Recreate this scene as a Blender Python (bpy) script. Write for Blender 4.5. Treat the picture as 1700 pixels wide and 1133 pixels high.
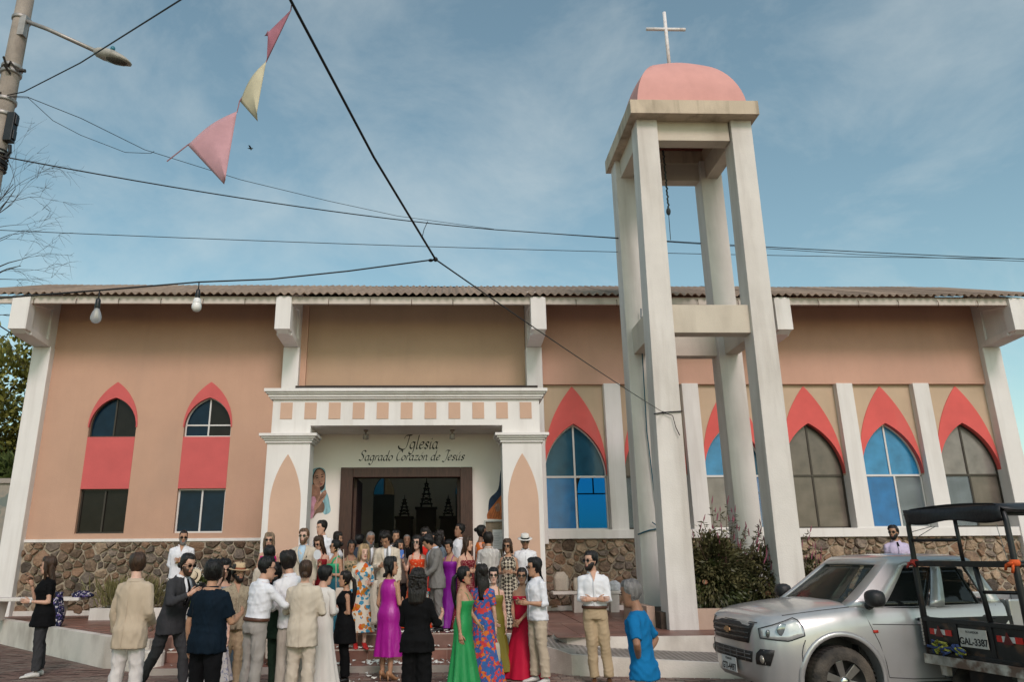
import bpy, bmesh, math, random
import numpy as np
from mathutils import Vector, Matrix, Euler

random.seed(7)
rng = np.random.default_rng(7)
scene = bpy.context.scene
for o in list(bpy.data.objects):
    bpy.data.objects.remove(o, do_unlink=True)
COL = scene.collection
R = math.radians

# ------------------------------------------------------------------ camera
# world axes follow the church: X along the facade, Y away from the viewer, Z up
CAM_Z = 1.72
cam_d = bpy.data.cameras.new('camera')
cam = bpy.data.objects.new('camera', cam_d)
COL.objects.link(cam)
cam_d.sensor_fit = 'HORIZONTAL'
cam_d.sensor_width = 36.0
cam_d.lens = 36.0 * 1222.0 / 1700.0
cam_d.shift_x = 70.0 / 1700.0
cam_d.clip_start = 0.1
cam_d.clip_end = 3000.0
XR = Vector((0.99955, 0.000638, 0.029987))      # world X in camera (right, down, forward)
YR = Vector((-0.028953, 0.281604, 0.959094))
ZR = Vector((-0.007832, -0.959531, 0.281496))
rot = Matrix(((XR.x, -XR.y, -XR.z), (YR.x, -YR.y, -YR.z), (ZR.x, -ZR.y, -ZR.z)))
cam.matrix_world = Matrix.Translation((0, 0, CAM_Z)) @ rot.to_4x4()
scene.camera = cam

# ------------------------------------------------------------------ sky, sun, exposure
SUN_EL, SUN_AZ = R(39), R(12)                   # azimuth: from straight behind the viewer towards the right
to_sun = Vector((math.cos(SUN_EL) * math.sin(SUN_AZ), -math.cos(SUN_EL) * math.cos(SUN_AZ), math.sin(SUN_EL)))
world = bpy.data.worlds.new('World')
scene.world = world
world.use_nodes = True
wn, wl = world.node_tree.nodes, world.node_tree.links
wn.clear()
w_out = wn.new('ShaderNodeOutputWorld')
w_bg = wn.new('ShaderNodeBackground')
sky = wn.new('ShaderNodeTexSky')
sky.sky_type = 'NISHITA'
sky.sun_disc = False
sky.sun_elevation = SUN_EL
sky.sun_rotation = math.atan2(to_sun.x, to_sun.y)
sky.air_density = 1.0
sky.dust_density = 1.3
sky.ozone_density = 1.0
# thin high cloud drawn in the direction of view
tc = wn.new('ShaderNodeTexCoord')
mp = wn.new('ShaderNodeMapping')
mp.inputs['Rotation'].default_value = (R(18), R(-24), R(28))
mp.inputs['Scale'].default_value = (1.5, 1.9, 2.6)
n1 = wn.new('ShaderNodeTexNoise')
n1.inputs['Scale'].default_value = 2.1
n1.inputs['Detail'].default_value = 9
n1.inputs['Roughness'].default_value = 0.62
n1.inputs['Distortion'].default_value = 0.35
rmp = wn.new('ShaderNodeValToRGB')
rmp.color_ramp.elements[0].position = 0.44
rmp.color_ramp.elements[0].color = (0.04, 0.04, 0.04, 1)
rmp.color_ramp.elements[1].position = 0.80
rmp.color_ramp.elements[1].color = (0.44, 0.44, 0.44, 1)
tint = wn.new('ShaderNodeMix')
tint.data_type = 'RGBA'
tint.blend_type = 'MULTIPLY'
tint.inputs[0].default_value = 1.0
tint.inputs[7].default_value = (0.77, 0.86, 0.68, 1)
mixc = wn.new('ShaderNodeMix')
mixc.data_type = 'RGBA'
mixc.inputs[7].default_value = (3.7, 3.9, 3.8, 1)
wl.new(tc.outputs['Generated'], mp.inputs['Vector'])
wl.new(mp.outputs[0], n1.inputs['Vector'])
wl.new(n1.outputs['Fac'], rmp.inputs[0])
wl.new(sky.outputs[0], tint.inputs[6])
wl.new(tint.outputs[2], mixc.inputs[6])
wl.new(rmp.outputs[0], mixc.inputs[0])
wl.new(mixc.outputs[2], w_bg.inputs['Color'])
w_bg.inputs['Strength'].default_value = 0.15
wl.new(w_bg.outputs[0], w_out.inputs[0])

sun_d = bpy.data.lights.new('sun', 'SUN')
sun_d.energy = 1.16
sun_d.angle = R(17)
sun_d.color = (1.0, 0.815, 0.875)
sun = bpy.data.objects.new('sun', sun_d)
COL.objects.link(sun)
sun.rotation_euler = to_sun.to_track_quat('Z', 'Y').to_euler()
sun.location = (0, 0, 30)

vs = scene.view_settings
vs.view_transform = 'Standard'
vs.look = 'None'
vs.exposure = 0.50
vs.gamma = 1.0
vs.use_curve_mapping = False
scene.render.engine = 'CYCLES'

# ------------------------------------------------------------------ helpers
def tag(o, label=None, cat=None, group=None, kind=None):
    if label: o['label'] = label
    if cat: o['category'] = cat
    if group: o['group'] = group
    if kind: o['kind'] = kind
    return o

def empty(name, loc=(0, 0, 0), rz=0.0, parent=None):
    o = bpy.data.objects.new(name, None)
    o.empty_display_size = 0.1
    COL.objects.link(o)
    o.location = loc
    o.rotation_euler = (0, 0, rz)
    if parent: o.parent = parent
    return o

def link_mesh(name, me, parent=None, loc=None, rz=None):
    o = bpy.data.objects.new(name, me)
    COL.objects.link(o)
    if parent: o.parent = parent
    if loc is not None: o.location = loc
    if rz is not None: o.rotation_euler = (0, 0, rz)
    return o

class MB:
    """collects faces for ONE mesh object"""
    def __init__(s):
        s.v = []; s.f = []; s.mi = []; s.cur = 0
    def add(s, vs_, fs):
        b = len(s.v)
        s.v.extend([tuple(map(float, p)) for p in vs_])
        for f in fs:
            s.f.append([i + b for i in f]); s.mi.append(s.cur)
        return s
    def box(s, x0, x1, y0, y1, z0, z1):
        vs_ = [(x, y, z) for z in (z0, z1) for y in (y0, y1) for x in (x0, x1)]
        return s.add(vs_, [(0, 2, 3, 1), (4, 5, 7, 6), (0, 1, 5, 4), (2, 6, 7, 3), (0, 4, 6, 2), (1, 3, 7, 5)])
    def hexa(s, bot, top):
        """two quads (4 points each, same winding, bottom counter-clockwise from above)"""
        return s.add(list(bot) + list(top), [(3, 2, 1, 0), (4, 5, 6, 7), (0, 1, 5, 4), (1, 2, 6, 5), (2, 3, 7, 6), (3, 0, 4, 7)])
    def prism_y(s, poly, y0, y1):
        """poly = [(x, z)...] extruded in y (y0 nearer)"""
        n = len(poly)
        vs_ = [(x, y0, z) for x, z in poly] + [(x, y1, z) for x, z in poly]
        fs = [tuple(range(n)), tuple(range(2 * n - 1, n - 1, -1))]
        for i in range(n):
            j = (i + 1) % n
            fs.append((i, i + n, j + n, j))
        return s.add(vs_, fs)
    def prism_z(s, poly, z0, z1):
        n = len(poly)
        vs_ = [(x, y, z0) for x, y in poly] + [(x, y, z1) for x, y in poly]
        fs = [tuple(range(n - 1, -1, -1)), tuple(range(n, 2 * n))]
        for i in range(n):
            j = (i + 1) % n
            fs.append((i, j, j + n, i + n))
        return s.add(vs_, fs)
    def prism_x(s, poly, x0, x1):
        n = len(poly)
        vs_ = [(x0, y, z) for y, z in poly] + [(x1, y, z) for y, z in poly]
        fs = [tuple(range(n - 1, -1, -1)), tuple(range(n, 2 * n))]
        for i in range(n):
            j = (i + 1) % n
            fs.append((i, j, j + n, i + n))
        return s.add(vs_, fs)
    def loft(s, rings, cap=True, closed=True):
        n = len(rings[0]); b = len(s.v)
        for r in rings: s.v.extend([tuple(map(float, p)) for p in r])
        for k in range(len(rings) - 1):
            for i in range(n if closed else n - 1):
                j = (i + 1) % n
                s.f.append([b + k * n + i, b + k * n + j, b + (k + 1) * n + j, b + (k + 1) * n + i]); s.mi.append(s.cur)
        if cap:
            s.f.append([b + i for i in range(n - 1, -1, -1)]); s.mi.append(s.cur)
            s.f.append([b + (len(rings) - 1) * n + i for i in range(n)]); s.mi.append(s.cur)
        return s
    def tube(s, pts, r, n=8, cap=True):
        pts = [Vector(p) for p in pts]
        if not hasattr(r, '__len__'): r = [r] * len(pts)
        rings = []
        ref = None
        for i, p in enumerate(pts):
            a = pts[max(i - 1, 0)]; c = pts[min(i + 1, len(pts) - 1)]
            d = (c - a).normalized()
            if ref is None:
                ref = Vector((0, 0, 1)) if abs(d.z) < 0.9 else Vector((1, 0, 0))
            u = (ref - d * ref.dot(d)).normalized()
            w = d.cross(u)
            ref = u
            rings.append([p + (u * math.cos(t) + w * math.sin(t)) * r[i] for t in [2 * math.pi * k / n for k in range(n)]])
        return s.loft(rings, cap)
    def lathe(s, prof, c=(0, 0, 0), n=20, cap=True):
        rings = [[(c[0] + r * math.cos(t), c[1] + r * math.sin(t), c[2] + z) for t in [2 * math.pi * k / n for k in range(n)]] for r, z in prof]
        return s.loft(rings, cap)
    def ball(s, c, rx, ry, rz_, n=14, m=9):
        rings = []
        for k in range(1, m):
            a = -math.pi / 2 + math.pi * k / m
            rings.append([(c[0] + rx * math.cos(a) * math.cos(t), c[1] + ry * math.cos(a) * math.sin(t), c[2] + rz_ * math.sin(a)) for t in [2 * math.pi * q / n for q in range(n)]])
        b = len(s.v)
        s.loft(rings, cap=False)
        s.v.append((c[0], c[1], c[2] - rz_)); s.v.append((c[0], c[1], c[2] + rz_))
        lo, hi = len(s.v) - 2, len(s.v) - 1
        for i in range(n):
            j = (i + 1) % n
            s.f.append([lo, b + j, b + i]); s.mi.append(s.cur)
            s.f.append([hi, b + (m - 2) * n + i, b + (m - 2) * n + j]); s.mi.append(s.cur)
        return s
    def mesh(s, name, mats, smooth=False, bevel=0.0):
        me = bpy.data.meshes.new(name)
        me.from_pydata(s.v, [], s.f)
        if not isinstance(mats, (list, tuple)): mats = [mats]
        for m in mats: me.materials.append(m)
        if len(mats) > 1: me.polygons.foreach_set('material_index', s.mi)
        if smooth: me.polygons.foreach_set('use_smooth', [True] * len(me.polygons))
        if bevel or smooth is None: pass
        bm = bmesh.new(); bm.from_mesh(me)
        bmesh.ops.recalc_face_normals(bm, faces=bm.faces)
        if bevel:
            es = [e for e in bm.edges if len(e.link_faces) == 2 and e.calc_face_angle(0) > 0.6]
            bmesh.ops.bevel(bm, geom=es, offset=bevel, segments=2, affect='EDGES', profile=0.6)
        bm.to_mesh(me); bm.free()
        return me
    def build(s, name, mats, parent=None, smooth=False, bevel=0.0, loc=None, rz=None):
        return link_mesh(name, s.mesh(name, mats, smooth, bevel), parent, loc, rz)

def auto_smooth(o, ang=40):
    me = o.data
    me.polygons.foreach_set('use_smooth', [True] * len(me.polygons))
    try: me.set_sharp_from_angle(angle=R(ang))
    except Exception: pass
    return o

MATS = {}
def mat(name, col, rough=0.7, var=0.12, scale=3.0, bump=0.0, bscale=40.0, metal=0.0, spec=0.4, world_co=False,
        col2=None, stretch=(1, 1, 1), detail=5, sheen=0.0, coat=0.0, dirt=None, dscale=1.3, dstretch=(1, 1, 0.25), dpos=(0.52, 0.75), subsurf=0.0, bdist=0.02, orand=0.0, streak=None):
    if name in MATS: return MATS[name]
    m = bpy.data.materials.new(name)
    m.use_nodes = True
    nt = m.node_tree; N, L = nt.nodes, nt.links
    b = N['Principled BSDF']
    b.inputs['Roughness'].default_value = rough
    b.inputs['Metallic'].default_value = metal
    b.inputs['Specular IOR Level'].default_value = spec
    if sheen: b.inputs['Sheen Weight'].default_value = sheen
    if coat: b.inputs['Coat Weight'].default_value = coat; b.inputs['Coat Roughness'].default_value = 0.08
    if subsurf:
        b.inputs['Subsurface Weight'].default_value = subsurf
        b.inputs['Subsurface Radius'].default_value = (0.012, 0.005, 0.003)
    if world_co:
        g = N.new('ShaderNodeNewGeometry'); src = g.outputs['Position']
    else:
        g = N.new('ShaderNodeTexCoord'); src = g.outputs['Object']
    mpn = N.new('ShaderNodeMapping'); mpn.inputs['Scale'].default_value = stretch
    L.new(src, mpn.inputs[0])
    nz = N.new('ShaderNodeTexNoise'); nz.inputs['Scale'].default_value = scale; nz.inputs['Detail'].default_value = detail
    nz.inputs['Roughness'].default_value = 0.62
    L.new(mpn.outputs[0], nz.inputs['Vector'])
    cr = N.new('ShaderNodeValToRGB')
    c1 = [max(0, c * (1 - var)) for c in col[:3]] + [1]
    c2 = (list(col2[:3]) + [1]) if col2 else [min(1, c * (1 + var)) for c in col[:3]] + [1]
    cr.color_ramp.elements[0].position = 0.32; cr.color_ramp.elements[0].color = c1
    cr.color_ramp.elements[1].position = 0.68; cr.color_ramp.elements[1].color = c2
    L.new(nz.outputs['Fac'], cr.inputs[0])
    out = cr.outputs[0]
    if dirt:
        mp2 = N.new('ShaderNodeMapping'); mp2.inputs['Scale'].default_value = dstretch
        L.new(src, mp2.inputs[0])
        nz2 = N.new('ShaderNodeTexNoise'); nz2.inputs['Scale'].default_value = dscale; nz2.inputs['Detail'].default_value = 7
        L.new(mp2.outputs[0], nz2.inputs['Vector'])
        cr2 = N.new('ShaderNodeValToRGB')
        cr2.color_ramp.elements[0].position = dpos[0]; cr2.color_ramp.elements[0].color = (0, 0, 0, 1)
        cr2.color_ramp.elements[1].position = dpos[1]; cr2.color_ramp.elements[1].color = (dirt[3],) * 3 + (1,)
        L.new(nz2.outputs['Fac'], cr2.inputs[0])
        mx = N.new('ShaderNodeMix'); mx.data_type = 'RGBA'
        mx.inputs[7].default_value = tuple(dirt[:3]) + (1,)
        L.new(cr2.outputs[0], mx.inputs[0]); L.new(out, mx.inputs[6])
        out = mx.outputs[2]
    if streak:
        mp3 = N.new('ShaderNodeMapping'); mp3.inputs['Scale'].default_value = (1.6, 1.6, 0.13)
        L.new(src, mp3.inputs[0])
        nz3 = N.new('ShaderNodeTexNoise'); nz3.inputs['Scale'].default_value = 2.4; nz3.inputs['Detail'].default_value = 6; nz3.inputs['Roughness'].default_value = .6
        L.new(mp3.outputs[0], nz3.inputs['Vector'])
        cr3 = N.new('ShaderNodeValToRGB')
        cr3.color_ramp.elements[0].position = .50; cr3.color_ramp.elements[0].color = (0, 0, 0, 1)
        cr3.color_ramp.elements[1].position = .78; cr3.color_ramp.elements[1].color = (streak[3],) * 3 + (1,)
        L.new(nz3.outputs['Fac'], cr3.inputs[0])
        mx3 = N.new('ShaderNodeMix'); mx3.data_type = 'RGBA'; mx3.inputs[7].default_value = tuple(streak[:3]) + (1,)
        L.new(cr3.outputs[0], mx3.inputs[0]); L.new(out, mx3.inputs[6])
        out = mx3.outputs[2]
    if orand:
        oi = N.new('ShaderNodeObjectInfo'); mr = N.new('ShaderNodeMapRange')
        mr.inputs[3].default_value = 1 - orand; mr.inputs[4].default_value = 1 + orand
        L.new(oi.outputs['Random'], mr.inputs[0])
        vm = N.new('ShaderNodeVectorMath'); vm.operation = 'SCALE'
        L.new(out, vm.inputs[0]); L.new(mr.outputs[0], vm.inputs['Scale'])
        out = vm.outputs[0]
    L.new(out, b.inputs['Base Color'])
    if bump:
        nb = N.new('ShaderNodeTexNoise'); nb.inputs['Scale'].default_value = bscale; nb.inputs['Detail'].default_value = 4
        L.new(mpn.outputs[0], nb.inputs['Vector'])
        bp = N.new('ShaderNodeBump'); bp.inputs['Strength'].default_value = bump; bp.inputs['Distance'].default_value = bdist
        L.new(nb.outputs['Fac'], bp.inputs['Height']); L.new(bp.outputs[0], b.inputs['Normal'])
    MATS[name] = m
    return m

def glass_mat(name, col, transp=0.3, rough=0.08, tcol=None, spec=.5):
    if name in MATS: return MATS[name]
    m = bpy.data.materials.new(name); m.use_nodes = True
    N, L = m.node_tree.nodes, m.node_tree.links
    b = N['Principled BSDF']
    b.inputs['Roughness'].default_value = rough
    g = N.new('ShaderNodeTexCoord')
    nz = N.new('ShaderNodeTexNoise'); nz.inputs['Scale'].default_value = 2.6; nz.inputs['Detail'].default_value = 5
    L.new(g.outputs['Object'], nz.inputs['Vector'])
    cr = N.new('ShaderNodeValToRGB')
    cr.color_ramp.elements[0].position = .3; cr.color_ramp.elements[0].color = tuple(c * .72 for c in col) + (1,)
    cr.color_ramp.elements[1].position = .7; cr.color_ramp.elements[1].color = tuple(min(1, c * 1.22) for c in col) + (1,)
    L.new(nz.outputs['Fac'], cr.inputs[0]); L.new(cr.outputs[0], b.inputs['Base Color'])
    n2 = N.new('ShaderNodeTexNoise'); n2.inputs['Scale'].default_value = 5.0
    L.new(g.outputs['Object'], n2.inputs['Vector'])
    bp = N.new('ShaderNodeBump'); bp.inputs['Strength'].default_value = .12; bp.inputs['Distance'].default_value = .02
    L.new(n2.outputs['Fac'], bp.inputs['Height']); L.new(bp.outputs[0], b.inputs['Normal'])
    b.inputs['Specular IOR Level'].default_value = spec
    tb = N.new('ShaderNodeBsdfTransparent'); tb.inputs[0].default_value = tuple(tcol or col) + (1,)
    mx = N.new('ShaderNodeMixShader'); mx.inputs[0].default_value = transp
    L.new(b.outputs[0], mx.inputs[1]); L.new(tb.outputs[0], mx.inputs[2])
    L.new(mx.outputs[0], N['Material Output'].inputs['Surface'])
    MATS[name] = m
    return m
# ------------------------------------------------------------------ materials of the place
DIRT = (0.30, 0.25, 0.19)
WHITE = mat('white_paint', (0.72, 0.69, 0.66), 0.7, 0.03, 1.5, 0.12, 60, world_co=True, dirt=DIRT + (0.16,), dscale=1.6, streak=(.34, .29, .24, .30))
WHITE_OLD = mat('worn_white_paint', (0.65, 0.605, 0.56), 0.75, 0.05, 1.8, 0.18, 45, world_co=True, dirt=(0.30, 0.25, 0.20, 0.34), dscale=1.5, dpos=(0.48, 0.72), streak=(.22, .17, .13, .35))
PINKWALL = mat('pink_stucco', (0.50, 0.305, 0.215), 0.85, 0.06, 0.7, 0.25, 70, world_co=True, dirt=(0.41, 0.27, 0.20, 0.5), dscale=0.8, dstretch=(1, 1, 0.6), streak=(.36, .22, .16, .20))
TANWALL = mat('tan_stucco', (0.45, 0.305, 0.205), 0.85, 0.05, 0.8, 0.25, 70, world_co=True, dirt=(0.35, 0.24, 0.17, 0.4), dscale=0.9, streak=(.30, .21, .15, .2))
BEIGEWALL = mat('beige_stucco', (0.51, 0.38, 0.265), 0.85, 0.06, 0.9, 0.25, 70, world_co=True, streak=(.36, .27, .19, .2))
PANELPINK = mat('panel_pink', (0.56, 0.37, 0.27), 0.85, 0.05, 1.2, 0.2, 70, world_co=True)
REDARCH = mat('coral_paint', (0.64, 0.105, 0.092), 0.75, 0.09, 1.2, 0.25, 60, world_co=True, dirt=(.52, .15, .13, .4), dscale=1.5)
REDPANEL = mat('dull_coral_paint', (0.55, 0.105, 0.100), 0.8, 0.07, 1.5, 0.2, 60, world_co=True)
ROOFM = mat('fibre_cement', (0.28, 0.205, 0.15), 0.9, 0.22, 2.0, 0.2, 30, world_co=True, dirt=(0.16, 0.11, 0.08, 0.55), dscale=3.0, dstretch=(1, 0.4, 1), orand=.16)
FASCIA = mat('fascia_paint', (0.56, 0.50, 0.44), 0.75, 0.06, 1.5, 0.1, 50, world_co=True, dirt=(0.22, 0.18, 0.14, 0.4), dscale=2.2)
MORTAR = mat('mortar', (0.34, 0.285, 0.215), 0.95, 0.18, 6, 0.5, 40, world_co=True)
STONES = [mat('stone_brown', (0.140, 0.095, 0.065), 0.85, 0.35, 9, 1.0, 22, world_co=True, dirt=(0.28, 0.20, 0.13, 0.7), dscale=7, dstretch=(1, 1, 1), orand=.45),
          mat('stone_rust', (0.185, 0.112, 0.070), 0.85, 0.35, 8, 1.0, 22, world_co=True, dirt=(0.09, 0.06, 0.045, 0.7), dscale=8, dstretch=(1, 1, 1), orand=.45),
          mat('stone_grey', (0.125, 0.098, 0.078), 0.85, 0.35, 9, 1.0, 22, world_co=True, dirt=(0.24, 0.18, 0.13, 0.6), dscale=6, dstretch=(1, 1, 1), orand=.45),
          mat('stone_tan', (0.235, 0.170, 0.115), 0.85, 0.3, 8, 1.0, 22, world_co=True, dirt=(0.12, 0.08, 0.06, 0.7), dscale=7, dstretch=(1, 1, 1), orand=.45)]
TILES = [mat('terracotta_tile_%d' % i, c, 0.42, 0.16, 3.5, 0.08, 30, world_co=True, dirt=(0.30, 0.22, 0.17, 0.35), dscale=2.5, dstretch=(1, 1, 1), orand=.14)
         for i, c in enumerate([(0.185, 0.085, 0.062), (0.165, 0.076, 0.056), (0.205, 0.096, 0.070)])]
GROUT = mat('grout', (0.40, 0.32, 0.26), 0.9, 0.15, 5, 0.2, 40, world_co=True)
PAVERS = [mat('paver_%d' % i, c, 0.85, 0.22, 9, 0.3, 50, world_co=True, dirt=(0.30, 0.25, 0.20, 0.5), dscale=1.2, dstretch=(1, 1, 1), orand=.2)
          for i, c in enumerate([(0.185, 0.115, 0.090), (0.160, 0.096, 0.076), (0.215, 0.140, 0.108), (0.205, 0.155, 0.125)])]
PAVJOINT = mat('paver_sand', (0.16, 0.125, 0.10), 0.95, 0.2, 6, 0.3, 60, world_co=True)
CURB = mat('kerb_paint', (0.66, 0.61, 0.54), 0.8, 0.08, 1.6, 0.25, 40, world_co=True, dirt=(0.20, 0.15, 0.11, 0.6), dscale=1.7, dstretch=(1, 1, 0.6), dpos=(0.47, 0.74))
CONC = mat('concrete', (0.34, 0.30, 0.26), 0.9, 0.15, 4, 0.3, 45, world_co=True, dirt=(0.18, 0.15, 0.12, 0.5), dscale=2, dstretch=(1, 1, 1))
PINKCURB = mat('pink_kerb', (0.45, 0.315, 0.24), 0.85, 0.1, 1.6, 0.2, 40, world_co=True, dirt=(0.22, 0.16, 0.12, 0.5), dscale=1.5)
DOORWOOD = mat('dark_door_wood', (0.052, 0.022, 0.013), 0.5, 0.35, 5, 0.2, 30, world_co=True, stretch=(6, 6, 0.7))
BLACKLET = mat('lettering_black', (0.012, 0.011, 0.011), 0.6)
INTW = mat('interior_plaster', (0.68, 0.64, 0.58), 0.9, 0.05, 1, world_co=True)
INTF = mat('interior_floor', (0.16, 0.09, 0.07), 0.5, 0.1, 2, world_co=True)
DARKWOOD = mat('altar_wood', (0.020, 0.012, 0.009), 0.55, 0.2, 6)
FR_WHITE = mat('window_frame_white', (0.62, 0.60, 0.58), 0.45, 0.03)
FR_BROWN = mat('window_frame_bronze', (0.055, 0.045, 0.037), 0.4, 0.08, metal=0.4)
G_NAVY = glass_mat('glass_navy', (0.004, 0.018, 0.036), 0.0, 0.12, spec=.18)
G_BLACK = glass_mat('glass_black', (0.014, 0.012, 0.010), 0.0, 0.16, spec=.18)
G_BLUE_SHADED = glass_mat('glass_blue_shaded', (0.015, 0.085, 0.145), 0.12, 0.12, spec=.3)  # blue panes darkened, shade in the upper arches put into the colour
G_BLUE = glass_mat('glass_blue', (0.010, 0.165, 0.42), 0.15, 0.14)
G_BLUE2 = glass_mat('glass_blue_light', (0.035, 0.24, 0.46), 0.10, 0.14)
G_BROWN = glass_mat('glass_brown', (0.150, 0.125, 0.103), 0.10, 0.22)
G_GREY = glass_mat('glass_grey', (0.225, 0.205, 0.185), 0.05, 0.22)
G_CLEAR = glass_mat('glass_clear', (0.55, 0.60, 0.62), 0.80, 0.03, (0.85, 0.92, 0.94))
BLACKPAINT = mat('black_paint', (0.012, 0.012, 0.013), 0.38, 0.25, 6)
BLACKCABLE = mat('black_cable', (0.010, 0.010, 0.011), 0.55)
# ------------------------------------------------------------------ ground, street, terrace, steps
TZ = 0.47                       # terrace level
PZ = 0.60                       # porch / church floor level
g = MB().box(-150, 150, -60, 260, -0.6, -0.06).build('ground', mat('bare_ground', (0.16, 0.13, 0.09), 0.95, 0.3, 0.4, 0.3, 5, world_co=True))
tag(g, kind='structure')
street = MB().box(-40, 40, -12, 17.9, -0.3, -0.012).build('street', PAVJOINT)
tag(street, kind='structure')

def edge_left(y):               # x of the terrace's slanting left front edge
    return np.interp(y, [12.9, 13.5, 15.3, 17.7, 19.5], [-4.75, -5.65, -7.45, -9.85, -12.0])

# brick pavers: running bond, the ones in view nearest the kerb as pieces, the rest joined
pl, pw = 0.215, 0.108
cells = []
for j in range(int((17.6 - 6.5) / pw)):
    y = 6.5 + j * pw
    for i in range(int(17.5 / pl)):
        x = -10.6 + i * pl + (0.5 * pl if j % 2 else 0)
        if y > 12.45 and x > -4.75: continue
        if y > 12.9 and x + pl > edge_left(y + pw) - 0.05: continue
        if x > 1.7 and y > 11.95 - 0.24 * (x - 1.8): continue
        if x < -0.72 * y * 0.9 or x > 0.75 * y * 0.95: continue
        cells.append((x, y))
def paver_mesh(nm, m):
    mb = MB()
    a, b_ = pl - 0.010, pw - 0.010
    mb.hexa([(0, 0, -0.03), (a, 0, -0.03), (a, b_, -0.03), (0, b_, -0.03)],
            [(0.004, 0.004, 0), (a - 0.004, 0.004, 0), (a - 0.004, b_ - 0.004, 0), (0.004, b_ - 0.004, 0)])
    return mb.mesh(nm, m)
pmeshes = [paver_mesh('paver', m) for m in PAVERS]
vis = [c for c in cells if (c[0] < -4.8 and c[1] > 11.6) or (1.4 < c[0] < 4.4 and c[1] > 10.6) or (-4.8 < c[0] < 1.4 and c[1] > 11.7)]
vis.sort(key=lambda c: c[1] + 0.2 * abs(c[0]))
vis = vis[:300]
vset = set(vis)
for (x, y) in vis:
    o = link_mesh('paver', random.choice(pmeshes), street, (x, y, random.uniform(-0.004, 0.004)))
    o.rotation_euler = (random.uniform(-.012, .012), random.uniform(-.012, .012), random.uniform(-.01, .01))
rest = MB()
a, b_ = pl - 0.010, pw - 0.010
for (x, y) in cells:
    if (x, y) in vset: continue
    rest.cur = random.choice((0, 0, 1, 1, 2, 3))
    z = random.uniform(-0.004, 0.004)
    rest.add([(x, y, z), (x + a, y, z), (x + a, y + b_, z), (x, y + b_, z)], [(0, 1, 2, 3)])
tag(rest.build('brick_pavers', PAVERS, street), kind='stuff')

# terrace body with white kerb wall along the slanting left edge
terr = MB()
outline = [(-12.0, 19.4), (-9.85, 17.7), (-7.45, 15.3), (-5.65, 13.5), (-4.75, 12.95), (-4.62, 13.4), (0.97, 13.4), (1.70, 13.2), (1.95, 12.80), (2.5, 12.64), (3.6, 12.62), (9.0, 12.60), (17, 12.5), (17, 20.5), (-12, 20.5)]
terr.prism_z(outline, -0.05, TZ - 0.012)
terrace = terr.build('terrace', mat('terrace_screed', (0.20, 0.115, 0.088), .8, .2, 3, .2, world_co=True))
tag(terrace, kind='structure')
kerb = MB()
lp = [(-14.5, 21.2), (-12.0, 19.42), (-9.85, 17.72), (-7.45, 15.3), (-5.65, 13.48), (-4.95, 12.93), (-4.70, 12.88)]
lp = [(x - .07, y - .07) for x, y in lp]
for k in range(len(lp) - 1):
    (xa, ya), (xb, yb) = lp[k], lp[k + 1]
    dx, dy = xb - xa, yb - ya
    l = math.hypot(dx, dy); nx, ny = -dy / l * 0.16, dx / l * 0.16
    kerb.hexa([(xa, ya, -0.05), (xb, yb, -0.05), (xb + nx, yb + ny, -0.05), (xa + nx, ya + ny, -0.05)],
              [(xa, ya, TZ + 0.01), (xb, yb, TZ + 0.01), (xb + nx, yb + ny, TZ + 0.01), (xa + nx, ya + ny, TZ + 0.01)])
kerb.lathe([(0.17, -0.05), (0.17, 0.30), (0.15, 0.33), (0, 0.335)], (-4.68, 12.80, 0), 16)
kerb.build('kerb_wall', CURB, terrace)
kr = MB()
rp = [(1.00, 13.30), (1.70, 13.14), (1.93, 12.76), (2.5, 12.59), (3.6, 12.57), (9.0, 12.55), (17, 12.45)]
for k in range(len(rp) - 1):
    (xa, ya), (xb, yb) = rp[k], rp[k + 1]
    kr.hexa([(xa, ya, -0.05), (xb, yb, -0.05), (xb, yb + 0.05, -0.05), (xa, ya + 0.05, -0.05)],
            [(xa, ya, TZ - 0.002), (xb, yb, TZ - 0.002), (xb, yb + 0.05, TZ - 0.002), (xa, ya + 0.05, TZ - 0.002)])
kr.build('kerb_wall', CURB, terrace)
# ramp that runs down to the right in front of the terrace
ramp_in = [(0.98, 13.43, .465), (1.70, 13.16, .43), (1.93, 12.74, .35), (2.5, 12.57, .31), (3.6, 12.55, .25), (6.0, 12.53, .16), (9.0, 12.52, .08)]
ramp_out = [(0.98, 12.62, .45), (1.35, 12.52, .39), (1.66, 12.22, .33), (1.86, 11.97, .28), (3.0, 11.72, .23), (5.5, 11.25, .13), (9.0, 10.9, .06)]
rm = MB()
for k in range(len(ramp_in) - 1):
    A, B, C, D = ramp_out[k], ramp_out[k + 1], ramp_in[k + 1], ramp_in[k]
    rm.hexa([(q[0], q[1], -0.05) for q in (A, B, C, D)], [A, B, C, D])
ramp = tag(rm.build('ramp', CONC), kind='structure')
rk = MB()
for k in range(len(ramp_out) - 1):
    A, B = ramp_out[k], ramp_out[k + 1]
    rk.hexa([(A[0], A[1] - 0.07, -0.05), (B[0], B[1] - 0.07, -0.05), (B[0], B[1] + 0.02, -0.05), (A[0], A[1] + 0.02, -0.05)],
            [(A[0], A[1] - 0.07, A[2] + 0.012), (B[0], B[1] - 0.07, B[2] + 0.012), (B[0], B[1] + 0.02, B[2] + 0.012), (A[0], A[1] + 0.02, A[2] + 0.012)])
rk.build('ramp_kerb', CURB, ramp)
gr = MB()                        # grooves pressed into the ramp as thin proud ribs
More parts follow.
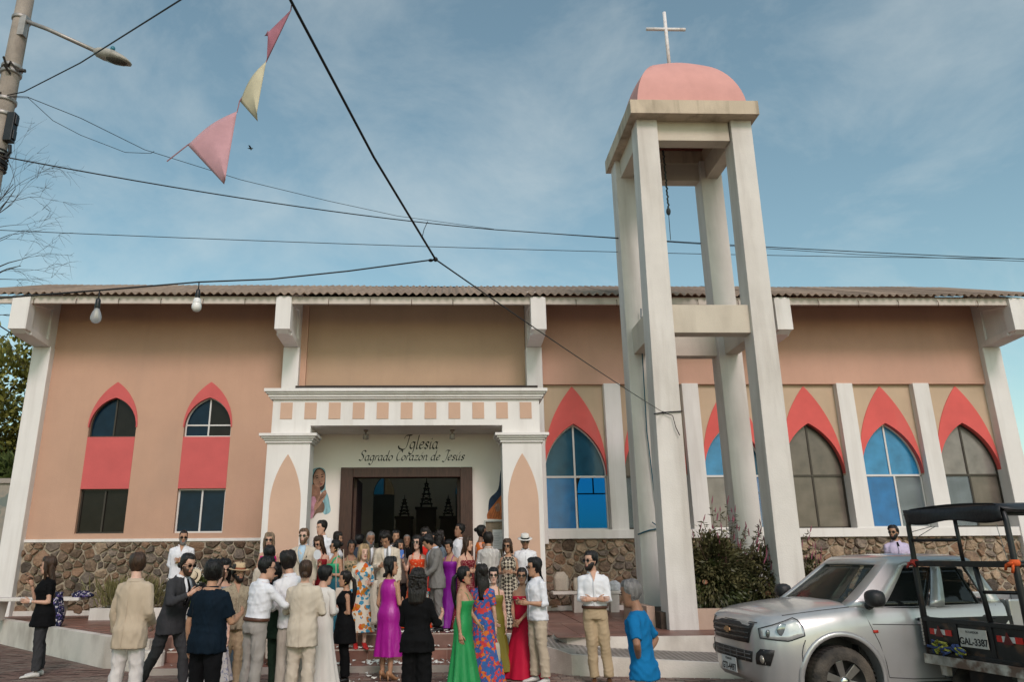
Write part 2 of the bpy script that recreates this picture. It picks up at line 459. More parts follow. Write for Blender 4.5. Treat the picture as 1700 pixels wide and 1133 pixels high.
for k in range(34):
    t = 0.4 + k * 0.10
    x = 1.2 + t * 0.85
    yi = np.interp(x, [p[0] for p in ramp_in], [p[1] for p in ramp_in]) - 0.06
    yo = np.interp(x, [p[0] for p in ramp_out], [p[1] for p in ramp_out]) + 0.08
    zi = np.interp(x, [p[0] for p in ramp_in], [p[2] for p in ramp_in]) + 0.006
    zo = np.interp(x, [p[0] for p in ramp_out], [p[2] for p in ramp_out]) + 0.006
    gr.add([(x, yo, zo), (x + 0.045, yo, zo), (x + 0.02, yi, zi), (x - 0.02, yi, zi)], [(0, 1, 2, 3)])
gr.build('ramp_ribs', mat('ramp_dark', (0.22, 0.19, 0.16), 0.9, 0.2, 5, world_co=True), ramp)

# steps up to the terrace
SX0, SX1 = -4.58, 0.97
steps = tag(empty('steps', (0, 0, 0)), kind='structure')
st = MB()
st.box(SX0, SX1, 12.50, 13.6, -0.05, 0.085)
st.box(SX0, SX1, 13.12, 13.6, 0.085, 0.255)
st.box(SX0, SX1, 13.42, 13.6, 0.255, TZ - 0.014)
st.build('step_core', GROUT, steps)
MB().box(SX0, SX1, 12.44, 12.50, -0.05, 0.092).build('kerb', CONC, steps)
def tile_piece(parent, x0, x1, y0, y1, z0, z1):
    mb = MB().box(x0 + .003, x1 - .003, y0, y1, z0, z1)
    return mb.build('tile', random.choice(TILES), parent)
tw = 0.33
n = int(round((SX1 - SX0) / tw))
for i in range(n):
    x0 = SX0 + (SX1 - SX0) * i / n; x1 = SX0 + (SX1 - SX0) * (i + 1) / n
    tile_piece(steps, x0, x1, 12.504, 13.108, 0.085, 0.094)
    tile_piece(steps, x0, x1, 13.110, 13.119, 0.097, 0.245)
    tile_piece(steps, x0, x1, 13.13, 13.408, 0.255, 0.264)
    tile_piece(steps, x0, x1, 13.410, 13.419, 0.268, 0.448)
nose = MB()
nose.box(SX0, SX1, 13.106, 13.128, 0.248, 0.266)
nose.box(SX0, SX1, 13.404, 13.428, 0.452, 0.470)
nose.build('step_nosing', mat('nosing', (0.46, 0.38, 0.31), 0.8, 0.15, 4, 0.2, world_co=True), steps)

# terracotta tiles of the terrace
ts = 0.42
tiles = []
for j in range(14):
    for i in range(36):
        x, y = -10.0 + i * ts, 12.64 + j * ts
        if y + ts > 18.5: continue
        if x < edge_left(y) + 0.02: continue
        if -4.7 < x + ts and x < 0.9 and y < 13.42: continue
        if x + ts > 0.9 and y + ts * .3 < np.interp(x + ts * .5, [0.9, 1.7, 1.95, 2.5], [13.3, 13.1, 12.7, 12.6]): continue
        if x > 3.6: continue
        if x + ts > -4.0 and x < 2.2 and y > 14.8: continue
        tiles.append((x, y))
tmesh = []
for m in TILES:
    mb = MB()
    s_ = ts - 0.008
    mb.hexa([(0, 0, -0.012), (s_, 0, -0.012), (s_, s_, -0.012), (0, s_, -0.012)], [(.002, .002, 0), (s_ - .002, .002, 0), (s_ - .002, s_ - .002, 0), (.002, s_ - .002, 0)])
    tmesh.append(mb.mesh('tile', m))
tiles.sort(key=lambda c: (-4.7 < c[0] < 0.6) * 10 + c[1])
for k, (x, y) in enumerate(tiles[:300]):
    link_mesh('tile', random.choice(tmesh), terrace, (x, y, TZ + random.uniform(-.001, .001)))
if len(tiles) > 300:
    mb = MB()
    for (x, y) in tiles[300:]:
        mb.box(x, x + ts - .008, y, y + ts - .008, TZ - 0.012, TZ)
    tag(mb.build('floor_tiles', TILES[0], terrace), kind='stuff')
# the part of the terrace right of the tower is paved the same way, farther than the car lets one see
MB().box(3.62, 16.8, 12.7, 18.5, TZ - 0.012, TZ - 0.001).build('paving', TILES[1], terrace)
# raised porch floor in front of the door
porch = MB().box(-3.0, 1.25, 14.85, 16.6, TZ - 0.01, PZ).build('porch_step', TILES[0], terrace)
# ------------------------------------------------------------------ the church
church = tag(empty('church', (2, 18.8, TZ)), 'pink and white church with pointed red arches, corrugated roof and portico', 'church')
church.location = (0, 0, 0)
EZ = 8.0                         # eave level
YW = 18.75                       # face of the main wall
def arch(cx, zb, h, H, n=14):
    """pointed arch, left springing -> apex -> right springing"""
    k = (H * H - h * h) / (2 * h); r = h + k
    a1 = math.atan2(H, k)
    right = [(cx - k + r * math.cos(a1 * i / n), zb + r * math.sin(a1 * i / n)) for i in range(n + 1)]
    left = [(2 * cx - x, z) for x, z in right]
    return left + right[-2::-1]

XL, XRr = -10.45, 14.5
# left wall with two window columns
lw = MB()
zt = 8.48
wc = [(-8.48, 0), (-6.10, 1)]
cols = [-10.3, -9.07, -7.89, -6.69, -5.51, -3.70]
for a, b_ in ((cols[0], cols[1]), (cols[2], cols[3]), (cols[4], cols[5])):
    lw.box(a, b_, YW, YW + .25, 2.20, zt)
for cx, _ in wc:
    lw.box(cx - .59, cx + .59, YW, YW + .25, 2.20, 2.33)
    ar = arch(cx, 4.95, .585, .77)
    poly = [(cx - .59, zt), (cx - .59, 4.95)] + ar + [(cx + .59, 4.95), (cx + .59, zt)]
    poly = [(cx - .59, zt), (cx - .59, 4.95)] + ar[1:-1] + [(cx + .59, 4.95), (cx + .59, zt)]
    lw.prism_y(poly, YW, YW + .25)
    lw.box(cx - .59, cx + .59, YW + .02, YW + .25, 3.40, 4.69)
lw.build('wall', PINKWALL, church)
for cx, k in wc:
    # coral surround crescent and infill panel, proud of the wall
    out = arch(cx, 4.95, .615, 1.16); inn = arch(cx, 4.93, .585, .77)
    MB().prism_y(out + inn[::-1], YW - .022, YW + .06).build('arch_surround', REDPANEL, church)
    MB().box(cx - .589, cx + .589, YW - .008, YW + .02, 3.40, 4.69).build('infill_panel', REDPANEL, church)
    fm = FR_WHITE if k else FR_BROWN
    w = empty('window', (cx, YW, 4.7), parent=church)
    w.name = 'window'
    fr = MB()
    yy = .12
    o_ar = arch(0, .25, .585, .77); i_ar = arch(0, .25, .555, .73)
    fr.prism_y([(-.585, 0), ] + o_ar + [(.585, 0), (.555, 0)] + i_ar[::-1] + [(-.555, 0)], yy - .02, yy + .03)
    fr.box(-.556, .556, yy - .018, yy + .028, 0, .03)
    if k: fr.box(-.556, .556, yy - .02, yy + .026, .28, .315)
    fr.box(-.018, .018, yy - .022, yy + .024, 0.03, .97)
    fr.build('frame', fm, w)
    half = [p for p in i_ar if p[0] <= 0.001]
    MB().prism_y([(-.556, .02)] + half + [(0, .02)], yy + .002, yy + .012).build('pane', G_NAVY, w)
    half = [p for p in i_ar if p[0] >= -0.001]
    MB().prism_y([(0, .02)] + half + [(.556, .02)], yy + .002, yy + .012).build('pane', G_BLACK, w)
    w = empty('window', (cx, YW, 2.33), parent=church)
    fr = MB()
    H = 1.07
    for bx in ((-.59, -.55, 0, H), (.55, .59, 0, H), (-.55, .55, 0, .04), (-.55, .55, H - .04, H), (-.02, .02, .04, H - .04)):
        fr.box(bx[0], bx[1], yy - .03, yy + .03, bx[2], bx[3])
    fr.build('frame', fm, w)
    for sx in (0, 1):
        MB().box(-.56 + sx * .56, sx * .56, yy - .002 + .01 * sx, yy + .006 + .01 * sx, .03, H - .03).build('pane', (G_NAVY if k else G_BLACK), w)
# wall above the portico and right upper wall
MB().box(-3.86, 2.06, YW + .10, YW + .3, 6.04, zt).build('wall', TANWALL, church)
MB().box(-3.86, 2.3, YW - .5 + .1, YW + .12, 5.80, 5.92).build('gap_shade_bar', mat('painted_gap_shade', (0.05, 0.04, 0.035), 0.9), church)  # dark bar above the cornice, shade of the gap put into its colour
MB().box(2.47, 14.32, YW - .05, YW + .25, 6.03, zt).build('wall', mat('rose_stucco', (0.55, 0.325, 0.24), 0.85, 0.06, 0.7, 0.25, 70, world_co=True, dirt=(0.44, 0.28, 0.21, 0.4), dscale=0.8, streak=(.38, .24, .18, .2)), church)
# right lower wall: six bays with pointed coral arches between white pilasters
BAY = [3.25 + 2.052 * k for k in range(6)]
wallpat = [  # (upper left, upper right, lower left, lower right, frame, lower split)
    (G_BLUE_SHADED, G_BLUE_SHADED, G_BLUE, None, FR_WHITE, 0.0),
    (G_BROWN, G_BROWN, G_CLEAR, G_BROWN, FR_BROWN, 0.0),
    (G_BLUE2, G_BLUE_SHADED, G_GREY, G_CLEAR, FR_WHITE, 0.0),
    (G_BROWN, G_BROWN, G_BROWN, G_BROWN, FR_BROWN, 0.0),
    (G_BLUE2, G_BLUE2, G_BLUE, G_CLEAR, FR_WHITE, 0.08),
    (G_GREY, G_GREY, G_CLEAR, G_BROWN, FR_BROWN, 0.02)]
for k, cx in enumerate(BAY):
    hb = 1.026 - .2
    out = arch(cx, 3.85, .80, 2.14); inn = arch(cx, 3.66, .80, 1.34)
    MB().prism_y([(cx - hb, 6.03), (cx - hb, 3.66), (cx - .80, 3.66)] + out[0:] + [(cx + .80, 3.66), (cx + hb, 3.66), (cx + hb, 6.03)], YW + .05, YW + .25).build('wall', BEIGEWALL, church)
    MB().prism_y([(cx - .80, 3.70)] + out + [(cx + .80, 3.70)] + inn[-2:0:-1], YW + .03, YW + .24).build('arch_surround', REDARCH, church)
    ul, ur, ll, lr, fm, sp = wallpat[k]
    w = empty('window', (cx, YW + .20, 2.34), parent=church)
    fr = MB()
    i_ar = arch(0, 1.32, .77, 1.30)
    o_ar = arch(0, 1.32, .80, 1.34)
    fr.prism_y(o_ar + i_ar[::-1], -.03, .03)
    for bx in ((-.80, -.765, 0, 1.32), (.765, .80, 0, 1.32), (-.765, .765, 0, .04), (-.80, .80, 1.29, 1.34), (-.022, .022, 1.34, 2.62), (-.022 + sp, .022 + sp, .04, 1.29)):
        fr.box(bx[0], bx[1], -.028, .028, bx[2], bx[3])
    fr.build('frame', fm, w)
    l_ = [p for p in i_ar if p[0] <= 0.001]; r_ = [p for p in i_ar if p[0] >= -0.001]
    MB().prism_y(l_ + [(0, 1.32)], -.004, .004).build('pane', ul, w)
    MB().prism_y(r_ + [(0, 1.32)], .006, .014).build('pane', ur, w)
    if ll: MB().box(-.77, sp, -.004, .004, .02, 1.30).build('pane', ll, w)
    if lr: MB().box(sp, .77, .006, .014, .02, 1.30).build('pane', lr, w)
for k in range(5):
    x = 4.275 + 2.052 * k
    MB().box(x - .215, x + .215, YW - .13, YW + .25, 2.33, 6.035).build('pilaster', WHITE, church, bevel=.012)
# white sill over the stones
MB().box(2.47, 14.32, YW - .16, YW + .28, 2.12, 2.335).build('sill', WHITE, church, bevel=.01)
MB().box(-10.22, -3.7, YW - .05, YW + .2, 2.13, 2.20).build('sill', WHITE, church, bevel=.008)
# corner pillars, pillars beside the portico, brackets under the eave
def bracket(cx, hw, yp):
    zb = 7.06
    b = MB()
    x0, x1 = cx - hw, cx + hw
    # side profile (y, z): square front block, sloping underside back to the wall pillar
    prof = [(17.36, 7.98), (17.36, 7.12), (17.50, 7.04), (18.35, zb - .02), (YW + .1, zb - .02), (YW + .1, 8.6)]
    b.prism_x(prof, x0 + .05, x1 - .05)
    bo = b.build('bracket', WHITE, church)
    rim = MB()
    rim.box(x0, x1, 17.34, 17.62, 7.115, 7.96)
    rim.prism_x([(17.62, 7.20), (17.62, 7.04), (18.40, 7.0), (18.40, 7.16)], x0, x1)
    rim.box(x0, x1, 18.40, YW + .09, 7.0, 8.5)
    rim.prism_x([(17.62, 7.96), (17.62, 7.80), (18.40, 7.95), (18.40, 8.3)], x0, x1)
    rim.build('bracket_rim', WHITE, bo, bevel=.012)
for cx, hw, zb in ((-10.45, .235, -.05), (14.55, .245, -.05), (-4.06, .21, 2.0), (2.26, .21, 2.0)):
    MB().box(cx - hw, cx + hw, 18.55, YW + .32, zb, 7.0).build('pillar', WHITE, church, bevel=.02)
    bracket(cx, hw - .02, 18.55)
bracket(8.45, .20, 18.6)
# fascia purlin with its hooks
MB().box(-11.9, 15.6, 17.42, 17.50, 7.80, 7.985).build('fascia', FASCIA, church)
hk = MB().tube([(0, 0, .16), (0, -.035, .12), (0, -.04, .05), (0, -.02, .0), (0, .0, -.02)], .008, 5).mesh('hook', mat('rusty_steel', (0.10, 0.05, 0.03), 0.8, 0.3, 20))
x = -11.2
while x < 15.2:
    link_mesh('hook', hk, church, (x, 17.405, 7.76)); x += 1.03
# corrugated roof: separate sheets, front slope and back slope
pitch = 0.192
roof = MB()
slope = math.tan(R(22.8))
RY0, RZ0, RY1 = 17.28, 8.02, 21.6
def sheet_mesh():
    mb = MB(); nx = 5 * 8 + 4
    th = .012
    up, dn = [], []
    for i in range(nx + 1):
        x = i * pitch / 8
        z = .034 * math.cos(2 * math.pi * x / pitch)
        up.append((x, z)); dn.append((x, z - th))
    for (y, dz) in ((0, 0),):
        pass
    n = nx + 1
    L_ = RY1 - RY0
    vs_ = [(x, 0, z) for x, z in up] + [(x, L_, z + L_ * slope) for x, z in up] + [(x, 0, z) for x, z in dn] + [(x, L_, z + L_ * slope) for x, z in dn]
    fs = []
    for i in range(nx):
        fs.append((i, i + 1, n + i + 1, n + i))
        fs.append((2 * n + i, 3 * n + i, 3 * n + i + 1, 2 * n + i + 1))
        fs.append((i, 2 * n + i, 2 * n + i + 1, i + 1))
    mb.add(vs_, fs)
    return mb.mesh('roof_sheet', ROOFM, smooth=False)
ro = empty('roof', (0, 0, 0), parent=church)
sm = sheet_mesh()
auto = [True] * len(sm.polygons)
sm.polygons.foreach_set('use_smooth', auto)
try: sm.set_sharp_from_angle(angle=R(50))
except Exception: pass
for k in range(29):
    o = link_mesh('roof_sheet', sm, ro, (-12.2 + k * 5 * pitch, RY0 + random.uniform(-.02, .02), RZ0 + .004 * (k % 2) + random.uniform(-.006, .006)))
bk = MB().add([(-12.2, RY1, RZ0 + (RY1 - RY0) * slope), (15.8, RY1, RZ0 + (RY1 - RY0) * slope), (15.8, 28.2, 8.0), (-12.2, 28.2, 8.0)], [(0, 1, 2, 3)])
bk.build('back_slope', ROOFM, ro)
# body of the nave behind the facade
nave = MB()
nave.box(-10.6, -10.3, YW + .2, 27, TZ, 8.6)
nave.box(14.4, 14.7, YW + .2, 27, TZ, 8.6)
nave.build('side_wall', WHITE, church)
bw = MB()
xs = [-10.3]
BACKW = [(-7.0, .38), (-4.9, .38), (-2.29, .38), (0.66, .38), (3.25, .6), (5.3, .6), (7.35, .6), (9.4, .6), (11.47, .6), (13.3, .6)]
for cx, hw in BACKW:
    bw.box(xs[-1], cx - hw, 27, 27.25, TZ, 8.6)
    bw.prism_y([(cx - hw, 8.6)] + arch(cx, 3.9, hw, 1.75 * hw) + [(cx + hw, 8.6)], 27, 27.25)
    bw.box(cx - hw, cx + hw, 27, 27.25, TZ, 2.2)
    xs.append(cx + hw)
bw.box(xs[-1], 14.4, 27, 27.25, TZ, 8.6)
bw.build('back_wall', INTW, church)
G_STAIN = glass_mat('stained_blue', (0.02, 0.14, 0.26), 0.75, 0.3, (0.10, 0.42, 0.75))
G_STAINB = glass_mat('stained_brown', (0.12, 0.08, 0.05), 0.55, 0.3, (0.26, 0.19, 0.14))
for cx, hw in BACKW:
    w = empty('window', (cx, 27.1, 2.2), parent=church)
    ia = arch(0, 1.7, hw, 1.75 * hw)
    MB().prism_y([p for p in ia if p[0] <= .001] + [(0, 1.7)], 0, .01).build('pane', G_STAIN if cx > 2 else glass_mat('stained_teal', (.02, .10, .15), .5, .3, (.05, .24, .36)), w)
    MB().prism_y([p for p in ia if p[0] >= -.001] + [(0, 1.7)], 0, .01).build('pane', G_STAINB if cx < 2 else G_STAIN, w)
    MB().box(-hw, hw, 0, .01, 0, 1.66).build('pane', (G_STAIN if cx > 2 else glass_mat('stained_dark', (0.02, 0.03, 0.03), 0.05, 0.4)), w)
    MB().box(-hw, hw, -.03, .04, 1.66, 1.70).box(-.02, .02, -.03, .04, 1.70, 1.7 + 1.7 * hw).build('frame', FR_BROWN, w)
MB().box(-10.3, 14.4, 18.9, 27, TZ - .2, PZ - .004).build('church_floor', INTF, church)
MB().box(-3.55, 1.80, 16.62, 18.9, TZ - .2, PZ - .003).build('church_floor', INTF, church)
MB().box(-10.3, 14.4, YW + .27, 27, 8.5, 8.56).build('ceiling', mat('ceiling_board', (0.38, 0.33, 0.27), 0.9), church)

# --- rubble stone base with individual stones
def clip(poly, nx, ny, d):
    out = []
    for i in range(len(poly)):
        a, b2 = poly[i], poly[(i + 1) % len(poly)]
        da, db = a[0] * nx + a[1] * ny - d, b2[0] * nx + b2[1] * ny - d
        if da <= 0: out.append(a)
        if da * db < 0:
            t = da / (da - db); out.append((a[0] + (b2[0] - a[0]) * t, a[1] + (b2[1] - a[1]) * t))
    return out
def stones_for(x0, x1, z0, z1, dens):
    """rubble: darts of very different size, cells by weighted bisectors, uneven edges"""
    seeds = []
    tries = 0
    while tries < 9000:
        tries += 1
        r = random.choice((.07, .085, .10, .12, .14, .16)) * random.uniform(.85, 1.15) * dens
        if tries > 5000: r = random.uniform(.05, .08) * dens
        x = random.uniform(x0 - .1, x1 + .1); z = random.uniform(z0 - .05, z1 + .05)
        ok = True
        for (sx_, sz_, sr) in seeds:
            if abs(sx_ - x) < .5 and ((sx_ - x) * .8) ** 2 + ((sz_ - z) * 1.15) ** 2 < ((sr + r) * .90) ** 2: ok = False; break
        if ok: seeds.append((x, z, r))
    res = []
    for i, s in enumerate(seeds):
        e = s[2] * 1.75
        poly = [(max(x0, s[0] - e * 1.15), max(z0, s[1] - e)), (min(x1, s[0] + e * 1.15), max(z0, s[1] - e)), (min(x1, s[0] + e * 1.15), min(z1, s[1] + e)), (max(x0, s[0] - e * 1.15), min(z1, s[1] + e))]
        if poly[1][0] - poly[0][0] < .04 or poly[2][1] - poly[0][1] < .04: continue
        for j, t in enumerate(seeds):
            if i == j: continue
            dx, dz = t[0] - s[0], t[1] - s[1]
            if abs(dx) > .75 or abs(dz) > .75: continue
            l = math.hypot(dx, dz); nx, nz = dx / l, dz / l
            f = .5 + (s[2] ** 2 - t[2] ** 2) / (2 * l * l)
            d = (s[0] + dx * f) * nx + (s[1] + dz * f) * nz - random.uniform(.006, .022)
            poly = clip(poly, nx, nz, d)
            if len(poly) < 3: break
        if len(poly) < 3: continue
        xs_ = [p[0] for p in poly]; zs_ = [p[1] for p in poly]
        if (max(xs_) - min(xs_)) * (max(zs_) - min(zs_)) < .006: continue
        res.append(poly)
    return res
def stone_geo(mb, poly, yf):
    # round the corners, dome the face
    pts = []
    n = len(poly)
    for i in range(n):
        a, b2, c = poly[i - 1], poly[i], poly[(i + 1) % n]
        pts.append((b2[0] * .86 + a[0] * .14, b2[1] * .86 + a[1] * .14))
        pts.append((b2[0] * .86 + c[0] * .14, b2[1] * .86 + c[1] * .14))
    pts = [(x + random.gauss(0, .006), z + random.gauss(0, .006)) for x, z in pts]
    cx = sum(p[0] for p in pts) / len(pts); cz = sum(p[1] for p in pts) / len(pts)
    d = random.uniform(.03, .10); tx, tz_ = random.uniform(-.25, .25), random.uniform(-.25, .25)
    rings = [[(x, yf + .03, z) for x, z in pts]]
    for s_, h in ((.97, .45), (.80, .85)):
        rings.append([(cx + (x - cx) * s_, yf - d * h - (x - cx) * tx * h - (z - cz) * tz_ * h + random.uniform(-.012, .012), cz + (z - cz) * s_) for x, z in pts])
    b = len(mb.v)
    mb.loft(rings, cap=False)
    mb.v.append((cx + random.uniform(-.02, .02), yf - d * random.uniform(.8, 1.1), cz))
    k = len(mb.v) - 1; n2 = len(pts); b2 = b + 2 * n2
    for i in range(n2):
        mb.f.append([b2 + i, b2 + (i + 1) % n2, k]); mb.mi.append(mb.cur)
sb = MB().box(-10.25, -3.7, YW - .02, YW + .25, 0, 2.13)
sb.box(2.05, 14.35, YW - .04, YW + .25, 0, 2.12)
stone_base = sb.build('stone_base', MORTAR, church)
allst = stones_for(-10.2, -3.75, TZ + .04, 2.12, 1.0) + stones_for(2.1, 14.3, TZ + .05, 2.11, 1.0)
def st_key(p):
    cx = sum(q[0] for q in p) / len(p)
    return 0 if (cx < -3.7 or 2.4 < cx < 4.0 or 8.4 < cx) else 1
allst.sort(key=st_key)
def sy(p): return YW - .02 if p[0][0] < 0 else YW - .04
for p in allst[:300]:
    mb = MB(); stone_geo(mb, p, sy(p))
    o = mb.build('stone', random.choice(STONES), stone_base, smooth=False)
if len(allst) > 300:
    mb = MB()
    for p in allst[300:]:
        mb.cur = random.randrange(4); stone_geo(mb, p, sy(p))
    tag(mb.build('stones', STONES, stone_base), kind='stuff')
MB().box(2.1, 14.3, YW - .10, YW - .05, TZ - .01, TZ + .10).box(-10.2, -3.75, YW - .08, YW - .03, TZ - .01, TZ + .10).build('skirting', WHITE_OLD, church)

# --- portico
PY0 = 15.40
por = empty('portico', (0, 0, 0), parent=church)
MB().box(-3.75, -2.86, PY0, PY0 + .46, TZ - .02, 4.05).build('pillar', WHITE, por, bevel=.008)
MB().box(1.14, 1.97, PY0, PY0 + .46, TZ - .02, 4.05).build('pillar', WHITE, por, bevel=.008)
pb = MB()
pb.box(-3.69, 1.95, PY0 + .02, YW + .3, 4.39, 5.0)
pb.box(-3.69, -2.875, PY0 + .02, YW + .3, 4.2, 4.39)
pb.box(1.155, 1.95, PY0 + .02, YW + .3, 4.2, 4.39)
pb.build('beam', WHITE, por)
pw_ = MB()
pw_.box(-3.69, -2.36, 16.6, 16.75, PZ - .1, 4.39)
pw_.box(0.54, 1.95, 16.6, 16.75, PZ - .1, 4.39)
pw_.box(-2.36, 0.54, 16.6, 16.75, 3.56, 4.39)
pw_.box(-3.69, -3.5, 16.75, YW + .2, PZ - .1, 4.39)
pw_.box(1.76, 1.95, 16.75, YW + .2, PZ - .1, 4.39)
pw_.build('porch_wall', mat('cream_plaster', (0.76, 0.71, 0.65), 0.85, 0.04, 1.0, 0.15, 60, world_co=True), por)
# stepped cornice and capitals
def moulding(name, x0, x1, y0, y1, zs, parent):
    mb = MB()
    for (z0, z1, o) in zs:
        mb.box(x0 - o, x1 + o, y0 - o, y1, z0, z1)
    return mb.build(name, WHITE, parent, bevel=.008)
moulding('cornice', -3.69, 1.95, PY0 + .02, YW + .2, [(4.95, 4.99, .06), (4.99, 5.05, .09), (5.05, 5.09, .13), (5.09, 5.16, .17)], por)
for x0, x1 in ((-3.75, -2.86), (1.14, 1.97)):
    moulding('capital', x0, x1, PY0, PY0 + .5, [(4.02, 4.07, .04), (4.07, 4.11, .07), (4.11, 4.15, .11), (4.15, 4.21, .15)], por)
for k in range(11):
    cx = -3.40 + k * (1.66 + 3.40) / 10
    MB().box(cx - .125, cx + .125, PY0 + .008, PY0 + .03, 4.53, 4.88).build('frieze_square', PANELPINK, por)
for cx in (-3.305, 1.555):
    MB().prism_y([(cx - .315, .75), (cx - .315, 2.75)] + arch(cx, 2.75, .315, 1.04)[1:-1] + [(cx + .315, 2.75), (cx + .315, .75)], PY0 - .012, PY0 + .02).build('arched_panel', PANELPINK, por)
# small glass ceiling lamps under the porch
for cx in (-1.78, 0.10):
    l = MB(); l.cur = 0; l.lathe([(.05, 0), (.05, -.03), (.02, -.05), (.02, -.09)], (cx, 16.0, 4.39), 12)
    lo = l.build('ceiling_lamp', mat('lamp_socket', (0.25, 0.2, 0.17), 0.6), por, smooth=True)
    MB().lathe([(.03, -.08), (.06, -.10), (.062, -.2), (.02, -.215)], (cx, 16.0, 4.39), 12).build('lamp_globe', glass_mat('lamp_glass', (0.6, 0.56, 0.52), 0.5, .1), lo, smooth=True)
# heavy wooden door frame
df = MB()
df.box(-2.36, -2.09, 16.50, 16.80, PZ - .1, 3.64)
df.box(0.28 + .0, 0.55, 16.50, 16.80, PZ - .1, 3.64)
df.box(-2.09, 0.28, 16.505, 16.80, 3.42, 3.64)
df.build('door_frame', DOORWOOD, por, bevel=.012)
MB().box(-2.09, -2.03, 16.80, 17.9, PZ, 3.42).build('door', DOORWOOD, por)
MB().box(.22, .28, 16.80, 17.9, PZ, 3.42).build('door', DOORWOOD, por)
# lettering painted over the door
def text_obj(body, name, size, loc, m, parent, shear=0.0, rotx=90, rotz=0, align='CENTER', offset=0.0, ext=0.001, space=1.0, xs=1.0):
    cu = bpy.data.curves.new(name, 'FONT')
    cu.body = body; cu.size = size; cu.shear = shear; cu.align_x = align; cu.align_y = 'BOTTOM_BASELINE'
    cu.extrude = ext; cu.offset = offset; cu.space_character = space
    tmp = bpy.data.objects.new(name, cu); COL.objects.link(tmp)
    dg = bpy.context.evaluated_depsgraph_get()
    me = bpy.data.meshes.new_from_object(tmp.evaluated_get(dg))
    bpy.data.objects.remove(tmp, do_unlink=True)
    me.materials.clear(); me.materials.append(m)
    o = link_mesh(name, me, parent, loc)
    o.rotation_euler = (R(rotx), 0, R(rotz)); o.scale = (xs, 1, 1)
    return o
# calligraphic lettering: broad-nib strokes, one mesh per line
GLY = {
 'a': ([[(.42,.42),(.25,.5),(.07,.35),(.07,.12),(.2,0),(.36,.1),(.42,.42)], [(.42,.5),(.40,.12),(.46,0),(.54,.06)]], .56),
 'g': ([[(.42,.42),(.25,.5),(.07,.35),(.07,.12),(.2,.02),(.36,.1),(.42,.42)], [(.42,.5),(.42,-.1),(.3,-.38),(.1,-.34),(.06,-.22)]], .54),
 'l': ([[(.12,1),(.1,.15),(.16,0),(.26,.06)]], .28),
 'e': ([[(.08,.25),(.3,.3),(.4,.4),(.28,.5),(.1,.38),(.07,.15),(.2,0),(.42,.12)]], .46),
 's': ([[(.38,.42),(.24,.5),(.1,.4),(.2,.27),(.34,.14),(.22,0),(.06,.08)]], .44),
 'i': ([[(.1,.5),(.09,.12),(.15,0),(.24,.06)], [(.13,.74),(.16,.70)]], .26),
 'r': ([[(.08,.5),(.08,.25),(.08,0)], [(.08,.3),(.2,.47),(.36,.46)]], .36),
 'd': ([[(.42,.42),(.25,.5),(.07,.35),(.07,.12),(.2,0),(.36,.1),(.42,.42)], [(.46,1),(.42,.12),(.48,0),(.56,.06)]], .58),
 'o': ([[(.25,.5),(.07,.35),(.07,.12),(.22,0),(.4,.13),(.4,.38),(.25,.5)]], .5),
 'ó': ([[(.25,.5),(.07,.35),(.07,.12),(.22,0),(.4,.13),(.4,.38),(.25,.5)], [(.25,.62),(.36,.82)]], .5),
 'z': ([[(.06,.48),(.4,.48)], [(.4,.48),(.05,.02)], [(.05,.02),(.42,.02)]], .46),
 'n': ([[(.08,.5),(.08,.25),(.08,0)], [(.08,.32),(.24,.5),(.38,.42),(.38,.12),(.44,0),(.52,.05)]], .54),
 'u': ([[(.08,.5),(.07,.15),(.2,0),(.38,.2),(.40,.5)], [(.40,.5),(.39,.1),(.45,0),(.53,.05)]], .56),
 'ú': ([[(.08,.5),(.07,.15),(.2,0),(.38,.2),(.40,.5)], [(.40,.5),(.39,.1),(.45,0),(.53,.05)], [(.25,.64),(.36,.84)]], .56),
 'S': ([[(.54,.85),(.38,1),(.15,.92),(.14,.68),(.36,.48),(.44,.22),(.26,0),(.02,.1)]], .6),
 'C': ([[(.56,.82),(.42,1),(.14,.8),(.08,.35),(.24,0),(.54,.12)]], .6),
 'J': ([[(.08,.85),(.25,1),(.58,.95)], [(.42,.97),(.38,.2),(.22,-.15),(0,-.08)]], .5),
 'I': ([[(0,.75),(.12,.96),(.62,1.0)], [(.42,.98),(.34,.2),(.15,-.04),(-.25,.02),(-.40,.22)]], .58),
 ' ': ([], .32)}
def crom(pts, n=6):
    if len(pts) < 3: return [Vector(p) for p in pts]
    P_ = [Vector(p) for p in pts]; P_ = [P_[0] * 2 - P_[1]] + P_ + [P_[-1] * 2 - P_[-2]]
    out = []
    for i in range(1, len(P_) - 2):
        for k in range(n):
            t = k / n
            a, b2, c, d = P_[i - 1], P_[i], P_[i + 1], P_[i + 2]
            out.append(0.5 * ((2 * b2) + (c - a) * t + (2 * a - 5 * b2 + 4 * c - d) * t * t + (3 * b2 - a - 3 * c + d) * t ** 3))
    out.append(P_[-2])
    return out
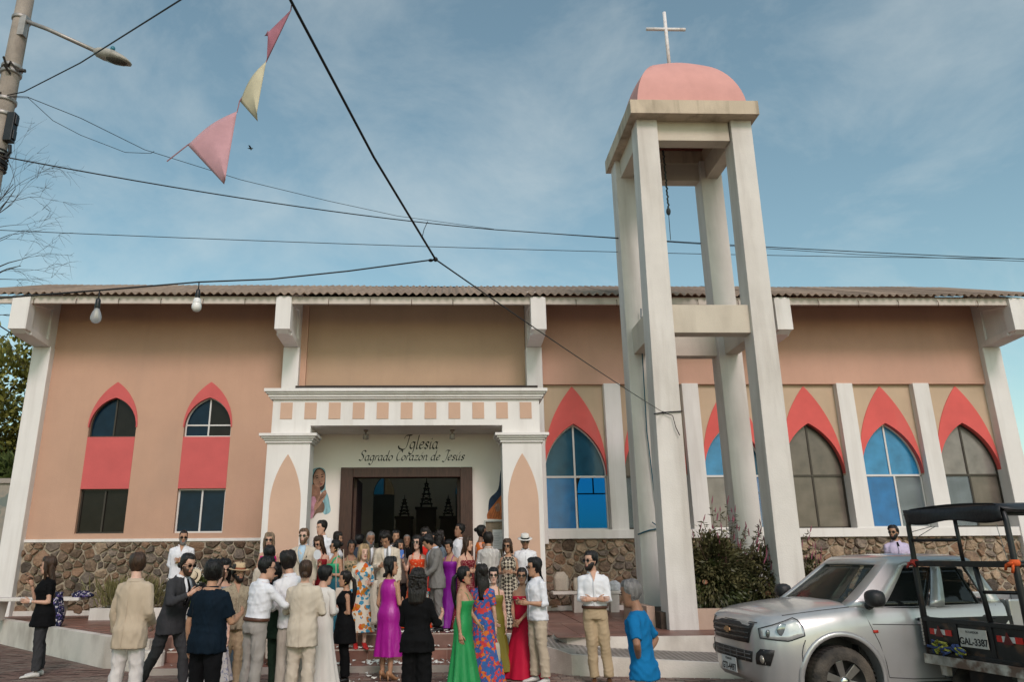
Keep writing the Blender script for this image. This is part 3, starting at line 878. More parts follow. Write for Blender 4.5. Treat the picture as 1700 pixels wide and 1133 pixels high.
def calligraphy(name, text, x0, zb, width, height, y, m, parent, shear=.24, nib=.075):
    total = sum(GLY[c][1] for c in text)
    sx = width / total; szz = height
    mb = MB(); penx = 0
    nv = Vector((nib * .75, nib * .9))
    q = 0
    for c in text:
        for s_ in GLY[c][0]:
            pts = crom(s_)
            for i in range(len(pts) - 1):
                quad = [pts[i] - nv / 2, pts[i + 1] - nv / 2, pts[i + 1] + nv / 2, pts[i] + nv / 2]
                q += 1
                w = Vector((.012, -.012))
                # minimum hairline thickness
                hexq = [pts[i] - w, pts[i + 1] - w, pts[i + 1] + w, pts[i] + w]
                for qd, dy in ((quad, 0.0), (hexq, 0.0007)):
                    mb.add([(x0 + (penx + p.x + shear * p.y) * sx, y - dy - .0001 * (q % 7), zb + p.y * szz) for p in qd], [(0, 1, 2, 3)])
        penx += GLY[c][1]
    return mb.build(name, m, parent)
calligraphy('lettering', 'Iglesia', -1.02, 4.06, .80, .31, 16.594, BLACKLET, por, nib=.10)
calligraphy('lettering', 'Sagrado Corazón de Jesús', -1.99, 3.80, 2.36, .225, 16.594, BLACKLET, por, shear=.3, nib=.105)

# murals painted on the porch wall, built up of thin flat patches
def mural_pt(x, y): return (-2.28 + (x - 365) * .002687, 3.645 - (y - 383) * .00262)
def patch(parent, pts, k, m, name='painted_patch'):
    poly = [mural_pt(*p) for p in pts]
    return MB().add([(x, 16.598 - .0016 * k, z) for x, z in poly], [tuple(range(len(poly)))]).build(name, m, parent)
def rough(pts, n=4):
    v = crom(list(pts) + [pts[0]], n)[:-1]
    return [(p.x, p.y) for p in v]
mA = empty('mural', (0, 0, 0), parent=church); mA['label'] = 'mural of a praying woman in a pale blue veil left of the door'
SKM = mat('mural_skin', (0.34, 0.19, 0.13), 0.8, 0.35, 9)
patch(mA, rough([(75,430),(100,395),(150,380),(192,395),(206,440),(212,560),(236,620),(252,690),(260,740),(238,765),(200,755),(186,600),(120,570),(95,610),(62,720),(60,600),(66,500)]), 1, mat('mural_veil', (0.22, 0.40, 0.44), 0.8, 0.35, 8, stretch=(3, 1, .6)))
patch(mA, rough([(100,450),(125,395),(165,388),(198,420),(206,480),(196,560),(150,580),(110,560)]), 2, mat('mural_hair', (0.035, 0.022, 0.018), 0.8, 0.3, 9))
patch(mA, rough([(100,520),(158,540),(170,600),(150,680),(118,780),(86,690),(86,620)]), 3, mat('mural_neck', (0.26, 0.135, 0.09), 0.8, 0.35, 9))
patch(mA, rough([(112,440),(132,402),(165,397),(195,427),(203,480),(190,528),(162,545),(132,535),(108,500)]), 4, SKM)
for p in ([(118,452),(146,446),(146,452),(119,459)], [(166,440),(192,434),(193,440),(168,446)], [(128,466),(147,463),(146,471),(130,473)], [(170,457),(190,452),(190,460),(173,465)], [(156,500),(170,503),(160,509)]):
    patch(mA, p, 5, mat('mural_line', (0.045, 0.025, 0.02), 0.8))
patch(mA, rough([(158,520),(172,514),(186,518),(172,528)]), 5, mat('mural_lips', (0.24, 0.07, 0.06), 0.8))
patch(mA, rough([(80,645),(120,620),(142,665),(134,720),(112,802),(60,782),(56,720)]), 5, mat('mural_pink', (0.50, 0.25, 0.32), 0.8, 0.35, 9))
patch(mA, rough([(150,700),(186,660),(210,700),(200,750),(150,760),(118,800)]), 4, mat('mural_brown', (0.16, 0.10, 0.07), 0.8, 0.35, 9))
patch(mA, rough([(128,690),(160,622),(206,570),(221,600),(192,662),(152,722),(126,735)]), 6, SKM)
for k in range(4):
    patch(mA, [(150 + k * 13, 680 - k * 15), (190 + k * 8, 590 + k * 4), (192 + k * 8, 592 + k * 4), (153 + k * 13, 682 - k * 15)], 7, MATS['mural_line'])
mB = empty('mural', (0, 0, 0), parent=church); mB['label'] = 'mural of a hooded figure in orange right of the door'
patch(mB, rough([(1545,760),(1550,690),(1565,640),(1630,570),(1650,440),(1668,400),(1740,395),(1790,470),(1800,640),(1760,800),(1600,760)]), 1, mat('mural_navy', (0.022, 0.040, 0.075), 0.8, 0.4, 8))
patch(mB, rough([(1536,815),(1541,765),(1600,690),(1640,640),(1690,600),(1740,700),(1790,815)]), 2, mat('mural_orange', (0.47, 0.145, 0.045), 0.8, 0.4, 7))
patch(mB, rough([(1600,712),(1615,690),(1640,690),(1642,745),(1612,755)]), 3, SKM)
patch(mB, rough([(1680,470),(1720,440),(1760,480),(1750,560),(1710,590),(1680,550)]), 3, SKM)
for k in range(5):
    patch(mB, [(1560 + k * 22, 810), (1600 + k * 18, 720 - k * 10), (1604 + k * 18, 720 - k * 10), (1566 + k * 22, 810)], 3, mat('mural_fold', (0.30, 0.085, 0.03), 0.8))
# notice board on the porch wall
nb = tag(empty('notice_board', (1.10, 16.57, 1.62)), 'grey framed notice board with a white sheet beside the church door', 'notice board')
b1 = MB()
for q in ((-.30, -.27, 0, .86), (.27, .30, 0, .86), (-.27, .27, 0, .03), (-.27, .27, .83, .86)): b1.box(q[0], q[1], -.05, .025, q[2], q[3])
b1.build('frame', mat('alu_grey', (0.42, 0.41, 0.40), 0.4, metal=.4), nb)
MB().box(-.27, .27, -.01, .02, .03, .83).build('backing', mat('cork', (0.26, 0.20, 0.14), 0.9, .2, 20), nb)
MB().box(-.12, .10, -.016, -.012, .25, .66).build('paper', mat('paper', (0.66, 0.65, 0.64), 0.8), nb)
ln = MB()
for k in range(9): ln.box(-.10, .08 - .03 * (k % 3), -.018, -.0165, .60 - .035 * k, .605 - .035 * k)
ln.build('printed_lines', mat('ink', (0.12, 0.12, 0.13), 0.8), nb)

# altar pieces inside
for cx, w, zt_, zs, lab in ((-.72, .33, 3.33, 4.35, 'tall dark wooden altarpiece with a lattice spire in the middle'), (-1.46, .27, 3.03, 3.75, 'dark wooden side altarpiece with small spire, left of the tall one'), (.02, .27, 3.03, 3.75, 'dark wooden side altarpiece with small spire, right of the tall one')):
    a_ = tag(empty('altarpiece', (cx, 25.5, PZ)), lab, 'altarpiece', 'altarpieces inside the church')
    zt2 = zt_ - PZ; zs2 = zs - PZ
    MB().box(-w, w, -.25, .25, 0, zt2 - .06).box(-w - .04, w + .04, -.29, .27, zt2 - .06, zt2).box(-w - .05, w + .05, -.3, .28, .9, 1.0).build('cabinet', DARKWOOD, a_)
    sp_ = MB(); H = zs2 - zt2
    for sx in (-1, 1):
        for sy_ in (-1, 1):
            sp_.tube([(sx * w * .55, sy_ * w * .5, zt2), (sx * w * .28, sy_ * w * .25, zt2 + H * .45), (sx * w * .06, sy_ * .02, zt2 + H * .8)], .022, 5)
    for f in (.1, .25, .42, .6, .75):
        r_ = w * (.62 - .62 * f)
        sp_.box(-r_ - .03, r_ + .03, -r_ - .02, r_ + .02, zt2 + H * f, zt2 + H * f + .03)
    sp_.tube([(0, 0, zt2 + H * .75), (0, 0, zt2 + H)], [.03, .006], 6)
    for k in range(5):
        f = .1 + .13 * k; r_ = w * (.6 - .6 * f)
        sp_.tube([(-r_, -r_ * .8, zt2 + H * f), (r_ * .8, -r_ * .8, zt2 + H * (f + .13))], .012, 4)
        sp_.tube([(r_, -r_ * .8, zt2 + H * f), (-r_ * .8, -r_ * .8, zt2 + H * (f + .13))], .012, 4)
    sp_.build('spire', DARKWOOD, a_)
pt = tag(empty('painting', (.62, 26.95, 2.55)), 'tall painting of a bearded robed figure behind the altar', 'painting')
MB().box(-.26, .26, 0, .04, -.3, 1.35).build('canvas', glass_mat('canvas_pale', (0.50, 0.46, 0.38), .35, .4, (.95, .9, .78)), pt)
pp = lambda pts, k, m: MB().add([(x, -.003 * k, z) for x, z in rough(pts)], [tuple(range(len(pts) * 4))]).build('painted_patch', m, pt)
pp([(-.12,.9),(-.10,1.15),(0,1.28),(.10,1.15),(.14,.9),(.10,.6),(-.12,.6)], 1, glass_mat('mural_hair2', (0.20, 0.085, 0.04), .3, .4, (.45,.22,.12)))
pp([(-.06,1.05),(0,1.18),(.06,1.05),(.045,.88),(0,.80),(-.045,.88)], 2, glass_mat('mural_skin2', (0.42, 0.24, 0.15), .3, .4, (.9,.6,.4)))
pp([(-.24,.5),(-.1,.72),(.1,.72),(.24,.5),(.25,-.28),(-.25,-.28)], 2, glass_mat('mural_green', (0.12, 0.13, 0.05), .3, .4, (.3,.32,.15)))
pp([(-.25,.4),(-.18,.6),(-.10,.5),(-.14,-.25),(-.25,-.25)], 3, glass_mat('mural_red', (0.25, 0.06, 0.04), .3, .4, (.5,.15,.1)))

# ------------------------------------------------------------------ bell tower
tower = tag(empty('bell_tower', (5.1, 14.6, TZ)), 'open four-column bell tower with pink dome and white cross', 'tower')
def L2(x, y, z): return (x - 5.1, y - 14.6, z - TZ)
def column(b0, b1, t0, t1, y0, y1, zb, zt_):
    mb = MB()
    bot = [L2(b0, y0, zb), L2(b1, y0, zb), L2(b1, y1, zb), L2(b0, y1, zb)]
    top = [L2(t0, y0 + .02, zt_), L2(t1, y0 + .02, zt_), L2(t1, y1 - .02, zt_), L2(t0, y1 - .02, zt_)]
    return mb.hexa(bot, top).build('column', WHITE_OLD, tower, bevel=.012)
column(3.84, 4.36, 3.99, 4.43, 13.52, 14.00, TZ - .05, 10.62)
column(5.86, 6.33, 6.01, 6.45, 13.52, 14.00, TZ - .05, 10.62)
column(3.86, 4.36, 3.91, 4.42, 15.22, 15.70, TZ - .05, 10.62)
column(5.86, 6.38, 5.90, 6.40, 15.22, 15.70, TZ - .05, 10.62)
TB = mat('tower_beam', (0.56, 0.49, 0.40), 0.8, 0.06, 1.6, 0.2, 45, world_co=True, dirt=(0.24, 0.18, 0.13, 0.45), dscale=1.5)
def beams(z0, z1, inset, m):
    for (x0, x1, y0, y1) in ((4.28, 5.98, 13.52 + inset, 13.52 + inset + .30), (4.28, 5.98, 15.35, 15.62), (3.92 + inset, 4.26 + inset * .2, 13.9, 15.3), (5.98 + .04, 6.30, 13.9, 15.3)):
        MB().box(*[a - b2 for a, b2 in zip((x0, x1), (5.1, 5.1))], y0 - 14.6, y1 - 14.6, z0 - TZ, z1 - TZ).build('beam', m, tower, bevel=.01)
beams(5.89, 6.47, .10, TB)
beams(10.15, 10.62, .10, TB)
MB().box(-1.28, 1.44, -1.30, -.78, 10.60 - TZ, 10.92 - TZ).box(-1.28, 1.44, .72, 1.25, 10.60 - TZ, 10.92 - TZ).box(-1.28, -.74, -.78, .72, 10.60 - TZ, 10.92 - TZ).box(.92, 1.44, -.78, .72, 10.60 - TZ, 10.92 - TZ).build('cap_slab', mat('cap_paint', (0.55, 0.45, 0.34), 0.85, 0.07, 1.6, 0.25, 40, world_co=True, dirt=(0.12, 0.09, 0.06, 0.5), dscale=1.8, dstretch=(1, 1, .5), dpos=(.5, .72), streak=(.12, .09, .06, .7)), tower)
dm = MB(); rings = []
cxd, cyd = .09, -.08
for k in range(15):
    t = k / 14
    a = t * math.pi / 2 * .995
    w = 1.18 * math.cos(a) ** .86; z = 10.92 - TZ + 1.60 * math.sin(a) ** .95
    n = 9
    ring = []
    for (sx, sy_, ex, ey) in ((-1, -1, 1, -1), (1, -1, 1, 1), (1, 1, -1, 1), (-1, 1, -1, -1)):
        for q in range(n):
            u = q / n
            x = sx + (ex - sx) * u; y = sy_ + (ey - sy_) * u
            rr = 1.0 + .06 * t
            # corners round off towards the crown
            d = math.hypot(x, y); f = (1 - t * .75) + t * .75 / d
            ring.append((cxd + x * w * f, cyd + y * w * f * .92, z))
    rings.append(ring)
dm.loft(rings[:], cap=False)
dm.add(rings[-1], [tuple(range(len(rings[-1])))])
auto_smooth(dm.build('dome', mat('dome_pink', (0.62, 0.31, 0.275), 0.8, 0.07, 1.6, 0.15, 40, world_co=True, dirt=(0.50, 0.24, 0.21, 0.35), dscale=1.5, streak=(.46, .23, .2, .2)), tower), 50)
cr = MB()
zc = 12.6 - TZ
cr.tube([(.09, 0, zc), (.09, 0, 14.24 - TZ)], .042, 10)
co = cr.build('cross', mat('cross_white', (0.74, 0.69, 0.67), 0.6, 0.15, 9, dirt=(0.25, 0.15, 0.10, 0.6), dscale=9, dstretch=(1, 1, 1)), tower, smooth=True)
MB().tube([(-.38, 0, 13.76 - TZ), (.56, 0, 13.76 - TZ)], .04, 10).build('cross_arm', MATS['cross_white'], co, smooth=True)
# bell rope hanging inside the cap and the knotted blue rope along a column
rp_ = MB()
for k in range(16):
    z = 10.5 - TZ - k * .10
    rp_.tube([(-.25, 0, z), (-.24 + .015 * (k % 2), 0, z - .06), (-.25, 0, z - .1)], .02, 5)
rp_.ball((-.25, 0, 8.98 - TZ), .05, .05, .09).tube([(-.25, 0, 8.9 - TZ), (-.26, 0, 8.3 - TZ)], .008, 5)
rp_.build('bell_rope', mat('rope_dark', (0.035, 0.045, 0.045), 0.9, .3, 30), tower)
br = tag(MB().tube([(4.22, 15.12, 6.9), (4.18, 15.14, 6.2), (4.18, 15.16, 5.8), (4.16, 15.18, 4.2), (4.22, 15.18, 2.9), (4.28, 15.19, 2.25)], .012, 6)
   .tube([(3.82, 15.19, 2.12), (4.05, 15.195, 2.2), (4.28, 15.18, 2.24), (4.42, 15.19, 2.16)], .014, 6)
   .tube([(4.28, 15.18, 2.24), (4.40, 15.15, 2.2), (4.48, 15.14, 2.12), (4.36, 15.15, 2.13), (4.28, 15.17, 2.22)], .012, 6)
   .tube([(4.28, 15.18, 2.24), (4.12, 15.15, 2.36)], .011, 6).ball((4.28, 15.17, 2.235), .035, .03, .03)
   .build('blue_rope', mat('rope_blue', (0.015, 0.085, 0.125), 0.8, .3, 30), smooth=True), 'thin blue rope knotted round a back column of the tower', 'rope')
# planter box at the tower foot
plb = tag(empty('planter_box', (5.1, 14.6, TZ)), 'low pink planter wall round the foot of the tower', 'planter')
pm = MB()
pm.box(4.36 - 5.1, 9.0 - 5.1, 13.56 - 14.6, 13.70 - 14.6, -.02, .34)
pm.box(3.60 - 5.1, 3.75 - 5.1, 14.05 - 14.6, 15.9 - 14.6, -.02, .36)
pm.box(3.75 - 5.1, 9.0 - 5.1, 15.76 - 14.6, 15.9 - 14.6, -.02, .36)
pm.build('planter_wall', PINKCURB, plb, bevel=.01)
MB().box(3.75 - 5.1, 9.0 - 5.1, 13.7 - 14.6, 15.76 - 14.6, 0, .28).build('soil', mat('soil', (0.05, 0.035, 0.025), 0.95, .3, 8, .5, 30), plb)

# ------------------------------------------------------------------ benches and planter by the walls
def bench(x0, x1, yc, label, legs):
    o = tag(empty('bench', ((x0 + x1) / 2, yc, TZ)), label, 'bench', 'white concrete benches')
    h = (x1 - x0) / 2
    MB().box(-h, h, -.22, .22, .40, .47).build('seat', WHITE_OLD, o, bevel=.015)
    for lx in legs:
        l = lx - (x0 + x1) / 2
        MB().prism_x([(-.2, .40), (.2, .40), (.12, 0), (-.12, 0)], l - .1, l + .1).build('leg', WHITE_OLD, o, bevel=.012)
    return o
bench(-10.25, -7.95, 17.25, 'white concrete bench at the left end of the terrace', (-9.75, -8.45))
bench(2.40, 4.20, 17.85, 'white concrete bench between portico and tower, bags on it', (2.98, 3.82))
pb2 = tag(empty('planter_box', (-6.3, 17.4, TZ)), 'low white planter trough against the left stone wall', 'planter')
MB().box(-1.4, 2.2, -.35, -.25, -.01, .24).box(-1.4, -1.3, -.25, 1.2, -.01, .24).build('planter_wall', WHITE_OLD, pb2, bevel=.01)
MB().box(-1.3, 2.2, -.25, 1.2, 0, .16).build('soil', MATS['soil'], pb2)
# cloth bags left on the right bench
def sack(loc, w, d, h, m, label, name='cloth_bag', neck=.6):
    mb = MB(); rings = []
    for k in range(9):
        t = k / 8
        s_ = (1 - .12 * (2 * t - 1) ** 2) * (1 - (1 - neck) * max(0, t - .75) / .25)
        rings.append([(w * s_ * math.copysign(abs(math.cos(a)) ** .55, math.cos(a)) + .008 * math.sin(7 * a + 9 * t), d * s_ * math.copysign(abs(math.sin(a)) ** .55, math.sin(a)), h * t + .01 * math.sin(3 * a + 5 * t)) for a in [2 * math.pi * i / 20 for i in range(20)]])
    mb.loft(rings)
    return tag(mb.build(name, m, smooth=True, loc=loc), label, 'bag')
RAFFIA = mat('raffia', (0.50, 0.44, 0.36), 0.95, .18, 30, .8, 60, stretch=(1, 1, 3))
sack((2.62, 17.82, TZ + .47), .17, .14, .42, RAFFIA, 'tall rope-textured cream bag on the right bench')
sack((3.12, 17.84, TZ + .47), .22, .10, .29, mat('canvas_bag', (0.52, 0.46, 0.38), 0.9, .1, 10, .3, 60), 'flat cream canvas bag in the middle of the right bench', neck=.95)
sack((3.85, 17.80, TZ + .47), .13, .12, .22, mat('plastic_bag', (0.55, 0.57, 0.60), 0.4, .25, 8, .8, 20), 'crumpled white plastic bag at the right end of the bench', name='plastic_bag', neck=.35)
# ------------------------------------------------------------------ vegetation
def leaf_mat(name, c, c2, rough=.55):
    return mat(name, c, rough, .3, 3, col2=c2, spec=.3)
def leaves(name, m, centres, dirs, size, parent, width=.4, fold=.25, jit=.35, droop=0.0):
    """many folded leaf blades as ONE mesh: each leaf 2 quads"""
    n = len(centres)
    C_ = np.asarray(centres, float); D = np.asarray(dirs, float)
    D = D + rng.normal(0, jit, D.shape); D[:, 2] -= droop
    D /= np.linalg.norm(D, axis=1)[:, None] + 1e-9
    U = np.cross(D, rng.normal(0, 1, D.shape)); U /= np.linalg.norm(U, axis=1)[:, None] + 1e-9
    Nn = np.cross(D, U)
    s_ = size * rng.uniform(.6, 1.3, n)[:, None]
    a = C_; e = C_ + D * s_; mid = C_ + D * s_ * .45 - Nn * s_ * fold * .3
    l = mid + U * s_ * width * .5 + Nn * s_ * fold * .4; r_ = mid - U * s_ * width * .5 + Nn * s_ * fold * .4
    V = np.stack([a, l, e, r_], 1).reshape(-1, 3)
    idx = np.arange(n)[:, None] * 4
    F = np.concatenate([idx + np.array([[0, 1, 2]]), idx + np.array([[0, 2, 3]])], 1).reshape(-1, 3)
    me = bpy.data.meshes.new(name)
    me.from_pydata(V.tolist(), [], F.tolist())
    me.materials.append(m)
    return link_mesh(name, me, parent)
def clump_points(n, c, r, k=40, inner=.15):
    """points gathered in k clumps over an uneven ellipsoid"""
    cs = rng.normal(0, 1, (k, 3)); cs /= np.linalg.norm(cs, axis=1)[:, None]
    cs *= rng.uniform(.45, 1.0, (k, 1))
    p = cs[rng.integers(0, k, n)] + rng.normal(0, inner, (n, 3))
    d = p / (np.linalg.norm(p, axis=1)[:, None] + 1e-9)
    return p * np.array(r) + np.array(c), d
BARK = mat('bark', (0.075, 0.055, 0.04), 0.95, .35, 8, .6, 30)
def branch_tree(mb, p, d, l, r, depth, spread=.6, up=.15, minr=.006):
    pts = [p]; rr = [r]
    dd = d.copy()
    for k in range(4):
        dd = (dd + Vector((random.gauss(0, .16), random.gauss(0, .16), random.gauss(up * .4, .12)))).normalized()
        pts.append(pts[-1] + dd * l / 4); rr.append(r * (1 - .12 * (k + 1)))
    mb.tube(pts, rr, 6 if r > .03 else 4, cap=False)
    ends = [(pts[-1], dd)]
    if depth > 0:
        for k in range(random.choice((2, 3, 3))):
            nd = (dd + Vector((random.gauss(0, spread), random.gauss(0, spread), random.gauss(up, spread * .7)))).normalized()
            ends += branch_tree(mb, pts[random.choice((2, 3, 4))], nd, l * random.uniform(.6, .85), max(minr, r * .58), depth - 1, spread, up, minr)
    return ends
# leafy tree beyond the left corner of the church
t1 = tag(empty('leafy_tree', (-16.6, 26.5, 0)), 'broad yellow-green leafy tree behind the left corner of the church', 'tree')
tb = MB(); branch_tree(tb, Vector((0, 0, 0)), Vector((0.1, 0, 1)), 3.6, .3, 3, .55, .3, .04)
tb.build('trunk', BARK, t1, smooth=True)
P_, D_ = clump_points(26000, (0.5, 0, 6.3), (3.6, 3.0, 3.6), 130, .085)
D_ = D_ * np.array((1, 1, .6))
leaves('crown', leaf_mat('leaf_yellowgreen', (0.16, 0.17, 0.035), (0.36, 0.34, 0.09)), P_, D_, .26, t1, .5)
t2 = tag(empty('leafy_tree', (-13.2, 24.2, 0)), 'low dark green tree filling the gap beside the left pillar', 'tree')
tb = MB(); branch_tree(tb, Vector((0, 0, 0)), Vector((0, 0, 1)), 1.8, .14, 2, .6, .2, .03)
tb.build('trunk', BARK, t2, smooth=True)
P_, D_ = clump_points(9000, (0, 0, 3.0), (1.7, 1.5, 2.1), 60, .11)
leaves('crown', leaf_mat('leaf_dark', (0.045, 0.07, 0.018), (0.12, 0.16, 0.045)), P_, D_, .26, t2, .45)
# banana plant
ban = tag(empty('banana_plant', (-12.5, 21.9, 0)), 'banana plant with broad torn leaves left of the church', 'banana plant')
MB().tube([(0, 0, 0), (.05, 0, 1.6), (.1, 0, 3.1)], [.14, .11, .07], 9).build('trunk', mat('banana_stem', (0.10, 0.11, 0.045), 0.7, .3, 4), ban, smooth=True)
BAN = mat('banana_leaf', (0.09, 0.17, 0.035), 0.42, .25, 3, col2=(0.22, 0.30, 0.085), stretch=(1, 1, 1))
def banana_leaf(base, az, el, L_, w, curl, parent):
    mb = MB(); n = 14
    p = Vector(base); a = el
    mids = []
    for k in range(n + 1):
        mids.append((p.copy(), a)); p = p + Vector((math.cos(az) * math.cos(a), math.sin(az) * math.cos(a), math.sin(a))) * L_ / n; a -= curl / n
    side = Vector((-math.sin(az), math.cos(az), 0))
    left, right, mid = [], [], []
    for k, (q, a) in enumerate(mids):
        t = k / n
        ww = w * math.sin(math.pi * min(1, t * .93 + .07)) ** .6 * (1 + .10 * math.sin(k * 2.7))
        upv = Vector((-math.cos(az) * math.sin(a), -math.sin(az) * math.sin(a), math.cos(a)))
        left.append(q + side * ww - upv * ww * .35); right.append(q - side * ww - upv * ww * .35); mid.append(q)
    vs_ = left + mid + right; m = n + 1
    fs = []
    for k in range(n):
        if random.random() > .10: fs.append((k, k + 1, m + k + 1, m + k))
        if random.random() > .10: fs.append((m + k, m + k + 1, 2 * m + k + 1, 2 * m + k))
    mb.add(vs_, fs)
    o = mb.build('leaf', BAN, parent, smooth=True)
    MB().tube([q + Vector((0, 0, .004)) for q, a in mids], [.022 * (1 - .8 * k / n) for k in range(n + 1)], 5).build('midrib', mat('banana_rib', (0.18, 0.20, 0.07), .5), o, smooth=True)
for az, el, L_, w, curl, b in ((-1.2, 1.25, 1.9, .30, 1.2, 3.0), (.2, 1.1, 2.0, .32, 1.5, 3.0), (1.6, 1.2, 2.0, .3, 1.2, 2.9), (-.5, 1.45, 2.3, .3, .6, 3.1), (2.6, .9, 2.0, .32, 1.6, 2.8), (-2.3, .9, 2.0, .32, 1.8, 2.7), (-1.6, .5, 1.8, .30, 1.5, 2.5), (0.0, .5, 1.7, .28, 1.6, 2.4), (-.9, .2, 1.5, .26, 1.2, 1.9), (-.2, 0.0, 1.5, .26, .9, 1.7)):
    banana_leaf((.08, 0, b), az, el, L_, w, curl, ban)
# painted boundary wall beyond the corner
bwall = tag(empty('boundary_wall', (-13.6, 20.9, 0)), 'weathered painted garden wall beyond the left pillar', 'wall')
MB().box(-3, 2.8, -.1, .1, -.1, 3.75).build('wall', mat('mural_wall', (0.33, 0.33, 0.30), .9, .35, 2.2, .3, 30, col2=(.40, .33, .25), dirt=(.12, .17, .16, .8), dscale=2.2, dstretch=(1, 1, 1), dpos=(.5, .56)), bwall)
MB().box(-3.05, 2.85, -.16, .16, 3.75, 3.88).build('coping', CONC, bwall)
# bare tree behind the lamp pole
bare = tag(empty('bare_tree', (-15.2, 21.5, 0)), 'leafless tree with fine drooping twigs behind the utility pole', 'tree')
random.seed(21)
bt = MB()
bt.tube([(0, 0, 0), (.2, 0, 4), (-.1, .1, 8), (.1, 0, 11)], [.22, .18, .13, .09], 8)
bo = bt.build('trunk', BARK, bare, smooth=True)
tw_ = MB()
def twig(p, d, l, r, depth):
    pts = [Vector(p)]; rr = [r]
    d = Vector(d)
    for k in range(5):
        d = (d + Vector((random.gauss(0, .14), random.gauss(0, .14), random.gauss(-.05 if depth < 2 else 0, .12)))).normalized()
        pts.append(pts[-1] + d * l / 5); rr.append(r * (1 - .13 * (k + 1)))
    tw_.tube(pts, rr, 4, cap=False)
    if depth:
        for k in range(3 if depth > 1 else 4):
            a = random.randrange(2, 6)
            nd = (d + Vector((random.gauss(.15, .5), random.gauss(0, .4), random.gauss(.05, .5)))).normalized()
            twig(pts[a], nd, l * random.uniform(.45, .7), max(.005, rr[a] * .6), depth - 1)
for k, (z, dx, dz, l) in enumerate(((10.6, 1, .5, 2.1), (10.9, 1, .7, 2.6), (11, .8, 1.0, 2.6), (11, .9, .9, 2.2), (9.8, 1, .15, 2.3), (9.2, 1, -.1, 2.4), (10.9, .5, 1.2, 2.4), (10.2, 1, .3, 1.9), (8.9, 1, .05, 1.8))):
    twig((.05, 0, z), (dx, random.uniform(-.2, .2), dz), l, .035, 3)
tw_.build('branches', mat('twig_bark', (0.05, 0.038, 0.032), .9, .3, 20), bare)
random.seed(5)

# flowering bush by the tower: dense leafy mass plus tall stems with pink spikes
bush = tag(empty('flowering_bush', (5.15, 14.35, TZ + .28)), 'dense dark bush with tall pink-tipped stems inside the tower', 'bush')
stm = MB(); ends = []
for k in range(26):
    a = random.uniform(0, 6.28); r_ = random.uniform(.05, .5)
    d = Vector((math.cos(a) * .45, math.sin(a) * .25, 1)).normalized()
    pts = [Vector((math.cos(a) * r_ + .1, math.sin(a) * r_ * .6, 0))]
    L_ = random.uniform(.8, 1.5)
    for q in range(5):
        d = (d + Vector((random.gauss(0, .1), random.gauss(0, .1), .0))).normalized(); pts.append(pts[-1] + d * L_ / 5)
    stm.tube(pts, [.018, .015, .012, .010, .008, .006], 5); ends.append((pts, d))
stm.build('stem', mat('bush_stem', (0.10, 0.065, 0.04), .9, .3, 10), bush)
C_, D_ = [], []
for n_, c, r_, k in ((7000, (-.25, -.25, .66), (.66, .46, .66), 75), (5200, (.75, -.30, .50), (.70, .42, .58), 60), (1600, (1.5, -.5, .45), (.42, .25, .35), 26)):
    a, b2 = clump_points(n_, c, r_, k, .12)
    C_.append(a); D_.append(b2)
C_ = np.concatenate(C_); D_ = np.concatenate(D_)
keep = C_[:, 2] > -.02
leaves('foliage', leaf_mat('bush_leaf', (0.042, 0.044, 0.018), (0.13, 0.115, 0.05), .45), C_[keep], D_[keep], .10, bush, .38, droop=.35)
# tall wands with narrow leaves and pink flower spikes
wl_c, wl_d, spk = [], [], MB()
wand = MB()
for k in range(44):
    x = random.uniform(-.75, 1.5); y = random.uniform(-.65, .2)
    tilt = (x - .1) * .55 + random.gauss(0, .15)
    top = Vector((x + tilt * .6, y + random.uniform(-.2, .1), random.uniform(1.05, 2.05) - abs(x - .15) * .50))
    base = Vector((x * .6, y * .5, .4))
    midp = (base + top) / 2 + Vector((-tilt * .12, 0, .05))
    pts = [base.lerp(midp, t / 3) for t in range(3)] + [midp.lerp(top, t / 4) for t in range(5)]
    wand.tube(pts, [.009 - .0008 * i for i in range(len(pts))], 4)
    for i in range(2, len(pts)):
        for _ in range(9):
            q = pts[i - 1].lerp(pts[i], random.random())
            wl_c.append(tuple(q)); a = random.uniform(0, 6.28); wl_d.append((math.cos(a), math.sin(a), .25))
    for b2 in range(random.choice((2, 3, 4))):
        s0 = pts[-1] - Vector((0, 0, .16 * b2)) + Vector((random.uniform(-.10, .10), 0, 0)) * (b2 > 0)
        e = s0 + Vector((random.uniform(-.02, .06), random.uniform(-.02, .02), random.uniform(.09, .17)))
        spk.tube([s0, s0.lerp(e, .4), e], [.007, .013, .003], 5)
wand.build('flower_stem', MATS['bush_stem'], bush)
leaves('narrow_leaves', MATS['bush_leaf'], wl_c, wl_d, .10, bush, .22, droop=.1)
tag(spk.build('flower_spikes', mat('flower_pink', (0.21, 0.055, 0.085), .7, .3, 30), bush), kind='stuff')
fl = MB()
for x, z in ((-.52, .50), (.6, .3)):
    fl.ball((x, -.55, z), .05, .03, .045, 8, 6)
fl.build('blossoms', mat('blossom', (0.55, 0.25, 0.16), .7), bush)
hedge = tag(empty('leafy_shrub', (5.0, 13.95, TZ + .28)), 'low clipped shrub in front of the flowering bush', 'bush')
P_, D_ = clump_points(2600, (-.1, -.02, .42), (.62, .18, .42), 36, .12)
leaves('foliage', leaf_mat('hedge_leaf', (0.022, 0.036, 0.010), (0.085, 0.095, 0.030), .45), P_[P_[:, 2] > 0], D_[P_[:, 2] > 0], .085, hedge, .42, droop=.3)
MB().tube([(-.1, 0, 0), (-.12, 0, .4)], .02, 5).build('stem', MATS['bush_stem'], hedge)
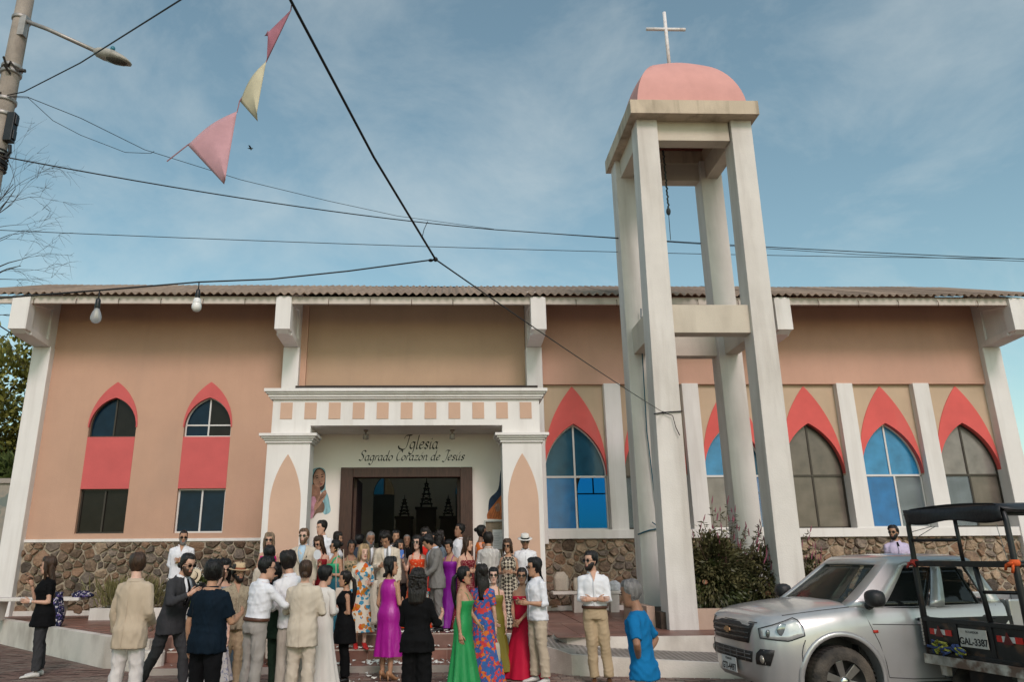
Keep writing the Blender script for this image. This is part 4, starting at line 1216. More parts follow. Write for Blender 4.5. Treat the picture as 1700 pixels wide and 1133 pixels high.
# plants in the left trough
gr_ = tag(empty('spiky_plant', (-7.05, 17.6, TZ + .16)), 'pale green spiky plant in the left planter trough', 'plant')
cc = [(random.gauss(0, .30), random.gauss(0, .18), random.uniform(0, .42)) for _ in range(950)]
dd = [(c[0] * .8, c[1] * .8 - .1, 1 + random.random()) for c in cc]
leaves('foliage', leaf_mat('spiky_leaf', (0.10, 0.095, 0.030), (0.26, 0.23, 0.10)), cc, dd, .34, gr_, .075, jit=.45, fold=.4)
MB().tube([(0, 0, 0), (0, 0, .3)], .03, 6).build('stem', MATS['bush_stem'], gr_)
fs_ = tag(empty('flowering_shrub', (-5.85, 17.5, TZ + .16)), 'round shrub dotted with white flowers in the left trough', 'plant')
P_, D_ = clump_points(2600, (0, 0, .48), (.42, .32, .50), 34, .13)
leaves('foliage', leaf_mat('shrub_leaf', (0.035, 0.055, 0.014), (0.13, 0.15, 0.04)), P_[P_[:, 2] > 0], D_[P_[:, 2] > 0], .10, fs_, .45)
MB().tube([(0, 0, 0), (0, 0, .4)], .025, 6).build('stem', MATS['bush_stem'], fs_)
wf = MB()
for _ in range(80):
    v = Vector((random.gauss(0, 1), random.gauss(-.5, 1), random.gauss(.3, 1))).normalized()
    c = Vector((v.x * .42, v.y * .33, .48 + v.z * .5))
    if c.z < .1: continue
    for q in range(4):
        a = q * 1.57 + random.random()
        e = c + Vector((math.cos(a) * .035, -.012, math.sin(a) * .035)); s1 = Vector((-math.sin(a), 0, math.cos(a))) * .013
        wf.add([c, e + s1, e * 1.0 + (e - c) * .2, e - s1], [(0, 1, 2, 3)])
tag(wf.build('white_flowers', mat('petal_white', (0.66, 0.66, 0.60), .7), fs_), kind='stuff')
# white petals thrown over steps and street
random.seed(12)
pe = MB()
for _ in range(560):
    zone = random.random()
    x = random.gauss(-.9, 1.5)
    if not SX0 < x < 1.3: continue
    if zone < .34: y, z = random.uniform(13.45, 14.2), TZ + .006
    elif zone < .55: y, z = random.uniform(13.13, 13.40), .272
    elif zone < .8: y, z = random.uniform(12.52, 13.10), .100
    else: y, z = random.uniform(10.6, 12.4), .010
    a = random.uniform(0, 6.28); l = random.uniform(.026, .052); w = l * .6
    c, s_ = math.cos(a), math.sin(a)
    pe.add([(x - l * c, y - l * s_, z + .022), (x + w * s_, y - w * c, z), (x + l * c, y + l * s_, z + .026), (x - w * s_, y + w * c, z + .004)], [(0, 1, 2, 3)])
tag(pe.build('flower_petals', MATS['petal_white']), 'white flower petals scattered over the steps', 'petals', kind='stuff')
# ------------------------------------------------------------------ utility pole, lamp, cables, bunting, bulbs
POLEM = mat('pole_concrete', (0.30, 0.255, 0.215), .9, .18, 5, .35, 40, dirt=(.13, .10, .08, .6), dscale=3, dstretch=(1, 1, .3))
STEEL = mat('galvanised', (0.33, 0.31, 0.29), .5, .2, 9, metal=.5)
pole = tag(empty('utility_pole', (-6.78, 10.0, 0)), 'tapered concrete utility pole at the left edge', 'pole')
MB().lathe([(.20, -.1), (.185, 2), (.155, 6), (.125, 9.2), (.11, 11.5)], (0, 0, 0), 18).build('shaft', POLEM, pole, smooth=True)
for z, r_ in ((9.95, .135), (9.05, .145), (8.95, .145), (8.45, .15), (8.2, .15), (7.55, .158)):
    MB().lathe([(r_, 0), (r_ + .006, .01), (r_ + .006, .05), (r_, .06)], (0, 0, z), 18).build('steel_band', STEEL, pole, smooth=True)
MB().box(.12, .24, -.10, .02, 7.76, 8.24).box(.24, .262, -.08, .0, 7.80, 7.95).box(.24, .262, -.08, .0, 8.05, 8.20).tube([(.2, -.02, 7.72), (.22, -.02, 7.6), (.16, -.02, 7.5)], .03, 6).build('junction_box', BLACKPAINT, pole, bevel=.008)
HWM = mat('hardware', (0.045, 0.038, 0.033), .8, .3, 20)
for k in range(7):
    a = random.uniform(-2.8, -.2); z = random.choice((9.0, 9.05, 7.5, 7.55, 8.55))
    MB().tube([(0, -.1, z), (math.cos(a) * .18, -.15 + .1 * math.sin(a), z + random.uniform(-.1, .1)), (math.cos(a) * .30, -.12, z + random.uniform(-.2, .12))], .018, 5).build('line_clamp', HWM, pole)
MB().tube([(-.6, -.05, 9.06), (.24, -.05, 9.0)], .03, 6).build('cross_arm', HWM, pole)
wrap = MB()
for k in range(9):
    z = 7.30 + .035 * k; pts = []
    for q in range(13):
        a = q / 12 * 6.28; pts.append((.172 * math.cos(a), .172 * math.sin(a), z + .03 * math.sin(a + k)))
    wrap.tube(pts, .014, 5)
wrap.build('cable_wrap', BLACKCABLE, pole)
lamp = tag(empty('street_lamp', (-6.66, 9.93, 9.92)), 'grey street lamp on a sloping arm fixed to the pole', 'street lamp')
MB().tube([(0, 0, -.02), (.35, 0, -.16), (1.22, -.02, -.60)], .033, 10).build('arm', STEEL, lamp, smooth=True)
MB().box(-.08, .02, -.05, .05, -.30, .06).build('bracket', STEEL, lamp)
hd = MB(); rings = []
ax = Vector((.93, 0, -.36)).normalized(); upv = Vector((.36, 0, .93))
for t, w, h1, h2 in ((0, .05, .05, .05), (.05, .075, .075, .08), (.16, .11, .10, .09), (.32, .135, .10, .07), (.48, .12, .07, .045), (.58, .085, .035, .03), (.62, .03, .01, .01)):
    c = Vector((1.16, -.02, -.575)) + ax * t
    rings.append([c + Vector((0, 1, 0)) * w * math.cos(a) + upv * (h1 if math.sin(a) > 0 else h2) * math.sin(a) for a in [2 * math.pi * k / 18 for k in range(18)]])
hd.loft(rings)
ho = hd.build('lamp_head', mat('lamp_grey', (0.36, 0.34, 0.30), .55, .2, 8, dirt=(.14, .12, .09, .6), dscale=6, dstretch=(1, 1, 1)), lamp, smooth=True)
lb = MB(); rings = []
for t, w, h in ((.20, .05, .05), (.26, .09, .085), (.38, .10, .085), (.5, .085, .06), (.57, .04, .03)):
    c = Vector((1.16, -.02, -.575)) + ax * t - upv * .012
    rings.append([c + Vector((0, 1, 0)) * w * math.cos(a) - upv * h * abs(math.sin(a)) * (1 if math.sin(a) < 0 else -.1) for a in [2 * math.pi * k / 16 for k in range(16)]])
lb.loft(rings).build('lens', glass_mat('lamp_lens', (0.10, 0.09, 0.075), .3, .1, (.5, .48, .42)), ho, smooth=True)
pc = Vector((1.16, -.02, -.575)) + ax * .24 + upv * .11
MB().lathe([(.035, 0), (.035, .05), (.02, .07)], pc, 10).build('photocell', mat('photocell', (0.03, 0.16, 0.22), .4), ho, smooth=True)

def sag(a, b2, s_=.1, n=16):
    a, b2 = Vector(a), Vector(b2)
    return [a.lerp(b2, k / n) - Vector((0, 0, s_ * 4 * (k / n) * (1 - k / n))) for k in range(n + 1)]
def cable(pts, r, label, m=BLACKCABLE):
    return tag(MB().tube(pts, r, 6).build('cable', m, smooth=True), label, 'cable')
J = Vector((-.09, 5.0, 3.81))
c1 = MB().tube([(-1.45, .8, 4.95), (-.77, 3.0, 4.34), (-.45, 4.0, 4.06), tuple(J)], .0075, 6).tube(sag(J, (4.05, 13.50, 4.28), .03), .006, 6)
c1.tube([(4.05, 13.50, 4.28), (4.02, 13.51, 4.30)], .02, 6)
c1.tube([(3.86, 13.505, 4.26), (4.05, 13.50, 4.29), (4.40, 13.505, 4.31)], .012, 5).tube([(4.05, 13.49, 4.28), (4.20, 13.47, 4.22), (4.24, 13.47, 4.0), (4.30, 13.47, 3.85)], .008, 5)
c1.ball(J, .018, .02, .018, 8, 6).ball(J + Vector((-.035, 0, -.008)), .02, .012, .012, 8, 6)
c1.tube([J + Vector((-.05, -.3, .16)), J + Vector((-.075, -.3, .10)), J + Vector((-.09, -.3, .03))], .0025, 4)
tag(c1.build('cable', BLACKCABLE, smooth=True), 'thick black cable running from top centre down to the tower', 'cable')
sb_pts = [tuple(J), (-.7, 4.86, 3.66), (-1.20, 4.70, 3.535), (-1.64, 4.6, 3.475), (-2.08, 4.2, 3.268), (-2.47, 3.9, 3.11), (-3.4, 3.4, 2.9)]
cable(sb_pts, .0055, 'black string light cable sloping left in front of the roof edge')
def bulb(p, clear, label):
    o = tag(empty('light_bulb', p), label, 'light bulb', 'bulbs on the string light cable')
    MB().tube([(0, 0, 0), (0, 0, -.06)], .004, 6).lathe([(.010, -.05), (.014, -.06), (.016, -.11), (.014, -.115)], (0, 0, 0), 12).build('socket', BLACKPAINT, o, smooth=True)
    g_ = glass_mat('bulb_clear', (0.62, 0.64, 0.66), .62, .04, (.92, .94, .95)) if clear else mat('bulb_opal', (0.78, 0.76, 0.72), .3, .02)
    prof = [(.013, -.11), (.016, -.12), (.026, -.145), (.031, -.165), (.030, -.182), (.020, -.198), (.006, -.204), (0.0005, -.2045)]
    b = MB().lathe(prof, (0, 0, 0), 18).build('globe', g_, o, smooth=True)
    if clear:
        f = MB()
        for k in range(4):
            a = k * 1.57; f.tube([(.006 * math.cos(a), .006 * math.sin(a), -.125), (.009 * math.cos(a), .009 * math.sin(a), -.17)], .0022, 5)
        f.tube([(0, 0, -.11), (0, 0, -.14)], .006, 6).build('filament', mat('filament', (0.65, 0.55, 0.35), .5), b)
    else:
        MB().lathe([(.012, -.108), (.021, -.115), (.026, -.14), (.027, -.145)], (0, 0, 0), 16).build('collar', mat('bulb_white', (0.7, 0.69, 0.67), .4), b, smooth=True)
bulb((-1.64, 4.6, 3.472), False, 'opal white bulb hanging from the string light cable, the right one')
bulb((-2.08, 4.2, 3.265), True, 'clear filament bulb hanging from the string light cable, the left one')
cable([(-6.68, 9.85, 7.47)] + sag((-6.5, 10, 7.50), (1.03, 15, 8.71), .12) + sag((1.03, 15, 8.71), (19, 17.4, 8.95), .1)[1:], .011, 'power line from the pole wrap to the right edge, upper of two')
MB().tube(sag((1.03, 15, 8.72), (1.35, 15.05, 8.70), .05, 6), .02, 5)
cable(sag((-10.5, 13.8, 8.15), (19, 17.4, 9.08), .18, 24), .008, 'thin cable crossing the whole sky just above the roof')
cable([(-6.68, 9.86, 8.50), (-6.47, 9.9, 8.59), (-4.6, 8.0, 7.70), (-2.6, 6.0, 6.93), (-.5, 3.9, 6.15)], .009, 'black cable rising from the pole to the top edge past the lamp')
cable([(-6.66, 9.88, 8.50), (-6.47, 10, 8.57), (-6.05, 10.8, 8.72), (-5.5, 12, 8.86), (-4.03, 13, 8.81), (-2.5, 14, 8.88), (-1.12, 15, 9.03), (1.03, 15, 8.72)], .006, 'fine drooping wire from the pole towards the middle')
cable([(-6.66, 9.88, 8.48), (-6.45, 10, 8.55), (-6.2, 10.3, 8.35), (-5.9, 10.6, 8.28), (-5.45, 11.2, 8.33), (-5.2, 11.6, 8.55), (-5.17, 11.65, 8.62)], .005, 'loose looped wire end right of the pole')
cable([(1.03, 15, 8.71), (4, 15.4, 8.68), (10, 16.4, 8.75), (19, 17.3, 8.80)], .008, 'power line to the right edge, lower of two')
# bunting: three curled cloth pennants on a cord
def pennant(pa, pb, pc_, bow, m, label, roll=.1):
    """triangular flag pa-pb is the corded edge, pc_ the free tip; the tip end rolls over"""
    pa, pb, pc_ = Vector(pa), Vector(pb), Vector(pc_)
    n = 12; mb = MB(); vs_ = []; fs = []
    nrm = (pb - pa).cross(pc_ - pa).normalized()
    if nrm.y > 0: nrm = -nrm
    rows = []
    for i in range(n + 1):
        u = i / n
        row = []
        for j in range(n + 1):
            v = j / n
            p = (pa.lerp(pb, v)).lerp(pc_, u)
            p = p + nrm * (bow * math.sin(math.pi * v) * (1 - u) ** .5 * .6 + roll * max(0, v - .45) ** 1.3 * (.3 + u)) - (pb - pa).normalized() * roll * .7 * max(0, v - .6) * u * 1.5
            row.append(p)
        rows.append(row)
    for row in rows: vs_ += row
    for i in range(n):
        for j in range(n):
            a = i * (n + 1) + j
            fs.append((a, a + 1, a + n + 2, a + n + 1))
    mb.add(vs_, fs)
    o = mb.build('pennant', m, smooth=True)
    md = o.modifiers.new('thick', 'SOLIDIFY'); md.thickness = .0015
    return tag(o, label, 'pennant', 'pennants of the bunting')
PK = mat('cloth_pink', (0.50, 0.27, 0.295), .8, .1, 12, sheen=.2)
pennant((-.775, 3.05, 4.32), (-.875, 3.05, 4.025), (-.885, 3.02, 4.14), .02, mat('cloth_rose', (0.36, 0.14, 0.18), .8, .15, 12), 'rolled dark pink pennant at the top of the bunting', .05)
pennant((-.875, 3.05, 4.02), (-.985, 3.05, 3.80), (-.885, 3.0, 3.70), .03, mat('cloth_cream', (0.50, 0.45, 0.31), .8, .1, 12), 'curled pale yellow pennant in the middle of the bunting', -.05)
pennant((-.992, 3.05, 3.742), (-1.205, 3.05, 3.562), (-1.00, 3.0, 3.36), .035, PK, 'large light pink pennant with curled tip, lowest of the bunting', -.04)
tag(MB().tube([(-.765, 3.02, 4.345), (-.775, 3.05, 4.32), (-.875, 3.052, 4.022), (-.985, 3.052, 3.80), (-.992, 3.052, 3.742), (-1.205, 3.052, 3.562), (-1.29, 3.05, 3.475)], .003, 5).build('bunting_cord', mat('cord_pink', (0.35, 0.18, 0.2), .9)), 'thin pink cord holding the three pennants', 'cord')
# ------------------------------------------------------------------ silver pickup
SILVER = mat('silver_paint', (0.46, 0.455, 0.455), .30, .04, 2.5, metal=.45, coat=.7, dirt=(0.30, 0.27, 0.23, .35), dscale=2.5, dstretch=(1, 1, .6))
BLKPL = mat('black_plastic', (0.016, 0.016, 0.017), .5, .2, 20, .2, 90)
CHROME = mat('chrome', (0.6, 0.6, 0.6), .15, .05, 5, metal=1)
RUBBER = mat('tyre_rubber', (0.030, 0.027, 0.024), .85, .35, 9, .5, 40, dirt=(.16, .13, .10, .7), dscale=4, dstretch=(1, 1, 1), dpos=(.42, .7))
CARGLASS = glass_mat('car_glass', (0.016, 0.018, 0.018), .35, .04, (.55, .58, .56))
WINDGLASS = glass_mat('windscreen_glass', (0.05, 0.055, 0.05), .68, .03, (.82, .86, .82))
pk = tag(empty('pickup_truck', (4.31, 9.57, 0), R(183.5)), 'silver pickup truck parked in front of the tower, facing left', 'car')
SEC = [  # x, zb, zs, zt, zc, wb, wm, ws, wt
    (.868, .50, .68, .86, .88, .20, .30, .30, .24), (.845, .36, .68, .93, .97, .42, .52, .53, .46), (.79, .30, .69, .985, 1.03, .60, .68, .68, .60),
    (.70, .28, .72, 1.015, 1.075, .72, .79, .785, .69), (.57, .27, .76, 1.04, 1.11, .80, .86, .855, .75), (.40, .27, .82, 1.065, 1.14, .85, .90, .895, .79),
    (.20, .27, .88, 1.09, 1.165, .87, .92, .915, .815), (0, .27, .91, 1.11, 1.185, .88, .93, .925, .83), (-.22, .28, .93, 1.13, 1.20, .88, .92, .92, .84), (-.42, .29, .94, 1.135, 1.16, .88, .915, .915, .85),
    (-.9, .31, .94, 1.135, 1.145, .88, .915, .915, .86), (-1.5, .31, .94, 1.145, 1.15, .88, .915, .915, .86), (-2.05, .32, .94, 1.16, 1.165, .88, .91, .91, .86)]
def sec_at(x):
    xs_ = [s_[0] for s_ in SEC][::-1]
    return [np.interp(x, xs_, [s_[i] for s_ in SEC][::-1]) for i in range(1, 9)]
def outline(x):
    zb, zs, zt, zc, wb, wm, ws, wt = sec_at(x)
    return [(0, zb), (wb * .75, zb), (wb, zb + .04), (wm, zb + (zs - zb) * .55), (ws, zs), (ws - .012, zs + (zt - zs) * .35), ((ws + wt) / 2, zs + (zt - zs) * .8), (wt, zt), (wt * .86, zt + (zc - zt) * .45), (wt * .5, zt + (zc - zt) * .88), (0, zc)]
def side_y(x, z):
    o = outline(x)[2:8]
    return float(np.interp(z, [p[1] for p in o], [p[0] for p in o]))
def front_x(y, z):
    lo, hi = -.3, .875
    for _ in range(26):
        m_ = (lo + hi) / 2
        o = outline(m_)
        ok = abs(y) <= side_y(m_, z) and o[0][1] <= z <= o[7][1] + (o[10][1] - o[7][1]) * (1 - abs(y) / max(.01, o[7][0]))
        if ok: lo = m_
        else: hi = m_
    return lo
bm_ = MB(); rings = []
for k in range(len(SEC) * 3 - 2):
    i, f = divmod(k, 3)
    x = SEC[i][0] + (SEC[min(i + 1, len(SEC) - 1)][0] - SEC[i][0]) * f / 3
    o = outline(x)
    rings.append([(x, y, z) for y, z in o] + [(x, -y, z) for y, z in o[-2:0:-1]])
bm_.loft(rings)
body = bm_.build('car_body', SILVER, pk)
# wheel openings
cutters = []
for sd in (1, -1):
    c_ = MB(); pr = [(.452 * math.cos(a), .385 + .452 * math.sin(a)) for a in [2 * math.pi * i / 40 for i in range(40)]]
    vs1 = [(x, sd * .60, z) for x, z in pr]; vs2 = [(x, sd * 1.2, z) for x, z in pr]
    c_.loft([vs1, vs2]); co_ = c_.build('cut', SILVER); co_.matrix_world = Matrix.Translation(pk.location) @ Matrix.Rotation(R(183.5), 4, 'Z')
    md = body.modifiers.new('arch', 'BOOLEAN'); md.operation = 'DIFFERENCE'; md.object = co_; md.solver = 'EXACT'
    cutters.append(co_)
bpy.context.view_layer.update()
me_ = bpy.data.meshes.new_from_object(body.evaluated_get(bpy.context.evaluated_depsgraph_get()))
body.modifiers.clear(); body.data = me_
for c_ in cutters: bpy.data.objects.remove(c_, do_unlink=True)
auto_smooth(body, 32)
def patch3(name, m, pts, parent, n=None, thick=.004):
    """grid of points -> thin shell part"""
    rows, cols_ = len(pts), len(pts[0])
    mb = MB().add([p for r_ in pts for p in r_], [(i * cols_ + j, i * cols_ + j + 1, (i + 1) * cols_ + j + 1, (i + 1) * cols_ + j) for i in range(rows - 1) for j in range(cols_ - 1)])
    o = mb.build(name, m, parent, smooth=True)
    md = o.modifiers.new('t', 'SOLIDIFY'); md.thickness = thick; md.offset = 0
    return o
def grid_quad(c00, c10, c11, c01, n, m):
    out = []
    for i in range(m + 1):
        v = i / m
        out.append([tuple((1 - v) * ((1 - u) * np.array(c00) + u * np.array(c10)) + v * ((1 - u) * np.array(c01) + u * np.array(c11))) for u in [j / n for j in range(n + 1)]])
    return out
def side_patch(name, m, corners, sd=1, off=.005, n=10, mm=6, parent=None, thick=.004):
    g_ = grid_quad(*corners, n, mm)
    return patch3(name, m, [[(x, sd * (side_y(x, z) + off), z) for x, z in r_] for r_ in g_], parent or pk, thick=thick)
def front_patch(name, m, corners, off=.006, n=12, mm=4, parent=None, thick=.004):
    g_ = grid_quad(*corners, n, mm)
    return patch3(name, m, [[(front_x(y, z) + off, y, z) for y, z in r_] for r_ in g_], parent or pk, thick=thick)
gri = front_patch('grille', BLKPL, ((-.46, .735), (.46, .735), (.56, .955), (-.56, .955)), .006)
for k in range(3):
    z = .775 + .055 * k
    front_patch('grille_slat', mat('slat_black', (.03, .03, .03), .25, .1), ((-.46 - .02 * k, z), (.46 + .02 * k, z), (.47 + .02 * k, z + .022), (-.47 - .02 * k, z + .022)), .022, 12, 1, gri)
em = MB()
x_ = front_x(0, .85) + .034
em.add([(x_, y, z + .085) for y, z in ((-.085, .748), (-.03, .745), (-.03, .728), (.03, .728), (.03, .745), (.085, .752), (.075, .785), (.03, .782), (.03, .80), (-.03, .80), (-.03, .782), (-.075, .780))], [tuple(range(12))])
eo = em.build('emblem', mat('emblem_gold', (.42, .26, .13), .35, .1, metal=.6), gri); eo.modifiers.new('t', 'SOLIDIFY').thickness = .012
lg = front_patch('lower_grille', BLKPL, ((-.48, .53), (.48, .53), (.52, .65), (-.52, .65)), .005)
for k in range(2):
    front_patch('grille_bar', mat('bar_grey', (.12, .12, .12), .5), ((-.48, .565 + .045 * k), (.48, .565 + .045 * k), (.48, .575 + .045 * k), (-.48, .575 + .045 * k)), .016, 10, 1, lg)
for k in range(5):
    y = -.36 + .18 * k
    front_patch('grille_bar', MATS['bar_grey'], ((y - .006, .535), (y + .006, .535), (y + .006, .645), (y - .006, .645)), .015, 2, 2, lg)
for sd in (1, -1):
    # headlamp wraps round the corner
    def hp_(yz_list): return yz_list
    hg = []
    for v in (0, .25, .5, .75, 1):
        row = []
        for u in [j / 12 for j in range(13)]:
            x = .800 - .40 * u ** 1.1
            zlo = .805 - .03 * u + .07 * max(0, u - .6) / .4; zhi = .905 + .135 * min(1, u * 1.1) - (.10 * max(0, u - .88) / .12)
            z = zlo + (zhi - zlo) * v
            row.append((x, sd * (side_y(x, z) + .006), z))
        hg.append(row)
    hl = patch3('headlight', mat('lamp_clear', (.52, .53, .53), .12, .12, 12, metal=.35, coat=.5), hg, pk)
    hb = MB().ball((.60, sd * (side_y(.60, .90) + .002), .90), .08, .012, .07, 14, 8)
    hb.build('reflector', mat('lamp_lens_blue', (.25, .28, .30), .08, .2, 20, metal=.6), hl, smooth=True)
    hb = MB().ball((.735, sd * (side_y(.735, .855) + .002), .855), .035, .018, .045, 12, 8)
    hb.build('reflector', mat('reflector_dark', (.10, .11, .11), .15, metal=.5), hl, smooth=True)
    # fog lamp
    fg = patch3('fog_surround', BLKPL, [[(front_x(sd * y, z) + .008, sd * y, z) for y in (y0, y0 + w * .5, y0 + w)] for z, y0, w in ((.52, .56, .17), (.58, .56, .19), (.64, .58, .19), (.69, .64, .14))], pk)
    c = (front_x(sd * .65, .58) + .010, sd * .65, .58)
    MB().ball(c, .018, .045, .045, 12, 8).build('fog_lamp', mat('fog_glass', (.36, .33, .29), .15, .1, metal=.4), fg, smooth=True)
    # flare over the wheel opening
    fr_ = MB(); ring = []
    for i in range(25):
        a = math.pi * (-.06 + 1.12 * i / 24)
        x, z = .452 * math.cos(a), .385 + .452 * math.sin(a)
        xo, zo = .515 * math.cos(a), .385 + .515 * math.sin(a)
        yb = side_y(x, max(z, .3)); yo = side_y(xo, max(.3, min(zo, 1.0)))
        ring.append([(x, sd * (yb - .02), z), (x, sd * (yb + .012), z), ((x + xo) / 2, sd * ((yb + yo) / 2 + .010), (z + zo) / 2), (xo, sd * (yo - .004), zo)])
    fr_.loft(ring, cap=True, closed=True)
    fr_.build('wheel_flare', SILVER, pk, smooth=True)
    MB().tube([(-.50, sd * .80, .31), (-2.0, sd * .80, .31)], .05, 10).build('sill_step', BLKPL, pk, smooth=True)
    # doors: seams, handles
    def seam(pts):
        q = MB().tube([(x, sd * (side_y(x, z) + .001), z) for x, z in pts], .0045, 4)
        q.build('door_seam', mat('seam_dark', (.05, .05, .05), .7), pk)
    seam([(-.33, 1.10), (-.37, .95), (-.45, .75), (-.50, .55), (-.52, .40)]); seam([(-.52, .40), (-.8, .38), (-1.18, .38)])
    seam([(-1.16, 1.14), (-1.17, .8), (-1.18, .38)]); seam([(-1.18, .38), (-1.6, .39), (-1.78, .5), (-1.90, .8), (-1.95, 1.14)])
    seam([(-.40, .955), (-1.0, .94), (-1.9, .935)])
    for hx in (-1.03, -1.76):
        y = side_y(hx, 1.0)
        h_ = MB().ball((hx - .03, sd * y, 1.0), .055, .008, .04, 12, 7)
        ho_ = h_.build('door_handle', BLKPL, pk, smooth=True)
        MB().tube([(hx - .11, sd * (y + .02), 1.005), (hx, sd * (y + .032), 1.007), (hx + .09, sd * (y + .02), 1.005)], .014, 8).build('handle_bar', BLKPL, ho_, smooth=True)
    side_patch('side_marker', mat('marker_red', (.45, .03, .015), .3), ((-.39, .865), (-.45, .865), (-.45, .895), (-.39, .895)), sd, .006, 2, 2)
# shut lines of bonnet and bumper, dark edge round the lamps
SEAM = MATS['seam_dark']
for sd in (1, -1):
    hs = MB().tube([(x, sd * (outline(x)[7][0] * .985), outline(x)[7][1] + .006) for x in (.56, .45, .3, .15, 0, -.12, -.20)], .005, 4)
    hs.build('bonnet_seam', SEAM, pk)
    MB().tube([(x, sd * (side_y(x, z) + .002), z) for x, z in ((.40, .80), (.43, .74), (.452, .66), (.455, .58))], .005, 4).build('bumper_seam', SEAM, pk)
    loop = []
    for u in [j / 12 for j in range(13)]: loop.append((.800 - .40 * u ** 1.1, .805 - .03 * u + .07 * max(0, u - .6) / .4))
    for u in [1 - j / 12 for j in range(13)]: loop.append((.800 - .40 * u ** 1.1, .905 + .135 * min(1, u * 1.1) - (.10 * max(0, u - .88) / .12)))
    loop.append(loop[0])
    MB().tube([(x, sd * (side_y(x, z) + .006), z) for x, z in loop], .007, 4).build('lamp_edge', BLKPL, pk)
MB().tube([(front_x(y, .965) + .004, y, .965) for y in [-.60 + 1.2 * i / 16 for i in range(17)]], .006, 4).build('bonnet_edge', SEAM, pk)
# greenhouse
def gw(v): return .825 - .185 * v ** 1.1
def gz(v): return 1.12 + .50 * v
def gxf(v): return -.22 - .66 * v ** .94
def gxb(v): return -2.05 + .16 * v
def g_front(u, v, off=0):
    return (gxf(v) + .13 * (1 - u * u) * (1 - .5 * v) + off, u * (gw(v)), gz(v) + .012 * v * (1 - u * u) + off * .8)
def g_side(s_, v, sd, off=0):
    x = gxf(v) + (gxb(v) - gxf(v)) * s_
    return (x, sd * (gw(v) + .035 * math.sin(math.pi * min(1, s_ * 1.0)) * (1 - .3 * v) + off), gz(v))
gh = MB(); rings = []
vs_l = [0, .15, .35, .55, .75, .9, 1.0]
for v in vs_l:
    r_ = [g_front(u, v) for u in [-1 + 2 * i / 12 for i in range(13)]]
    r_ += [g_side(s_, v, 1) for s_ in [i / 10 for i in range(1, 10)]]
    r_ += [(gxb(v), gw(v) * (1 - 2 * i / 8), gz(v)) for i in range(9)]
    r_ += [g_side(s_, v, -1) for s_ in [1 - i / 10 for i in range(1, 10)]]
    rings.append(r_)
cxr = -1.40
for f, dz in ((.93, .028), (.72, .05), (.35, .062), (.02, .065)):
    rings.append([(cxr + (x - cxr) * f, y * f, gz(1) + dz) for x, y, z in rings[6]])
# window openings are left out of the shell so that the cabin shows through
n_ = len(rings[0]); b0 = 0
for r_ in rings: gh.v.extend(r_)
for k in range(len(rings) - 1):
    for i in range(n_):
        j = (i + 1) % n_
        win = k < 5 and ((1 <= i <= 10 and k >= 0) or (14 <= i <= 20 and 0 <= k and i != 17) or (i in (32, 33, 34, 36, 37, 38) and k >= 0) or (23 <= i <= 28 and k >= 1))
        if win: continue
        gh.f.append([k * n_ + i, k * n_ + j, (k + 1) * n_ + j, (k + 1) * n_ + i]); gh.mi.append(0)
gh.f.append([(len(rings) - 1) * n_ + i for i in range(n_)]); gh.mi.append(0)
gho = gh.build('cab', SILVER, pk); auto_smooth(gho, 35)
gho.modifiers.new('t', 'SOLIDIFY').thickness = -.03
ws_ = patch3('windscreen', WINDGLASS, [[g_front(u, v, .004) for u in [-.87 + 1.74 * i / 14 for i in range(15)]] for v in [.0 + .92 * i / 8 for i in range(9)]], pk)
edge = MB()
for us in (-.88, .88): edge.tube([g_front(us, .92 * i / 8, .006) for i in range(9)], .012, 5)
edge.tube([g_front(-.88 + 1.76 * i / 14, .915, .006) for i in range(15)], .012, 5).tube([g_front(-.88 + 1.76 * i / 14, .0, .008) for i in range(15)], .02, 5)
edge.build('windscreen_seal', BLKPL, ws_)
wp = MB()
for y0, y1 in ((.62, .05), (.0, -.55)):
    a = g_front(y0 / .82, .03, .02); b2 = g_front(y1 / .82, .10, .02); wp.tube([a, b2], .009, 5)
wp.build('wiper', BLKPL, ws_)
for sd in (1, -1):
    for nm, s0b, s0t, s1b, s1t in (('door_window', .11, .115, .47, .505), ('rear_door_window', .55, .575, .86, .80)):
        g_ = []
        for i in range(7):
            v = .0 + .86 * i / 6
            a = s0b + (s0t - s0b) * i / 6; b2 = s1b + (s1t - s1b) * i / 6
            g_.append([g_side(a + (b2 - a) * q / 8, v, sd, .004) for q in range(9)])
        w_ = patch3(nm, CARGLASS, g_, pk)
        sl = MB(); loop = [g_[0][q] for q in range(9)] + [g_[i][8] for i in range(1, 7)] + [g_[6][q] for q in range(7, -1, -1)] + [g_[i][0] for i in range(5, -1, -1)]
        sl.tube([(x, y + sd * .003, z) for x, y, z in loop], .011, 5).build('window_seal', BLKPL, w_)
    # door mirror
    mr = MB(); rr_ = []
    for t, w, h in ((0, .05, .05), (.03, .085, .085), (.09, .10, .10), (.16, .09, .09), (.20, .045, .05)):
        rr_.append([(-.40 + .03 * t + .10 * w / .1 * math.copysign(abs(math.cos(a)) ** .7, math.cos(a)), sd * (.93 + t), 1.235 + h * .95 * math.copysign(abs(math.sin(a)) ** .7, math.sin(a))) for a in [2 * math.pi * i / 16 for i in range(16)]])
    mo = mr.loft(rr_).build('door_mirror', BLKPL, pk, smooth=True)
    MB().tube([(-.42, sd * .84, 1.14), (-.41, sd * .95, 1.17)], [.05, .035], 8).build('mirror_foot', BLKPL, mo, smooth=True)
    MB().tube([(-1.0, sd * .60, 1.640), (-1.85, sd * .60, 1.646)], .014, 6).build('roof_strip', BLKPL, pk)
